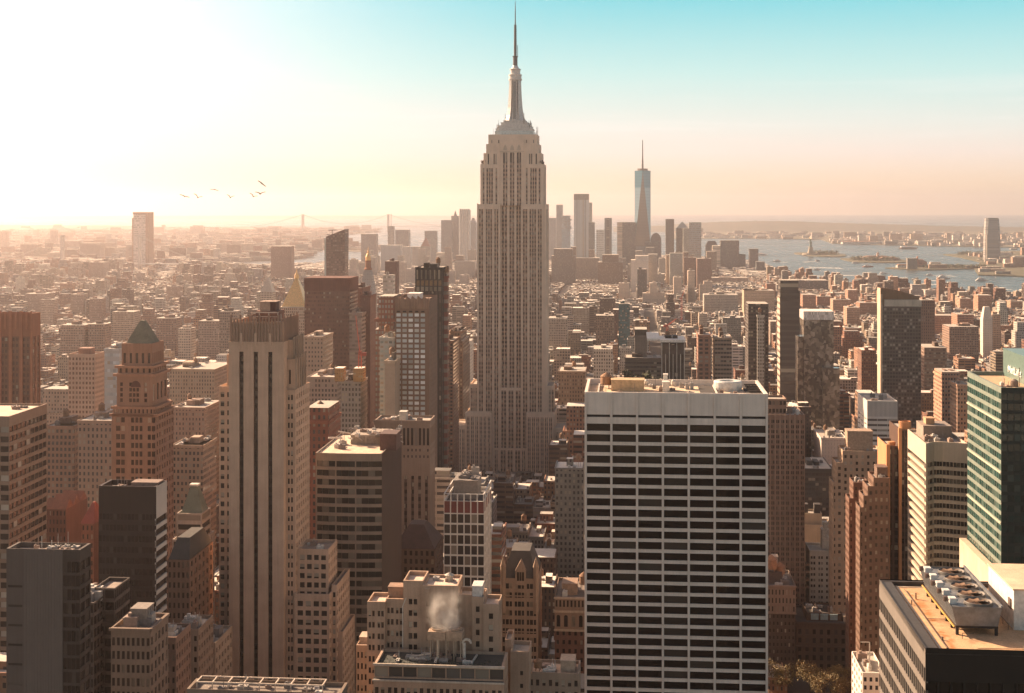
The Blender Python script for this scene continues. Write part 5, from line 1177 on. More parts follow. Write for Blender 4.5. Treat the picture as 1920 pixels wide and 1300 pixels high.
for k in range(4): c_ = w * (k + .5) / 4; p.poly([(c_ + w / 16 * cos(t), -.02, z2 + (z1 - z2) * .65 + w / 16 * sin(t)) for t in [pi * i / 10 for i in range(11)]])
p.ok()
b.mb('brick_wall', wall_mat((.15, .075, .055), .9, .2)); b.tier(.02, w - .02, .1, d, 0, z2, dict(nc=5, fl=4.1, wf=.42, hf=.5), None, None, 0, 'brick_wall', False)
p = b.one('cornice', wall_mat((.4, .3, .22))); 
for z in (H, z1, z2): p.box(-.4, w + .1, -.7, -.004, z - .9, z, bottom=True)
p.ok(); b.unit(3, 10, 8, 18, H - 1.2, H + 4, (.3, .2, .14), 'penthouse'); b.tank(13, 12, H + 1, 2.2, 4); b.clutter(2, w - 2, 4, 26, H - 1.2, 79, 7); b.done()
b = Bd('loft_building', 'dark mansard-roofed block at the foot of the tan pier tower', 735, 816, 690, 30, wall_mat((.10, .066, .052), .9, .2), yb=1100, glass=glass_mat((.012, .010, .009), (.2, .15, .1), .12, .15))
H = b.z(1030); w, d = b.w, b.d; b.tier(0, w, 0, d, 0, H, dict(nc=8, fl=4.1, wf=.5, hf=.6), dict(nc=5, fl=4.1, wf=.5, hf=.6), roof=False); p = b.one('mansard_roof', roof_mat((.07, .04, .032))); p.pyr(.3, w - .3, .3, d - .3, H, b.z(992), .35); p.ok(); b.done()
# ================================================================== mid-distance and far towers
def tower(label, px0, px1, yt, D, depth, rgb, yb=None, fl=3.7, bay=2.6, wf=.55, hf=.55, win=(.03, .028, .028), lit=.15, side=None, crown=None, name='tower', cat='building', tiers=None, roofc=None, group=None, gable=0):
    """a tower seen too small for single windows: walls with their windows as a pattern, tiers in rows (inset each side in columns, top row)"""
    rgbs = tuple(rgb) if D < 5500 or px0 < 560 else (round(rgb[0] * .85, 3), round(rgb[1] * .98, 3), round(rgb[2] * 1.08, 3))  # bluish haze cast put into the wall colour of far skyline towers
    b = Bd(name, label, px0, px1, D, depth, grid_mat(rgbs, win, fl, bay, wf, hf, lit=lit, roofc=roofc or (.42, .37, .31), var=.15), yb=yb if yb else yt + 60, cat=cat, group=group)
    H = b.z(yt); mb = b.mb('wall'); q = D / F
    tt = tiers or []
    zt = H
    if tt: zt = b.z(tt[0][2])
    mb.box(0, b.w, 0, depth, 0, zt)
    for i, (il, ir, y_) in enumerate(tt):
        top = b.z(tt[i + 1][2]) if i + 1 < len(tt) else H
        mb.box(il * q, b.w - ir * q, min(depth * .4, il * q * .6 + .3), depth * .9, zt + .001, top); zt = top
    if crown: crown(b, H)
    if not crown and yt > 480:
        r = random.Random(int(px0 * 7 + yt)); 
        for i in range(2):
            a = r.uniform(.1, .6) * b.w; m = MB(); m.box(a, a + b.w * r.uniform(.15, .3), depth * .3, depth * .6, H, H + r.uniform(2, 5)); m.build('roof_unit', plain((lambda q: tuple(round(x * q, 3) for x in rgbs))(r.choice((.5, .8, 1.1))), .8), b.root)
    if D < 1500 and not crown:
        r = random.Random(int(px0 * 3 + yt)); m = MB(); zt2 = zt if tt else H
        m.box(-.5, b.w + .5, -.6, -.01, zt2 - 1.4, zt2 + .5, bottom=True); m.box(b.w + .01, b.w + .5, -.6, depth, zt2 - 1.4, zt2 + .5, bottom=True); m.box(-.5, -.01, -.01, depth, zt2 - 1.4, zt2 + .5, bottom=True)
        m.build('cornice', wall_mat(tuple(round(x * 1.1, 3) for x in rgbs)), b.root)
        if r.random() < .6: b.tank(r.uniform(.2, .8) * b.w, depth * .5, H + 1.5, 1.9, 3.6)
        b.clutter(1, b.w - 3, 1.5, depth - 2, H, int(px0), 5, (.8, 2.4), (1.2, 3.6))
    b.done(); return b
def crown_panel(y2, rgb):
    def f(b, H):
        m = MB(); m.box(-.3, b.w + .3, -.4, b.d + .3, b.z(y2), H + .3); m.build('crown', wall_mat(rgb), b.root)
    return f
def crown_pyr(y2, rgb, k=.05, inset=0):
    def f(b, H):
        m = MB(); m.pyr(inset, b.w - inset, inset, b.d - inset, H + .01, b.z(y2), k); m.build('pointed_roof', plain(rgb, .5), b.root)
    return f
def mast(y2, r=.6, px=None, rgb=(.2, .18, .17)):
    def f(b, H):
        m = MB(); x = b.x(px) if px else b.w / 2; m.bar((x, b.d / 2, H), (x, b.d / 2, b.z(y2)), r); m.build('mast', plain(rgb, .5), b.root)
    return f
# --- tower with bright window grid, and its neighbours
b = Bd('hotel', 'brown tower with bright pale window grid and folded crown, left of the antenna tower', 741, 805, 950, 40, wall_mat((.22, .145, .105), .85, .12), yb=785, glass=glass_mat((.38, .43, .44), (.62, .62, .58), .4, .12, split=False))
H = b.z(560); w, d = b.w, b.d; zc = b.z(586)
b.face((0, 0), (w, 0), 0, zc, dict(nc=5, fl=3.55, wf=.72, hf=.62, ml=.2, mr=2.4, rec=.3)); b.face((w, 0), (w, d), 0, zc, dict(nc=6, fl=3.55, wf=.2, hf=.5)); b.face((w, d), (0, d), 0, H); b.face((0, d), (0, 0), 0, zc, dict(nc=6, fl=3.55, wf=.3, hf=.5))
b.face((0, 0), (w, 0), zc, H - 2, dict(nc=5, nr=1, wf=.55, rp=[(.0, .14)], rec=.8, mr=2.4, name='vent', mat=plain((.03, .022, .02), .8))); b.face((w, 0), (w, d), zc, H); b.face((0, d), (0, 0), zc, H)
p = b.one('folded_crown', wall_mat((.27, .18, .13)))
for i in range(6): a = w * i / 6; c = w * (i + 1) / 6; p.poly([(a, -.8, zc + 2.5), (a + (c - a) * .75, -.05, zc + 2.5), (a + (c - a) * .75, -.05, H - .5), (a, -.8, H + 2)]); p.poly([(a + (c - a) * .75, -.05, zc + 2.5), (c, -.8, zc + 2.5), (c, -.8, H + 2), (a + (c - a) * .75, -.05, H - .5)])
p.box(0, w, .001, d, H - 2, H - 1.5); p.ok(); b.unit(6, 15, 14, 28, H - 1.5, H + 2.5, (.75, .7, .64), 'roof_unit'); b.done(100)
tower('blank cream slab wall left of the bright window grid', 722, 740.5, 678, 930, 30, (.44, .33, .24), 785, wf=.05, hf=.05)
tower('brick and glass stepped tower under construction left of the bright window grid', 703, 741, 600, 1000, 30, (.24, .12, .085), 700, bay=2.2, wf=.6, win=(.16, .17, .16), lit=.4, tiers=[(0, 0, 650), (6, 4, 618), (22, 0, 556)])
tower('greenish glass balcony tower in front of the brick stepped tower', 712, 740, 634, 960, 26, (.36, .37, .34), 785, fl=3.1, bay=3, wf=.7, hf=.5, win=(.14, .17, .165), lit=.4)
b = tower('dark glass tower with open framed crown just left of the antenna tower', 780, 829, 503, 1120, 36, (.035, .03, .027), 850, bay=3, wf=.5, hf=.9, win=(.05, .042, .036), lit=.05)
p = b.one('crown_frame', plain((.02, .018, .016), .5))
for i in range(7): xx = b.w * i / 6; p.box(xx - .5, xx + .5, -.9, -.02, b.z(548), b.z(501))
p.ok(); p = b.one('amber_crown', plain((.20, .12, .055), .5))  # plain amber-brown panels between the crown frames
for i in range(6): xx = b.w * (i + .15) / 6; p.box(xx, xx + b.w * .115, -.5, -.03, b.z(536), b.z(526))
p.ok(); p = b.one('crown_glass', glass_mat((.16, .14, .11), (.3, .26, .2), .3, .08))
for i in range(6): xx = b.w * (i + .15) / 6; p.box(xx, xx + b.w * .11, -.5, -.03, b.z(546), b.z(538)); p.box(xx, xx + b.w * .05, -.5, -.03, b.z(524), b.z(506))
p.ok()
b = tower('slim red construction hoist tower beside the dark framed-crown tower', 831, 839, 519, 1130, 8, (.25, .10, .075), 850, fl=7, bay=20, wf=.98, hf=.45, win=(.18, .14, .12), lit=.3)
tower('brown striped apartment tower below the red hoist', 832, 850, 640, 1180, 40, (.24, .135, .095), 850, fl=3, wf=.7)
tower('sunlit narrow white slab left of the antenna tower', 866, 876, 645, 1500, 60, (.62, .55, .47), 690, wf=.2)
tower('dark-topped stepped loft tower in the canyon left of the antenna tower', 842, 868, 622, 1350, 60, (.13, .09, .07), 720, tiers=[(0, 0, 655), (3, 5, 640), (7, 7, 622)])
# --- broad brown slabs on the left
b = tower('broad dark brown slab office tower, left of centre beyond the gold pyramid', 571, 656, 522, 1320, 40, (.15, .078, .058), 690, fl=3.8, bay=1.8, wf=.82, hf=.5, win=(.075, .042, .034), lit=.06, roofc=(.2, .12, .09), crown=crown_panel(546, (.14, .066, .05)))
tower('narrow brown slab stepping right of the broad dark brown slab', 664, 679, 541, 1400, 44, (.17, .088, .066), 620, wf=.15)
tower('slim brown slab standing right of the stepping brown slabs', 676, 694, 555, 1300, 30, (.145, .075, .058), 740, wf=.1, win=(.08, .045, .036))
tower('grey banded tower just right of the broad brown slab', 655, 678, 588, 1280, 26, (.26, .20, .17), 700, wf=.95, hf=.5, win=(.10, .08, .07))
tower('pale square-windowed loft tower in front of the broad brown slab', 571, 605, 632, 1150, 40, (.40, .29, .215), 705, wf=.45, hf=.45)
b = tower('light grey tower block under yellow scaffolding right of the limestone tower', 640, 676, 716, 1000, 26, (.26, .235, .215), 815, bay=2.4, wf=.5)
for a, c in ((629, 645), (664, 682)):
    m = MB(); m.box(b.x(a), b.x(c), -3, 8, b.z(715), b.z(690)); m.build('scaffold', grid_mat((.36, .21, .09), (.14, .08, .04), 2, 1.6, .6, .6), b.root)
tower('flat grey office block left of the scaffolded tower', 577, 632, 708, 1080, 50, (.34, .26, .21), 760, roofc=(.5, .42, .35))
tower('red brick block with dark windows right of the limestone tower', 575, 616, 790, 720, 30, (.27, .105, .065), 850, wf=.45, tiers=[(0, 0, 790), (10, 10, 765)])
# --- gold pyramid tower
b = Bd('tower', 'pale stone tower with tall gold pyramid roof behind the limestone tower', 521, 577, 1850, 46, grid_mat((.40, .29, .215), (.06, .042, .034), 3.9, 2.6, .5, .55, var=.15), yb=660)
H = b.z(576); w, d = b.w, b.d; m = b.mb('wall'); m.box(-4, w + 2, -2, d, 0, b.z(600)); m.box(0, w, 0, d - 3, b.z(600) + .001, H)
GOLD = plain((.85, .50, .20), .36, .35, 'gilded_tile'); p = b.one('gold_roof', GOLD); p.pyr(4, w - 4, 4, d - 6, H, b.z(524), .12); p.ok()
p = b.one('gold_lantern', GOLD); cx_, cy_ = w / 2, (d - 2) / 2; p.lathe(cx_, cy_, [(3.4, b.z(524)), (3.0, b.z(518)), (1.2, b.z(513)), (.15, b.z(506))], 8); p.ok()
p = b.one('corner_turret', wall_mat((.5, .38, .28)))
for xx, yy in ((2, 2), (w - 2, 2), (w - 2, d - 5), (2, d - 5)): p.lathe(xx, yy, [(1.6, H), (1.6, H + 5), (.1, H + 9)], 8)
p.ok(); b.done()
# --- clock-tower spire
b = Bd('tower', 'white clock tower with grey pyramid roof and gilded lantern, beyond the brown slabs', 674, 701, 2150, 24, grid_mat((.50, .42, .35), (.09, .07, .06), 3.8, 2.6, .4, .5, var=.12), yb=580)
w, d = b.w, b.d; b.mb('wall').box(0, w, 0, d, 0, b.z(553)); p = b.one('pyramid_roof', grid_mat((.36, .32, .29), (.14, .12, .11), 4, 3.4, .3, .3, roofc=(.36, .32, .29), var=.12)); p.pyr(0, w, 0, d, b.z(553) + .01, b.z(507), .48); p.ok()
p = b.one('lantern', wall_mat((.34, .17, .11))); cx_, cy_ = w / 2, d / 2; p.lathe(cx_, cy_, [(6, b.z(507)), (6, b.z(504)), (4.6, b.z(503)), (4.2, b.z(492)), (4.8, b.z(491)), (4.6, b.z(489))], 10); p.ok()
p = b.one('gilded_dome', GOLD); p.lathe(cx_, cy_, [(4.2, b.z(489)), (3.9, b.z(482)), (2.2, b.z(477)), (1.4, b.z(476)), (1.4, b.z(472)), (.7, b.z(470)), (.1, b.z(462))], 12); p.ok(); b.done()
# small hazy gothic spire in the left haze
b = tower('faint white stepped tower with small spire left of the gold pyramid', 488, 510, 548, 2300, 24, (.5, .4, .32), 600, crown=crown_pyr(520, (.5, .4, .32), .1))
# --- slanted glass tower
b = Bd('tower', 'dark glass tower with slanted top beyond the broad brown slab, left', 613, 645, 2250, 30, grid_mat((.13, .085, .07), (.10, .065, .055), 3.8, 3.2, .8, .6, lit=.1, blind=(.28, .22, .18), var=.1), yb=520)
w, d = b.w, b.d; m = b.mb('wall'); za, zb_ = b.z(444), b.z(430); k_ = 1.6
m.loft([(0, 0, 0), (w, 0, 0), (w, d, 0), (0, d, 0)], [(-k_, 0, za), (w + k_, 0, zb_), (w + k_, d, zb_), (-k_, d, za)])
p = b.one('glass_fin', glass_mat((.30, .32, .30), (.4, .36, .3), .3, .1)); p.box(-5, -k_ - .05, 4, d - 4, 0, b.z(447)); p.ok()
p = b.one('roof_crane', plain((.06, .045, .04), .6)); p.bar((6, 12, za), (6, 12, za + 10), .7); p.bar((0, 12, za + 10), (13, 12, za + 10.5), .7); p.bar((-3, 12, za + 3), (2, 12, za + 3), .6); p.ok(); b.done()
tower('dark brown slab tower with pale banded base, left of the antenna tower', 722, 744, 490, 2400, 26, (.12, .062, .05), 560, wf=.1, win=(.08, .045, .04))
tower('pale banded tower under the dark brown slab, left of the antenna tower', 718, 737, 516, 2350, 22, (.46, .39, .33), 575, fl=7, wf=1.0, hf=.45, win=(.26, .24, .21))
tower('square rust tower block alone in the far haze, left', 508, 545, 470, 4600, 50, (.26, .15, .115), 512, wf=.3, tiers=[(0, 0, 469), (17, 17, 462)])
# --- tall slab on the left skyline
b = Bd('tower', 'tall pale-fronted tower alone on the hazy skyline, left', 250, 273, 5900, 60, grid_mat((.55, .48, .43), (.3, .26, .24), 9, 5, .8, .5, lit=.3, var=.06), yb=508)
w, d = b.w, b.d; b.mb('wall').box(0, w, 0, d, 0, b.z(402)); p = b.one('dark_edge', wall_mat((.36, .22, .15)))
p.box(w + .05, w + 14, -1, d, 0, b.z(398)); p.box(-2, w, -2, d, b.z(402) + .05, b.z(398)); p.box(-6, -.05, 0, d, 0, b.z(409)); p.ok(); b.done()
for a, c, y, D, rgb in ((94, 105, 432, 9000, (.4, .3, .25)), (150, 187, 456, 6800, (.36, .27, .22)), (112, 145, 452, 7500, (.38, .28, .23)), (236, 249, 459, 6500, (.4, .3, .25)), (166, 194, 492, 5000, (.33, .22, .17)), (0, 12, 434, 8600, (.42, .3, .24)), (38, 70, 458, 7000, (.4, .29, .23)), (415, 430, 456, 7600, (.36, .28, .24)), (255, 268, 512, 4800, (.36, .28, .24)), (312, 332, 537, 3900, (.32, .22, .17)), (290, 320, 505, 5600, (.5, .4, .32)), (310, 325, 478, 7200, (.36, .28, .24)), (356, 381, 425, 13000, (.4, .33, .28)), (482, 497, 427, 14000, (.4, .33, .28)), (47, 85, 551, 3400, (.3, .2, .15)), (132, 156, 552, 3300, (.31, .2, .15)), (168, 190, 560, 3100, (.27, .17, .13)), (76, 99, 562, 3000, (.37, .26, .2)), (113, 158, 610, 2100, (.34, .22, .16)), (165, 197, 608, 2100, (.29, .18, .13)), (210, 250, 585, 2500, (.42, .3, .22)), (293, 330, 597, 2300, (.26, .16, .12)), (334, 358, 616, 2000, (.52, .42, .34)), (372, 410, 602, 2200, (.3, .22, .18)), (411, 443, 584, 2000, (.24, .18, .145))):
    tower('boxy tower block fading in the warm haze over the left side of town', a, c, y, D, min(60, max(24, (c - a) / F * D)), rgb, group='hazy tower blocks on the left', yb=y + (22 if D > 4000 else 45))
tower('loft building with tall colonnaded top just left of the limestone tower', 323, 380, 836, 900, 30, (.38, .26, .185), 920, fl=3.9, tiers=[(0, 0, 870), (6, 2, 836)])
tower('wide cream loft with rows of arched windows left of the limestone tower', 318, 402, 693, 1350, 60, (.42, .30, .21), 730, wf=.4)
tower('glass-fronted grey-blue block beside the green-roofed tower', 196, 224, 655, 1250, 30, (.36, .36, .36), 760, fl=7, wf=1, hf=.4, win=(.22, .24, .25))
tower('tan loft block behind the banded slab at far left', 88, 138, 800, 860, 40, (.33, .19, .13), 900, tiers=[(0, 0, 830), (10, 6, 800)])
tower('grey-tan loft block left of the green-roofed tower', 146, 214, 790, 820, 40, (.31, .21, .155), 900, wf=.42)
tower('tan courtyard block right of the green-roofed tower', 322, 384, 765, 1080, 44, (.34, .22, .16), 840, wf=.4)

# --- right side
b = tower('tall dark banded tower with stepped crown, right of centre', 1463, 1500, 560, 1700, 30, (.085, .072, .064), 745, fl=7.4, bay=30, wf=1, hf=.6, win=(.045, .04, .038), lit=.1, tiers=[(0, 0, 556), (0, 3, 545), (3, 8, 526)])
m = MB(); m.box(-.5, -.05, .3, 29.5, 0, b.z(556)); m.build('painted_sun_edge', grid_mat((.50, .40, .31), (.2, .16, .13), 7.4, 20, 1, .4), b.root)  # sunlight on the left face put into this paler cladding
b = Bd('tower', 'mirrored mosaic-glass tower with white top band, right', 1507, 1563, 1450, 34, glass_mat((.05, .045, .04), pb=.1), yb=700)
w, d = b.w, b.d; H = b.z(584)
def mosaic():
    m, nt, p = new_mat('mirror_glass'); tc = node(nt, 'ShaderNodeTexCoord').outputs['Object']
    mp = node(nt, 'ShaderNodeMapping'); put(nt, mp.inputs[0], tc); mp.inputs['Scale'].default_value = (.32, .32, .27)
    v = node(nt, 'ShaderNodeTexVoronoi', distance='CHEBYCHEV'); put(nt, v.inputs['Vector'], mp.outputs[0]); v.inputs['Scale'].default_value = 1.0
    s = node(nt, 'ShaderNodeSeparateColor'); put(nt, s.inputs[0], v.outputs['Color'])
    put(nt, p.inputs['Base Color'], RAMP(nt, M(nt, 'ADD', M(nt, 'MULTIPLY', s.outputs[0], .6), M(nt, 'MULTIPLY', NOISE(nt, tc, .06, 3), .4)), [(.2, (.05, .042, .036)), (.5, (.15, .12, .095)), (.8, (.38, .32, .26))]))
    p.inputs['Roughness'].default_value = .15; p.inputs['Specular IOR Level'].default_value = .6; return m
MOS = mosaic(); b.mats['wall'] = MOS; b.mb('wall').box(0, w, 0, d, 0, b.z(600))
p = b.one('top_band', grid_mat((.62, .58, .54), (.4, .38, .36), 3, 1.2, .5, .9, var=.06)); p.box(-.3, w + .3, -.3, d, b.z(600) + .01, H); p.ok()
p = b.one('low_wing', MOS); p.box(b.x(1540), b.x(1571), -12, -1, 0, b.z(688)); p.box(b.x(1496), -.3, 3, 25, 0, b.z(632)); p.ok(); b.done()
b = Bd('apartment_tower', 'tall dark apartment tower with curved sail-like crest, right', 1652, 1727, 1300, 17, grid_mat((.11, .09, .08), (.03, .028, .026), 3.3, 2.6, .75, .62, lit=.18, blind=(.30, .27, .23), var=.1), yb=800)
w, d = b.w, b.d; zc = b.z(575); b.mb('wall').box(0, w, 0, d, 0, zc)
p = b.one('sunlit_tone_edge', wall_mat((.55, .42, .31))); p.box(-.6, -.05, .5, d - .5, 0, b.z(541)); p.box(-.6, 1.2, -.5, -.02, 0, b.z(552)); p.ok()  # lighter colour stands in for sun on the left face
p = b.one('crest', wall_mat((.26, .16, .10))); q = 10
zz = [b.z(541 + 17 * (i / q) ** 1.6) for i in range(q + 1)]
for i in range(q): a, c = -.02 + w * i / q, w * (i + 1) / q; p.loft([(a, 8, zc + .02), (c, 8, zc + .02), (c, 12, zc + .02), (a, 12, zc + .02)], [(a, 8, zz[i]), (c, 8, zz[i + 1]), (c, 12, zz[i + 1]), (a, 12, zz[i])])
p.ok(); p = b.one('crown_band', wall_mat((.5, .44, .36))); p.box(3, w + .4, -.4, 7.9, zc + .02, b.z(563)); p.ok(); b.done()
tower('brown tower half hidden behind the sail-crested apartment tower', 1727, 1753, 563, 1700, 40, (.24, .15, .115), 640, wf=.3)
tower('dark tower with white gridded shaft left of the tall banded tower', 1403, 1441, 590, 1500, 40, (.10, .08, .068), 720, wf=.8, tiers=[(0, 0, 595), (10, 4, 570)])
tower('white gridded lift shaft on the dark tower left of the tall banded tower', 1420, 1433, 592, 1490, 8, (.42, .38, .33), 640, bay=2.5, wf=.6, win=(.08, .07, .06))
b = tower('black tower with white fins and overhanging white roof, behind the white-framed tower', 1241, 1283, 642, 1150, 34, (.035, .03, .028), 718, wf=.9, hf=.8, win=(.03, .028, .027), lit=.03)
p = b.one('overhanging_roof', plain((.72, .67, .60), .7)); p.box(-1.5, b.w + 1, -1.5, b.d + 1, b.z(642), b.z(637), bottom=True); p.box(-12, -1.6, 3, b.d + 30, b.z(640), b.z(636), bottom=True); p.ok()
p = b.one('fin', plain((.6, .56, .5), .7))
for i in range(7): xx = b.w * i / 6; p.box(xx - .22, xx + .22, -.8, -.02, 0, b.z(643 if i % 2 == 0 else 664))
p.ok()
tower('slim pink-brick apartment slab right of the black white-finned tower', 1309, 1333, 629, 1250, 30, (.36, .19, .13), 720, bay=5, wf=.6)
tower('banded apartment slab with sunlit left side right of the black white-finned tower', 1340, 1372, 634, 1250, 34, (.33, .24, .18), 720, wf=.9, hf=.45)
tower('grey windowless box on a dark roof, left of the black white-finned tower', 1190, 1213, 630, 1280, 30, (.20, .17, .145), 690, wf=.05, tiers=[(0, 0, 630), (0, 0, 618)])
tower('dark low office block with ribbon windows left of the black white-finned tower', 1172, 1240, 672, 1270, 30, (.14, .115, .095), 700, wf=.95, hf=.4)
tower('teal glass block among the low roofs right of the antenna tower', 1160, 1181, 570, 2200, 30, (.035, .10, .11), 600, wf=.9, win=(.02, .07, .08))
tower('brown balcony block right of the antenna tower', 1117, 1151, 596, 2000, 30, (.20, .145, .11), 635, wf=.5, tiers=[(0, 0, 600), (10, 10, 592)])
tower('white pierced loft facing the antenna tower from the right', 1113, 1148, 655, 1500, 40, (.52, .45, .38), 695, wf=.5)
tower('dark-corniced loft building right of the antenna tower foot', 1047, 1097, 697, 1350, 40, (.24, .175, .135), 745, wf=.45)
tower('long low loft right of the antenna tower', 1028, 1063, 597, 2100, 40, (.40, .32, .26), 640, wf=.5)
tower('grey slab with dark grid windows at the shore, right', 1320, 1384, 553, 3200, 50, (.46, .38, .31), 575, wf=.5)
tower('tan terraced block near the shore right of centre', 1395, 1452, 545, 3300, 60, (.52, .37, .26), 575, wf=.4, tiers=[(0, 0, 556), (0, 35, 545)])
tower('dark warehouse block on the waterfront, right', 1490, 1553, 545, 4300, 90, (.13, .115, .105), 560, tiers=[(0, 0, 540), (20, 8, 526)])
for k, (a, c, y, D) in enumerate(((1505, 1530, 561, 3500), (1532, 1560, 556, 3600), (1562, 1596, 562, 3400), (1590, 1608, 552, 3700), (1612, 1646, 568, 3300), (1588, 1612, 577, 3000), (1752, 1790, 600, 2800), (1735, 1757, 544, 4000), (1800, 1822, 560, 3500), (1834, 1860, 562, 3400), (1795, 1826, 590, 2700), (1895, 1920, 565, 3500))):
    rgb = ((.44, .23, .15), (.40, .20, .13), (.48, .29, .2))[k % 3] if k != 7 else (.6, .52, .45)
    tower('white square block standing right at the water edge' if k == 7 else 'orange-lit brick warehouse near the right-hand shore', a, c, y, D, 50, rgb, y + 26, group=None if k == 7 else 'brick warehouses near the shore', tiers=[(0, 0, y), ((c - a) * .6, 2, y - 8)] if k % 3 == 0 else None)
b = tower('white tapering obelisk-like tower among the right-hand brick blocks', 1843, 1861, 600, 2300, 18, (.66, .55, .45), 655, wf=.1, crown=crown_pyr(576, (.66, .55, .45), .55))
tower('tan slab behind the white tapering tower', 1860, 1876, 590, 2400, 24, (.46, .3, .21), 650, wf=.4)
tower('banded brown office block right of the sail-crested tower', 1733, 1775, 652, 1600, 44, (.22, .145, .11), 720, wf=.95, hf=.5, win=(.10, .07, .055))
tower('wide ribbed brown block under the brick warehouses, right', 1780, 1835, 613, 2200, 50, (.27, .17, .125), 660, wf=.55)
tower('stepped orange loft tower left of the green glass tower', 1766, 1800, 705, 1300, 36, (.42, .24, .16), 770, tiers=[(0, 0, 712), (6, 4, 698)])
tower('square tan block beside the stepped orange loft, left of the green glass tower', 1795, 1818, 722, 1250, 30, (.4, .25, .17), 790)
tower('dark glass block behind the tan stepped towers', 1509, 1560, 880, 1050, 50, (.07, .065, .06), 960, wf=.9, win=(.03, .03, .03))
tower('low white rounded tanks building behind the brown apartment tower', 1540, 1586, 822, 1250, 50, (.66, .58, .5), 850, wf=.05)
# --- lower-tip skyline
LM = (.30, .31, .30)
tower('squat pale tower touching the right side of the antenna tower on the skyline', 1027, 1042, 409, 6600, 40, (.40, .38, .36), 500)
tower('slim stepped skyscraper close right of the antenna tower', 1043, 1055, 388, 6700, 30, (.38, .36, .34), 470, tiers=[(0, 0, 395), (1, 1.5, 384)])
b = tower('jagged glass tower of shifted boxes right of the antenna tower', 1053, 1069, 430, 5600, 30, (.34, .37, .37), 480, win=(.2, .24, .25))
m = MB(); r_ = random.Random(2)
for i in range(8): m.box(r_.uniform(-3, 3), b.w + r_.uniform(-3, 5), r_.uniform(-4, 2), 24, b.z(430 - i * 3.2) + .02, b.z(430 - i * 3.2 - 3.2), bottom=True)
m.build('shifted_box', grid_mat((.36, .38, .38), (.2, .24, .25), 3.6, 4, .8, .6), b.root)
tower('tall pale ribbed skyscraper second right of the antenna tower', 1076, 1104, 364, 6100, 50, (.40, .39, .36), 480, fl=400, bay=9, wf=.5, hf=1, win=(.2, .21, .21), crown=crown_panel(375, (.22, .20, .18)))
tower('plain pale slab right behind the tall ribbed skyscraper', 1104, 1110, 380, 6400, 40, (.42, .38, .33), 420)
tower('dark green-grey tower right of the tall ribbed skyscraper', 1104, 1115, 417, 6000, 36, (.16, .18, .175), 480)
tower('white lattice tower between two dark towers right of centre', 1118, 1133, 431, 5900, 34, (.62, .55, .47), 485, bay=8, fl=9, win=(.15, .14, .13))
tower('slim dark tower left of the tapering glass skyscraper', 1133.5, 1147, 410, 6200, 36, (.13, .145, .145), 470, bay=30, wf=.4, tiers=[(0, 0, 413), (1, 1, 409)])
b = tower('broad grey slab with lit left face beside the tapering glass skyscraper', 1167, 1192, 417, 6000, 50, (.18, .175, .16), 490, wf=.85)
m = MB(); m.box(b.x(1157), -.05, 2, 48, 0, b.z(417)); m.build('painted_lit_side', grid_mat((.50, .40, .30), (.3, .24, .19), 8, 60, 1, .4), b.root)  # left face's sunlight painted as a paler wall colour
# tapering glass skyscraper
b = Bd('skyscraper', 'tallest tapering blue glass skyscraper with spire on the far tip, right of centre', 1190, 1220, 6000, 68, glass_mat((.05, .16, .18), (.1, .2, .22), .1, .1, .7), yb=480)
w, d = b.w, b.d; H = b.z(320); z0 = b.z(462); cx_, cy_ = w / 2, d / 2; B0 = [(0, 0), (w, 0), (w, d), (0, d)]; T0 = [(cx_, 0), (w, cy_), (cx_, d), (0, cy_)]
def glz(n, rgb, rough=.08):
    m, nt, p = new_mat(n); p.inputs['Base Color'].default_value = (*rgb, 1); p.inputs['Roughness'].default_value = rough; p.inputs['Specular IOR Level'].default_value = .8; p.inputs['Metallic'].default_value = .25
    tc = node(nt, 'ShaderNodeTexCoord').outputs['Object']; s = node(nt, 'ShaderNodeSeparateXYZ'); put(nt, s.inputs[0], tc)
    k = M(nt, 'LESS_THAN', M(nt, 'FRACT', M(nt, 'DIVIDE', s.outputs[2], 13.0)), .25); put(nt, p.inputs['Base Color'], MIX(nt, M(nt, 'MULTIPLY', k, .35), rgb, tuple(x * .55 for x in rgb))); return m
G1, G2 = glz('pale_curtain_glass', (.24, .35, .39)), glz('brown_curtain_glass', (.145, .15, .148)); G3 = glz('teal_curtain_glass', (.05, .19, .235))
b.mats['wall'] = wall_mat((.3, .32, .32)); b.mb('wall').box(0, w, 0, d, 0, z0)
p = b.one('upright_facet', G2)
for i in range(4): j = (i + 1) % 4; p.poly([(*B0[i], z0 + .01), (*B0[j], z0 + .01), (*T0[i], H)])
p.ok(); p = b.one('inverted_facet', [G1, G3])
for i in range(4):
    k = (i - 1) % 4; zc = b.z(352); f = (zc - z0) / (H - z0)
    def lerp(a, c): return (a[0] + (c[0] - a[0]) * f, a[1] + (c[1] - a[1]) * f, zc)
    A, Bq = lerp(B0[i], T0[k]), lerp(B0[i], T0[i]); p.poly([(*B0[i], z0 + .01), Bq, A], 0); p.poly([A, Bq, (*T0[i], H), (*T0[k], H)], 1)
p.ok(); b.mb('roof').poly([(*q_, H) for q_ in T0])
p = b.one('ring', plain((.14, .12, .11), .5)); p.lathe(cx_, cy_, [(22, H), (23, H + 8), (24, H + 9), (20, H + 9)], 16); p.ok()
p = b.one('spire', plain((.10, .095, .09), .5)); p.lathe(cx_, cy_, [(4.5, H), (3.5, b.z(300)), (4.6, b.z(299.5)), (2.8, b.z(299)), (2.2, b.z(280)), (1.4, b.z(262))], 8); p.ok(); b.done()
tower('low grey tower at the right foot of the tapering glass skyscraper', 1210, 1222, 454, 5900, 36, (.15, .145, .135), 485)
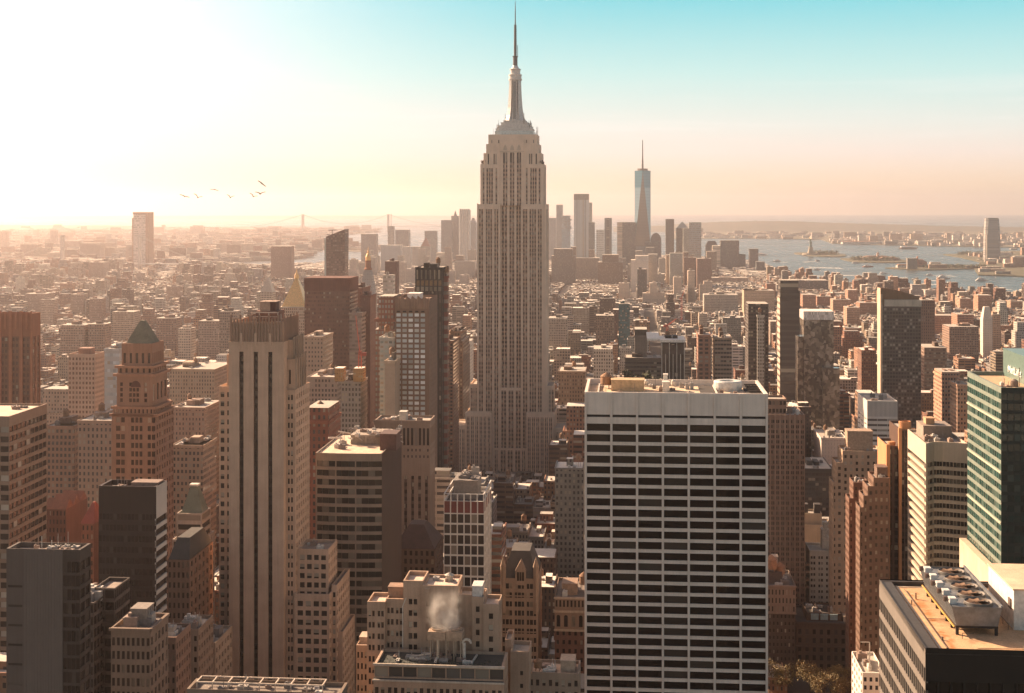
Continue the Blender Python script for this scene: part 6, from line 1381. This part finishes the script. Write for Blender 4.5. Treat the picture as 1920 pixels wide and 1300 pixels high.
def dome(y2, rgb, k=.8):
    def f(b, H):
        m = MB(); h = b.z(y2) - H; r = b.w / 2
        n = 8; prof = [(r * cos(pi / 2 * i / n), h * sin(pi / 2 * i / n)) for i in range(n + 1)]
        for (ra, za), (rb, zb_) in zip(prof, prof[1:]): m.loft([(r - ra, 1, H + za), (r + ra, 1, H + za), (r + ra, b.d - 1, H + za), (r - ra, b.d - 1, H + za)], [(r - rb, 1, H + zb_), (r + rb, 1, H + zb_), (r + rb, b.d - 1, H + zb_), (r - rb, b.d - 1, H + zb_)], 0, True)
        m.build('vaulted_roof', wall_mat(rgb), b.root)
    return f
tower('round-shouldered dark tower right of the tapering glass skyscraper', 1220, 1240, 452, 5900, 46, (.15, .145, .135), 500, crown=dome(437, (.13, .125, .12)))
tower('flaring dark tower with concave top right of the tapering glass skyscraper', 1248, 1264, 411, 6300, 44, (.14, .12, .105), 475, wf=.4)
tower('shouldered tower with small pyramid top on the right skyline', 1268, 1291, 428, 6300, 46, (.13, .135, .13), 480, crown=crown_pyr(416, (.32, .36, .34), .06))
tower('pale narrow slab in front of the pyramid-topped tower', 1281, 1292, 428, 6200, 40, (.44, .38, .3), 485)
tower('banded grey slab rightmost of the tall skyline cluster', 1292, 1315, 417, 6200, 44, (.36, .34, .3), 485, fl=9, wf=1, hf=.5, win=(.17, .165, .155))
tower('dark tower with chamfered roof left of the broad stepped tower by the bay', 1323, 1346, 461, 6100, 46, (.09, .095, .092), 490, crown=crown_pyr(452, (.07, .075, .072), .6))
b = tower('broad stepped tower with terraces by the bay, right skyline', 1351, 1386, 470, 5900, 60, (.19, .165, .14), 520, wf=.8, tiers=[(0, 0, 462), (1, 2, 451)])
m = MB(); m.box(b.x(1336), -.05, 3, 40, 0, b.z(461)); m.build('painted_lit_side', grid_mat((.52, .42, .32), (.3, .24, .19), 9, 60, 1, .45), b.root)  # sunlit look of the left face put into a paler colour
tower('low dark block stepping down right of the broad stepped tower', 1386, 1398, 477, 5900, 40, (.13, .135, .125), 520, tiers=[(0, 0, 492), (0, 3, 477)])
tower('slim brown tower on the point beside the bay', 1405, 1422, 472, 5800, 34, (.24, .175, .14), 520, tiers=[(0, 0, 472), (0, 9, 467)])
tower('shorter dark tower at the very right end of the point', 1418, 1434, 497, 5600, 34, (.15, .145, .13), 525, tiers=[(0, 0, 497), (6, 2, 491)])
# nearer blocks below that skyline
tower('massive dark stepped block right of the antenna tower below the skyline', 1034, 1079, 500, 4700, 60, (.20, .175, .155), 540, tiers=[(0, 0, 497), (4, 6, 480), (12, 14, 467)])
tower('brown art-deco ziggurat block below the skyline, right of centre', 1121, 1168, 512, 4600, 60, (.22, .155, .12), 535, tiers=[(0, 0, 505), (8, 8, 492), (14, 14, 478)])
tower('grey loft mass between the dark block and the brown ziggurat', 1080, 1124, 497, 4900, 60, (.30, .25, .21), 530, tiers=[(0, 0, 503), (8, 10, 484)])
tower('white stepped wedge-shaped block bright in the sun below the glass skyscraper', 1183, 1216, 500, 4300, 80, (.72, .6, .5), 525, wf=.2, tiers=[(0, 0, 498), (8, 0, 488), (18, 0, 480)])
tower('grey gridded slab right of the white stepped wedge', 1216, 1233, 477, 4400, 50, (.42, .38, .33), 520)
tower('dark office block with sunlit left side in front of the white wedge', 1195, 1213, 505, 3900, 36, (.10, .10, .095), 550, wf=.4)
tower('sunlit brown slab left of a reflective glass tower, below the skyline', 1249, 1256, 478, 4600, 40, (.5, .36, .26), 535)
tower('reflective grey glass tower below the right skyline', 1256, 1280, 475, 4500, 40, (.32, .32, .29), 535, win=(.22, .22, .2))
tower('left of two brick slabs with sunlit edges below the banded skyline slab', 1283, 1306, 483, 4500, 44, (.30, .19, .145), 525, wf=.3)
tower('right of two brick slabs with sunlit edges below the banded skyline slab', 1307, 1334, 485, 4400, 44, (.27, .17, .135), 530, wf=.3)
tower('pink-topped low terminal stretching below the broad stepped tower', 1325, 1403, 521, 4700, 60, (.52, .38, .3), 535, wf=.9, hf=.4)
for k, (a, c, y) in enumerate(((1290, 1303, 508), (1263, 1278, 520), (1320, 1336, 528), (1312, 1324, 534), (1290, 1302, 541), (1218, 1232, 531), (1232, 1246, 549), (1160, 1180, 531), (1205, 1218, 550))):
    tower('bright cream apartment slab among the sunlit blocks below the right skyline', a, c, y, 3700, 34, (.62, .47, .36), y + 20, wf=.3, group='sunlit cream slabs')
# left part of the tip, left of the antenna tower
tower('pale thin tower under construction with crane left of the antenna tower', 727, 738, 424, 6600, 30, (.42, .37, .33), 480, wf=.9, crown=mast(401, 1.2))
tower('bulky grey block with small turret left of the antenna tower', 741, 766, 440, 6700, 60, (.27, .25, .235), 460, tiers=[(0, 0, 437), (8, 6, 431)])
tower('faint crenellated pink slab behind the clock tower lantern', 677, 705, 444, 5600, 50, (.36, .28, .245), 540, tiers=[(0, 0, 441), (0, 20, 439)])
tower('wide pale windowless slab left of the antenna tower', 714, 751, 460, 5600, 50, (.46, .42, .385), 540, wf=.3)
tower('white-edged tower behind the wide pale slab', 750, 770, 463, 5800, 40, (.42, .39, .36), 500)
tower('tan tower in the row left of the antenna tower', 771, 788, 463, 6000, 40, (.36, .31, .27), 520)
tower('grey tapered tower in the row left of the antenna tower', 796, 818, 438, 6400, 46, (.26, .255, .245), 500, tiers=[(0, 0, 445), (1.5, 1, 433)])
tower('tan tower with red pyramid roof left of the antenna tower', 789, 806, 462, 5600, 34, (.46, .37, .3), 520, crown=crown_pyr(446, (.40, .22, .16), .1))
tower('dark flat tower joined to the pointed tower left of the antenna tower', 827, 847, 420, 6700, 50, (.21, .215, .21), 480, tiers=[(0, 0, 416), (6, 0, 413)])
tower('pointed art-deco skyscraper left of the rippled tower', 846, 860, 415, 6750, 34, (.24, .235, .225), 480, tiers=[(0, 0, 410), (3, 3, 405)], crown=crown_pyr(395, (.22, .21, .2), .05, 4))
b = tower('rippled pale steel tower just left of the antenna tower', 861, 881, 394, 6200, 36, (.46, .45, .42), 490, fl=400, bay=7, wf=.45, hf=1, win=(.33, .34, .335))
m = MB(); r_ = random.Random(3)
for i in range(5): m.loft(m.ring(b.w * (i + .5) / 5, 0, 4.2, 0, 8), m.ring(b.w * (i + .5) / 5, 0, 4.2, b.z(392), 8))
m.build('rippled_bay', wall_mat((.46, .45, .42), .5), b.root)
tower('sloped-shoulder tower right of the rippled steel tower', 881, 892, 418, 6500, 44, (.28, .28, .27), 480, crown=crown_pyr(409, (.28, .28, .27), .3))
tower('white-topped slab with lit left edge below the rippled tower', 818, 846, 474, 5300, 40, (.48, .42, .36), 520, crown=crown_panel(477, (.62, .54, .45)))
tower('cream block stepping right below the rippled tower', 852, 890, 492, 5000, 46, (.40, .35, .30), 530, tiers=[(0, 0, 500), (10, 4, 490)])
for k, (a, c, y) in enumerate(((800, 812, 500), (756, 782, 505), (862, 878, 516), (842, 852, 508), (745, 760, 492), (648, 670, 505), (655, 668, 487))):
    tower('pale grey mid-rise in the hazy blocks left of the antenna tower', a, c, y, 4600, 34, (.42, .35, .3), y + 18, group='hazy mid-rises left of the antenna tower')
rk = random.Random(21)
for k in range(34):
    lf = k < 15; px = rk.uniform(655, 880) if lf else rk.uniform(1030, 1330); wd = rk.uniform(9, 22); D_ = rk.uniform(4900, 5500); y_ = rk.uniform(462, 500)
    cc = rk.choice(((.30, .28, .25), (.40, .36, .31), (.24, .23, .215), (.36, .29, .24))) if lf else rk.choice(((.22, .22, .21), (.40, .36, .31), (.27, .24, .21), (.34, .25, .19)))
    tower('hazy office block crowded into the far skyline ' + ('left' if lf else 'right') + ' of the antenna tower', px, px + wd, y_, D_, 36, cc, y_ + 12, group='skyline blocks ' + ('left' if lf else 'right') + ' of the antenna tower', tiers=[(0, 0, y_ + 6), (wd * .2, wd * .25, y_)] if k % 2 else None)
# tall rounded glass tower across the river
b = Bd('skyscraper', 'lone tall glass tower with rounded top across the water at the right', 1848, 1877, 7000, 60, glz('river_tower_glass', (.26, .25, .23), .12), yb=515)
w, d = b.w, b.d; b.mats['wall'] = grid_mat((.30, .27, .24), (.18, .17, .16), 9, 200, 1, .5, lit=.1, roofc=(.3, .27, .24), var=.1); m = b.mb('wall'); zs = [ZW, b.z(470), b.z(432), b.z(410)]; ins = [0, 0, 2.5, 6]
for i in range(3):
    a, c = ins[i], ins[i + 1]; ca, cc = 10, 10
    def oct_(k, z): return [(k + 10, k, z), (w - k - 10, k, z), (w - k, k + 10, z), (w - k, d - k - 10, z), (w - k - 10, d - k, z), (k + 10, d - k, z), (k, d - k - 10, z), (k, k + 10, z)]
    m.loft(oct_(a, zs[i]), oct_(c, zs[i + 1]), 0, i == 2)
p = b.one('crown', grid_mat((.14, .12, .11), (.08, .07, .065), 12, 8, .6, .8, roofc=(.14, .12, .11))); p.box(12, w - 12, 10, d - 10, b.z(410) + .02, b.z(409)); p.box(w - 8, w - 2, 8, d - 8, b.z(500), b.z(440)); p.ok()
p = b.one('painted_lit_edge', wall_mat((.55, .46, .36), .3)); p.box(5, 11, -.5, 6, ZW, b.z(440)); p.ok(); b.done()  # sun on the left corner painted as a paler strip
for a, c, y, D in ((1893, 1912, 494, 7000), (1905, 1922, 500, 6700), (1896, 1908, 466, 8500), (1836, 1846, 508, 6950), (1882, 1892, 505, 6800)):
    tower('low riverside block beside the lone glass tower across the water', a, c, y, D, 50, (.5, .4, .32) if y > 480 else (.17, .16, .15), y + 16, group='riverside blocks across the water')
# --- tower cranes
def crane(px, D, ybase, ytop, pxj, yj, label, rgb=(.55, .09, .05)):
    r = bpy.data.objects.new('tower_crane', None); C.objects.link(r); P = WD(px, D, HZ(ybase, D)); r.location = P; tag(r, label, 'crane')
    h = HZ(ytop, D) - P.z; m = MB(); s = 1.0; cm = plain(rgb, .5)
    for sx_ in (-s, s):
        for sy_ in (-s, s): m.bar((sx_, sy_, 0), (sx_, sy_, h), .22)
    n = int(h // 3)
    for i in range(n):
        z = h * i / n; z2 = h * (i + 1) / n; q_ = 1 if i % 2 else -1
        m.bar((-s * q_, -s, z), (s * q_, -s, z2), .14); m.bar((s, -s * q_, z), (s, s * q_, z2), .14)
    m.build('mast', cm, r)
    J = Vector(((pxj - px) / F * D, 0, HZ(yj, D) - P.z)); m = MB(); n = 12; A = Vector((0, 0, h))
    for o in ((-.8, 0), (.8, 0)): m.bar(A + Vector((0, o[0], 0)), J + Vector((0, o[0], 0)), .2)
    m.bar(A + Vector((0, 0, 1.8)), J, .2)
    for i in range(n): a, c = A + (J - A) * (i / n), A + (J - A) * ((i + 1) / n); m.bar(a + Vector((0, -.8, 0)), c + Vector((0, .8, 0)), .12); m.bar(a, c + Vector((0, 0, 1.6 * (1 - i / n))), .12)
    m.build('jib', cm, r)
    m = MB(); m.box(-4.5 if J.x > 0 else 1.2, -1.2 if J.x > 0 else 4.5, -1, 1, h - 1, h + 1.5); m.box(-1.1, 1.1, -1.1, 1.1, h - .5, h + 2.4); m.build('cab', plain((.3, .06, .04), .5), r)
crane(675, 1000, 715, 665, 667, 592, 'red and white luffing crane standing before the brown slabs')
crane(1251, 1700, 625, 612, 1268, 598, 'left red crane over the low roofs behind the black white-finned tower')
crane(1278, 2600, 600, 560, 1286, 538, 'right red crane over the low roofs below the sunlit slabs')
# ================================================================== the ordinary blocks of the town
RG = random.Random(77)
def GW(v, u): return (v * CT + u * ST, -v * ST + u * CT)
def inside(poly, x, y):
    c = False; n = len(poly)
    for i in range(n):
        (x1, y1), (x2, y2) = poly[i][:2], poly[i - 1][:2]
        if (y1 > y) != (y2 > y) and x < (x2 - x1) * (y - y1) / (y2 - y1) + x1: c = not c
    return c
PAL = {'tan': (.40, .30, .22), 'red-brick': (.27, .125, .08), 'grey': (.29, .265, .24), 'white': (.60, .54, .47), 'dark brown': (.15, .095, .07), 'orange-brick': (.42, .22, .135), 'cream': (.50, .41, .32)}
PAL = {k: tuple(round(x * .78, 3) for x in v) for k, v in PAL.items()}
def pick(px):
    if px < 500: w = (5, 4, 2, 2, 3, 2, 3)
    elif px < 1000: w = (5, 3, 3, 2, 3, 1, 3)
    elif px < 1420: w = (4, 2, 4, 4, 3, 1, 4)
    else: w = (4, 5, 2, 3, 3, 6, 3)
    return RG.choices(list(PAL), w)[0]
PROT.append((1425, 1625, 745, 1335)); PROT.append((915, 1040, 900, 985))
prot = np.array(PROT)
LOTS = []
u = 480.0
row = 0
while u < 7500:
    dep = 62 if u < 3600 else 60
    uc = u + 30
    v0 = (-120 - 960) / F * uc / 1.0 - uc * ST * 1.0; v1 = (2040 - 960) / F * uc - uc * ST + 40
    v = math.floor(v0 / 205) * 205 + (60 if u < 3600 else 20)
    while v < v1:
        bw = 178
        for half in (0, 1):
            x = v
            while x < v + bw - 9:
                w = min(RG.choice((8, 9, 11, 13, 15, 18, 24, 32)), v + bw - x)
                LOTS.append((x, x + w - .15, u + half * 31, u + half * 31 + RG.uniform(24, 30.5))); x += w
        v += 205
    u += 81 if u < 3600 else 84
foot = np.array(FOOT)
CANDS = []
for v0, v1, u0, u1 in LOTS:
    X, Y = GW(v0, u0); X2, Y2 = GW(v1, u0)
    if Y < 440: continue
    pa, pb = 960 + F * X / Y, 960 + F * X2 / Y2
    if pb < -40 or pa > 1960: continue
    cx, cyv = GW((v0 + v1) / 2, u1)
    if not (inside(man, cx, cyv) and inside(man, X, Y) and inside(man, X2, Y2)): continue
    if np.any((foot[:, 0] < v1 + 1.5) & (foot[:, 1] > v0 - 1.5) & (foot[:, 2] < u1 + 1.5) & (foot[:, 3] > u0 - 1.5)): continue
    D = Y
    r = RG.random(); w = v1 - v0
    if D < 1300: h = RG.uniform(28, 70) if r < .75 else RG.uniform(60, 105)
    elif D < 2000: h = RG.uniform(16, 48) if r < .72 else RG.uniform(45, 85)
    elif D < 3200: h = RG.uniform(11, 28) if r < .72 else RG.uniform(28, 80)
    elif D < 4600: h = RG.uniform(10, 26) if r < .76 else RG.uniform(26, 66)
    else: h = RG.uniform(14, 34) if r < .8 else RG.uniform(34, 75)
    if w < 14: h = min(h, 15 + w * 1.6)
    lim = 505 - 22 * max(0, min(1, (600 - pa) / 300)) if pa < 1000 else 500
    m = prot[(prot[:, 0] < pb) & (prot[:, 1] > pa) & (prot[:, 2] > D)]
    if len(m): lim = max(lim, m[:, 3].max() + 10)
    hmax = CAMZ - (lim - Y0) / F * D
    if h > hmax: h = hmax * RG.uniform(.72, 1.0)
    if h < 8: 
        if D < 1400: continue
        h = RG.uniform(7, 10)
    CANDS.append([D, pa, pb, v0, v1, u0, u1, h])
# what shows how large: front-to-back fill of a coarse frame
ev = [(o[3], 0, o) for o in OCC] + [(c[0], 1, c) for c in CANDS]
ev.sort(key=lambda e: e[0]); buf = np.zeros((650, 960), bool); vis = {}
for D, k, o in ev:
    if k == 0: a, b_, yt, D = o[0], o[1], o[2], o[3]; yb_ = 1300
    else: a, b_, h = o[1], o[2], o[7]; yt = Y0 + F * (CAMZ - h) / D; yb_ = Y0 + F * CAMZ / D
    i0, i1, j0, j1 = int(max(0, a / 2)), int(min(960, max(a / 2 + 1, b_ / 2))), int(max(0, yt / 2)), int(min(650, yb_ / 2 + 1))
    if i1 <= i0 or j1 <= j0: vis[id(o)] = 0; continue
    s_ = buf[j0:j1, i0:i1]
    if k: vis[id(o)] = int(s_.size - s_.sum())
    s_[:] = True
single = set(id(c) for c in sorted(CANDS, key=lambda c: -vis[id(c)])[:285] if vis[id(c)] > 6)
GM = [grid_mat(None, floor=3.6, bay=2.7, wf=.46, hf=.52), grid_mat(None, floor=3.9, bay=3.6, wf=.62, hf=.55), grid_mat(None, floor=3.5, bay=2.2, wf=.42, hf=.6, lit=.2), grid_mat(None, floor=3.8, bay=9.0, wf=.9, hf=.45)]
REG = [(215, 'left of the green-roofed tower'), (404, 'right of the green-roofed tower'), (575, 'behind the limestone tower'), (700, 'around the broad brown slabs'), (850, 'around the bright window-grid tower'), (1045, 'at the foot of the antenna tower'), (1240, 'left of the white-finned black tower'), (1420, 'behind the white-framed tower'), (1510, 'beside the tall banded tower'), (1650, 'left of the sail-crested tower'), (1800, 'just right of the sail-crested tower'), (9999, 'behind the green glass tower')]
def rect(mb, x0, x1, y0, y1, h, col, mi, rnd, tankok):
    mb.box(x0, x1, y0, y1, 0, h, mi, col)
rest = MB()
VS, US = None, None
for c in CANDS:
    D, pa, pb, v0, v1, u0, u1, h = c
    pc = (pa + pb) / 2; cn = pick(pc); base = PAL[cn]; k = RG.uniform(.62, 1.22); al = RG.choice((.12, .25, .5, .75, .9, 1.0)); mi = RG.choice((0, 0, 1, 2, 3))
    col = (base[0] * k, base[1] * k * RG.uniform(.95, 1.05), base[2] * k, al)
    w, d = v1 - v0, u1 - u0
    feats = []
    bw_, bd = w * RG.uniform(.2, .45), d * RG.uniform(.2, .4); bx, by = RG.uniform(.5, w - bw_ - .5), RG.uniform(.5, d - bd - .5); bh = RG.uniform(2.4, 5)
    setb = h > 38 and w > 16 and RG.random() < .55
    tnk = RG.random() < (.42 if D < 2600 else .12); tx, ty = RG.uniform(2, max(2.1, w - 2)), RG.uniform(3, d - 3); tr = RG.uniform(1.2, 2.1)
    if id(c) in single:
        X, Y = GW(v0, u0)
        m = MB(); hb = h * .78 if setb else h
        m.box(0, w, 0, d, 0, hb, 0, col)
        nm = 'loft_building' if h > 40 else 'apartment_house' if h > 20 else 'row_house'
        o = m.build(nm, GM[mi], at=(X, Y, 0), rz=-TH)
        reg = next(t for q, t in REG if pc < q)
        dist = 'nearby' if D < 1000 else 'farther' if D < 2000 else 'distant'
        size = 'low' if h < 22 else 'mid-rise' if h < 45 else 'tall'
        if setb: ft = 'with stepped top'
        elif tnk and D < 2600: ft = 'with a roof water tank'
        else: ft = 'with light roof' if al > .5 else 'with dark roof'
        tag(o, f'{dist} {size} {cn} building {ft} {reg}'.replace('building with a roof water tank', 'water-tank building'), 'building', f'{dist} buildings {reg}')
        if setb:
            m = MB(); m.box(w * .12, w * .88, d * .12, d * .88, hb + .01, h, 0, col); m.build('upper_storeys', GM[mi], o)
        if D < 2600:
            m = MB(); e = .5; q = hb
            m.box(-.25, w + .25, -.25, e, q + .01, q + 1.1, 0, col); m.box(w - e, w + .25, e, d, q + .01, q + 1.1, 0, col); m.box(-.25, e, e, d, q + .01, q + 1.1, 0, col)
            m.build('parapet', wall_mat(tuple(round(x * .95, 2) for x in base)), o)
        if not setb: m = MB(); m.box(bx, bx + bw_, by, by + bd, h + .01, h + bh, 0, col); m.build('bulkhead', GM[mi], o)
        if tnk and D < 2600:
            m = MB(); z = h + (0 if setb else bh * .4)
            for a in range(4): m.bar((tx + tr * .7 * cos(a * pi / 2), ty + tr * .7 * sin(a * pi / 2), h), (tx + tr * .7 * cos(a * pi / 2), ty + tr * .7 * sin(a * pi / 2), z + 2.2), .13)
            m.lathe(tx, ty, [(tr, z + 2.2), (tr, z + 5.4), (tr * 1.08, z + 5.4), (.05, z + 7)], 10); m.build('water_tank', plain((.26, .15, .09), .9), o)
        if D < 1500:
            for q in range(3):
                a, e = RG.uniform(.8, 2.6), RG.uniform(.8, 2.6); x_, y_ = RG.uniform(.6, w - a - .6), RG.uniform(.6, d - e - .6); m = MB(); m.box(x_, x_ + a, y_, y_ + e, hb, hb + RG.uniform(.8, 2.4)); m.build('roof_unit', plain(RG.choice(((.5, .46, .4), (.2, .17, .15), (.33, .29, .25))), .8), o)
    else:
        hb = h * .78 if setb else h
        rest.box(v0, v1, u0, u1, 0, hb, mi, col)
        if setb: rest.box(v0 + w * .12, v1 - w * .12, u0 + d * .12, u1 - d * .12, hb, h, mi, col)
        elif D < 5200: rest.box(v0 + bx, v0 + bx + bw_, u0 + by, u0 + by + bd, h, h + bh, mi, (col[0] * 1.1, col[1] * 1.1, col[2] * 1.1, RG.random()))
        if D < 3600:
            for q in range(RG.randint(1, 3)):
                a, e = RG.uniform(1, 3), RG.uniform(1, 3); x_, y_ = v0 + RG.uniform(.4, w - a - .4), u0 + RG.uniform(.4, d - e - .4); g = RG.uniform(.15, .7); rest.box(x_, x_ + a, y_, y_ + e, hb, hb + RG.uniform(.8, 3), mi, (g, g * .92, g * .82, RG.random()))
        if tnk and D < 2600:
            z = h + 2; rest.lathe(v0 + tx, u0 + ty, [(tr, z), (tr, z + 3.4), (.1, z + 5)], 8, 4)
o = rest.build('town_blocks', GM + [plain((.26, .15, .09), .9)], rz=-TH); tag(o, kind='stuff')
# far suburbs over the water
def suburb(name, n, pxr, yr, seed, hr, cols, skip=None, tall=.03):
    r = random.Random(seed); m = MB()
    for i in range(n):
        px, py = r.uniform(*pxr), yr[0] + (yr[1] - yr[0]) * r.random() ** 1.0
        P = W(px, py, -2)
        if not any(inside(s, P.x, P.y) for s in SH): continue
        w = r.uniform(16, 60) * (1 + P.y / 16000); d = r.uniform(12, 30); h = r.uniform(*hr) if r.random() > tall else r.uniform(30, 60)
        c = r.choice(cols); k = r.uniform(.8, 1.25)
        m.box(P.x, P.x + w, P.y, P.y + d, -2, h, 0, (c[0] * k, c[1] * k, c[2] * k, r.choice((.2, .5, .9, 1.0))))
    o = m.build(name, GM[0], rz=0); tag(o, kind='stuff')
SH = [[tuple(v.co[:2]) for v in ob.data.vertices[:len(ob.data.polygons[0].vertices)]] for ob in C.objects if ob.name.startswith(('shore', 'island'))]
suburb('distant_suburb', 5200, (-80, 760), (429, 497), 8, (7, 20), list(PAL.values()), tall=.05)
suburb('distant_port', 900, (1240, 2000), (437, 465), 9, (8, 22), [(.75, .66, .56), (.6, .5, .42), (.5, .36, .26), (.3, .26, .22)], tall=.05)
suburb('distant_port', 90, (1700, 2000), (476, 516), 10, (8, 16), [(.6, .5, .42), (.42, .26, .18), (.3, .26, .22)], tall=.08)
# ================================================================== trees
def leaf_mat(rgb):
    m, nt, p = new_mat('foliage'); r = node(nt, 'ShaderNodeNewGeometry').outputs['Random Per Island']
    put(nt, p.inputs['Base Color'], MIX(nt, r, tuple(x * .55 for x in rgb), tuple(min(1, x * 1.5) for x in rgb))); p.inputs['Roughness'].default_value = .7
    p.inputs['Subsurface Weight'].default_value = 0
    return m
LEAF, BARK = leaf_mat((.18, .13, .04)), plain((.06, .042, .03), .9, name='bark')
LEAFG = leaf_mat((.07, .075, .028))
def tree(x, y, h, cr, seed, label, leaf=None, n=1500, group=None):
    r = random.Random(seed); root = bpy.data.objects.new('tree', None); C.objects.link(root); root.location = (x, y, 0); tag(root, label, 'tree', group)
    m = MB(); m.lathe(0, 0, [(h * .028, 0), (h * .02, h * .3), (h * .014, h * .55), (.05, h * .85)], 8)
    cl = []
    for i in range(11):
        a = r.uniform(0, 6.28); z = h * r.uniform(.35, .7); e = Vector((cos(a) * cr * r.uniform(.4, .85), sin(a) * cr * r.uniform(.4, .85), z + h * r.uniform(.08, .25)))
        m.bar((0, 0, z - h * .1), e, h * .008); cl.append((e, cr * r.uniform(.28, .5)))
    cl.append((Vector((0, 0, h * .86)), cr * .45)); m.build('trunk', BARK, root)
    m = MB()
    for i in range(n):
        c, q = r.choice(cl); dr = Vector((r.gauss(0, 1), r.gauss(0, 1), r.gauss(0, .8))).normalized() * q * r.uniform(.45, 1.08); p = c + dr
        u_ = Vector((r.gauss(0, 1), r.gauss(0, 1), r.gauss(0, 1))).normalized(); v_ = u_.orthogonal().normalized(); s = r.uniform(.22, .5) * h / 20
        m.poly([p - u_ * s, p + v_ * s * .7, p + u_ * s, p - v_ * s * .7])
    m.build('crown', leaf or LEAF, root)
for k, (px, py, D, cr, lab) in enumerate(((1446, 1246, 752, 5.5, 'autumn tree against the right foot of the white-framed tower'), (1472, 1256, 745, 5.5, 'shaded autumn tree second from the white-framed tower'), (1519, 1250, 740, 6.2, 'tall golden tree leftmost of the lit trees before the dark civic building'),
        (1546, 1272, 728, 6.5, 'golden tree low in the middle of the lit trees'), (1570, 1254, 744, 5.5, 'upright golden tree right of the middle lit trees'), (1600, 1279, 730, 6.5, 'golden tree rightmost beside the white terrace building'))):
    P = WD(px, D); tree(P.x, P.y, HZ(py - 8, D), cr * 1.25, 100 + k, lab, None, 2200)
r_ = random.Random(6)
for k in range(9):
    px = 1176 + k * 7.6; P = WD(px, 1235 + r_.uniform(-12, 12)); tree(P.x, P.y, HZ(676 + r_.uniform(0, 10), 1235), r_.uniform(6, 9), 200 + k, 'dark leafy tree before the low ribbon-windowed block', LEAFG, 500, 'park trees in mid town')
def grove(name, a, L, dpt, n, h, seed):
    r = random.Random(seed); m = MB()
    for i in range(n):
        t = r.uniform(0, 6.28); q = math.sqrt(r.random()); x, y = a.x + L * .9 * q * cos(t), a.y + dpt * .8 * q * sin(t); hh = h * r.uniform(.5, 1.1)
        for j in range(10):
            p = Vector((x + r.gauss(0, 4), y + r.gauss(0, 4), r.uniform(0, hh))); s = r.uniform(1.5, 3.5); u_ = Vector((r.gauss(0, 1), r.gauss(0, 1), r.gauss(0, 1))).normalized(); v_ = u_.orthogonal().normalized()
            m.poly([p - u_ * s, p + v_ * s, p + u_ * s, p - v_ * s])
    tag(m.build(name, LEAFG), kind='stuff')
grove('woods', W(1548, 477.5, -2), 75, 120, 120, 20, 1); grove('woods', W(1640, 488, -2), 130, 160, 260, 17, 2); grove('woods', W(1845, 478, -2), 160, 130, 260, 17, 3); grove('woods', W(1790, 502, -2), 160, 60, 120, 13, 4)
# ================================================================== steam over the roof plant
x_, y_, z_ = SMK; L_ = Vector((SMP.location.x + x_ * CT + y_ * ST, SMP.location.y - x_ * ST + y_ * CT, z_))
m = MB(); n = 14
prof = [(.2, -.2), (4.6, .3), (6.4, 3), (6.8, 7), (6.2, 11), (4.4, 14), (1.5, 15.6), (.1, 16)]
m.lathe(0, 0, prof, n)
vm = bpy.data.materials.new('steam'); vm.use_nodes = True; nt = vm.node_tree; nt.nodes.clear()
tc = node(nt, 'ShaderNodeTexCoord').outputs['Object']; s = node(nt, 'ShaderNodeSeparateXYZ'); put(nt, s.inputs[0], tc)
rr = M(nt, 'SQRT', M(nt, 'ADD', M(nt, 'POWER', M(nt, 'ABSOLUTE', s.outputs[0]), 2.0), M(nt, 'POWER', M(nt, 'ABSOLUTE', s.outputs[1]), 2.0)))
fall = M(nt, 'MULTIPLY', RANGE(nt, rr, 6.9, 3.0, 0, 1, True), M(nt, 'MULTIPLY', RANGE(nt, s.outputs[2], 14, 3, 0, 1, True), RANGE(nt, s.outputs[2], -.3, 1.0, 0, 1)))
pv = node(nt, 'ShaderNodeVolumePrincipled'); pv.inputs['Color'].default_value = (.95, .93, .9, 1); pv.inputs['Anisotropy'].default_value = .3
put(nt, pv.inputs['Density'], M(nt, 'MULTIPLY', fall, RANGE(nt, NOISE(nt, tc, .22, 5, .6), .40, .72, 0, .26)))
nt.links.new(pv.outputs[0], node(nt, 'ShaderNodeOutputMaterial').inputs['Volume'])
tag(m.build('steam', vm, at=L_), kind='stuff')
# ================================================================== haze over the whole scene
hz = MB(); hz.box(-20000, 20000, -500, 46000, ZW - 1.5, 620, bottom=True)
hm = bpy.data.materials.new('air'); hm.use_nodes = True; nt = hm.node_tree; nt.nodes.clear()
pv = node(nt, 'ShaderNodeVolumePrincipled'); pv.inputs['Color'].default_value = (1.0, .88, .86, 1)
pv.inputs['Density'].default_value = HAZE_D; pv.inputs['Anisotropy'].default_value = .76
nt.links.new(pv.outputs[0], node(nt, 'ShaderNodeOutputMaterial').inputs['Volume'])
tag(hz.build('haze', hm), kind='stuff')
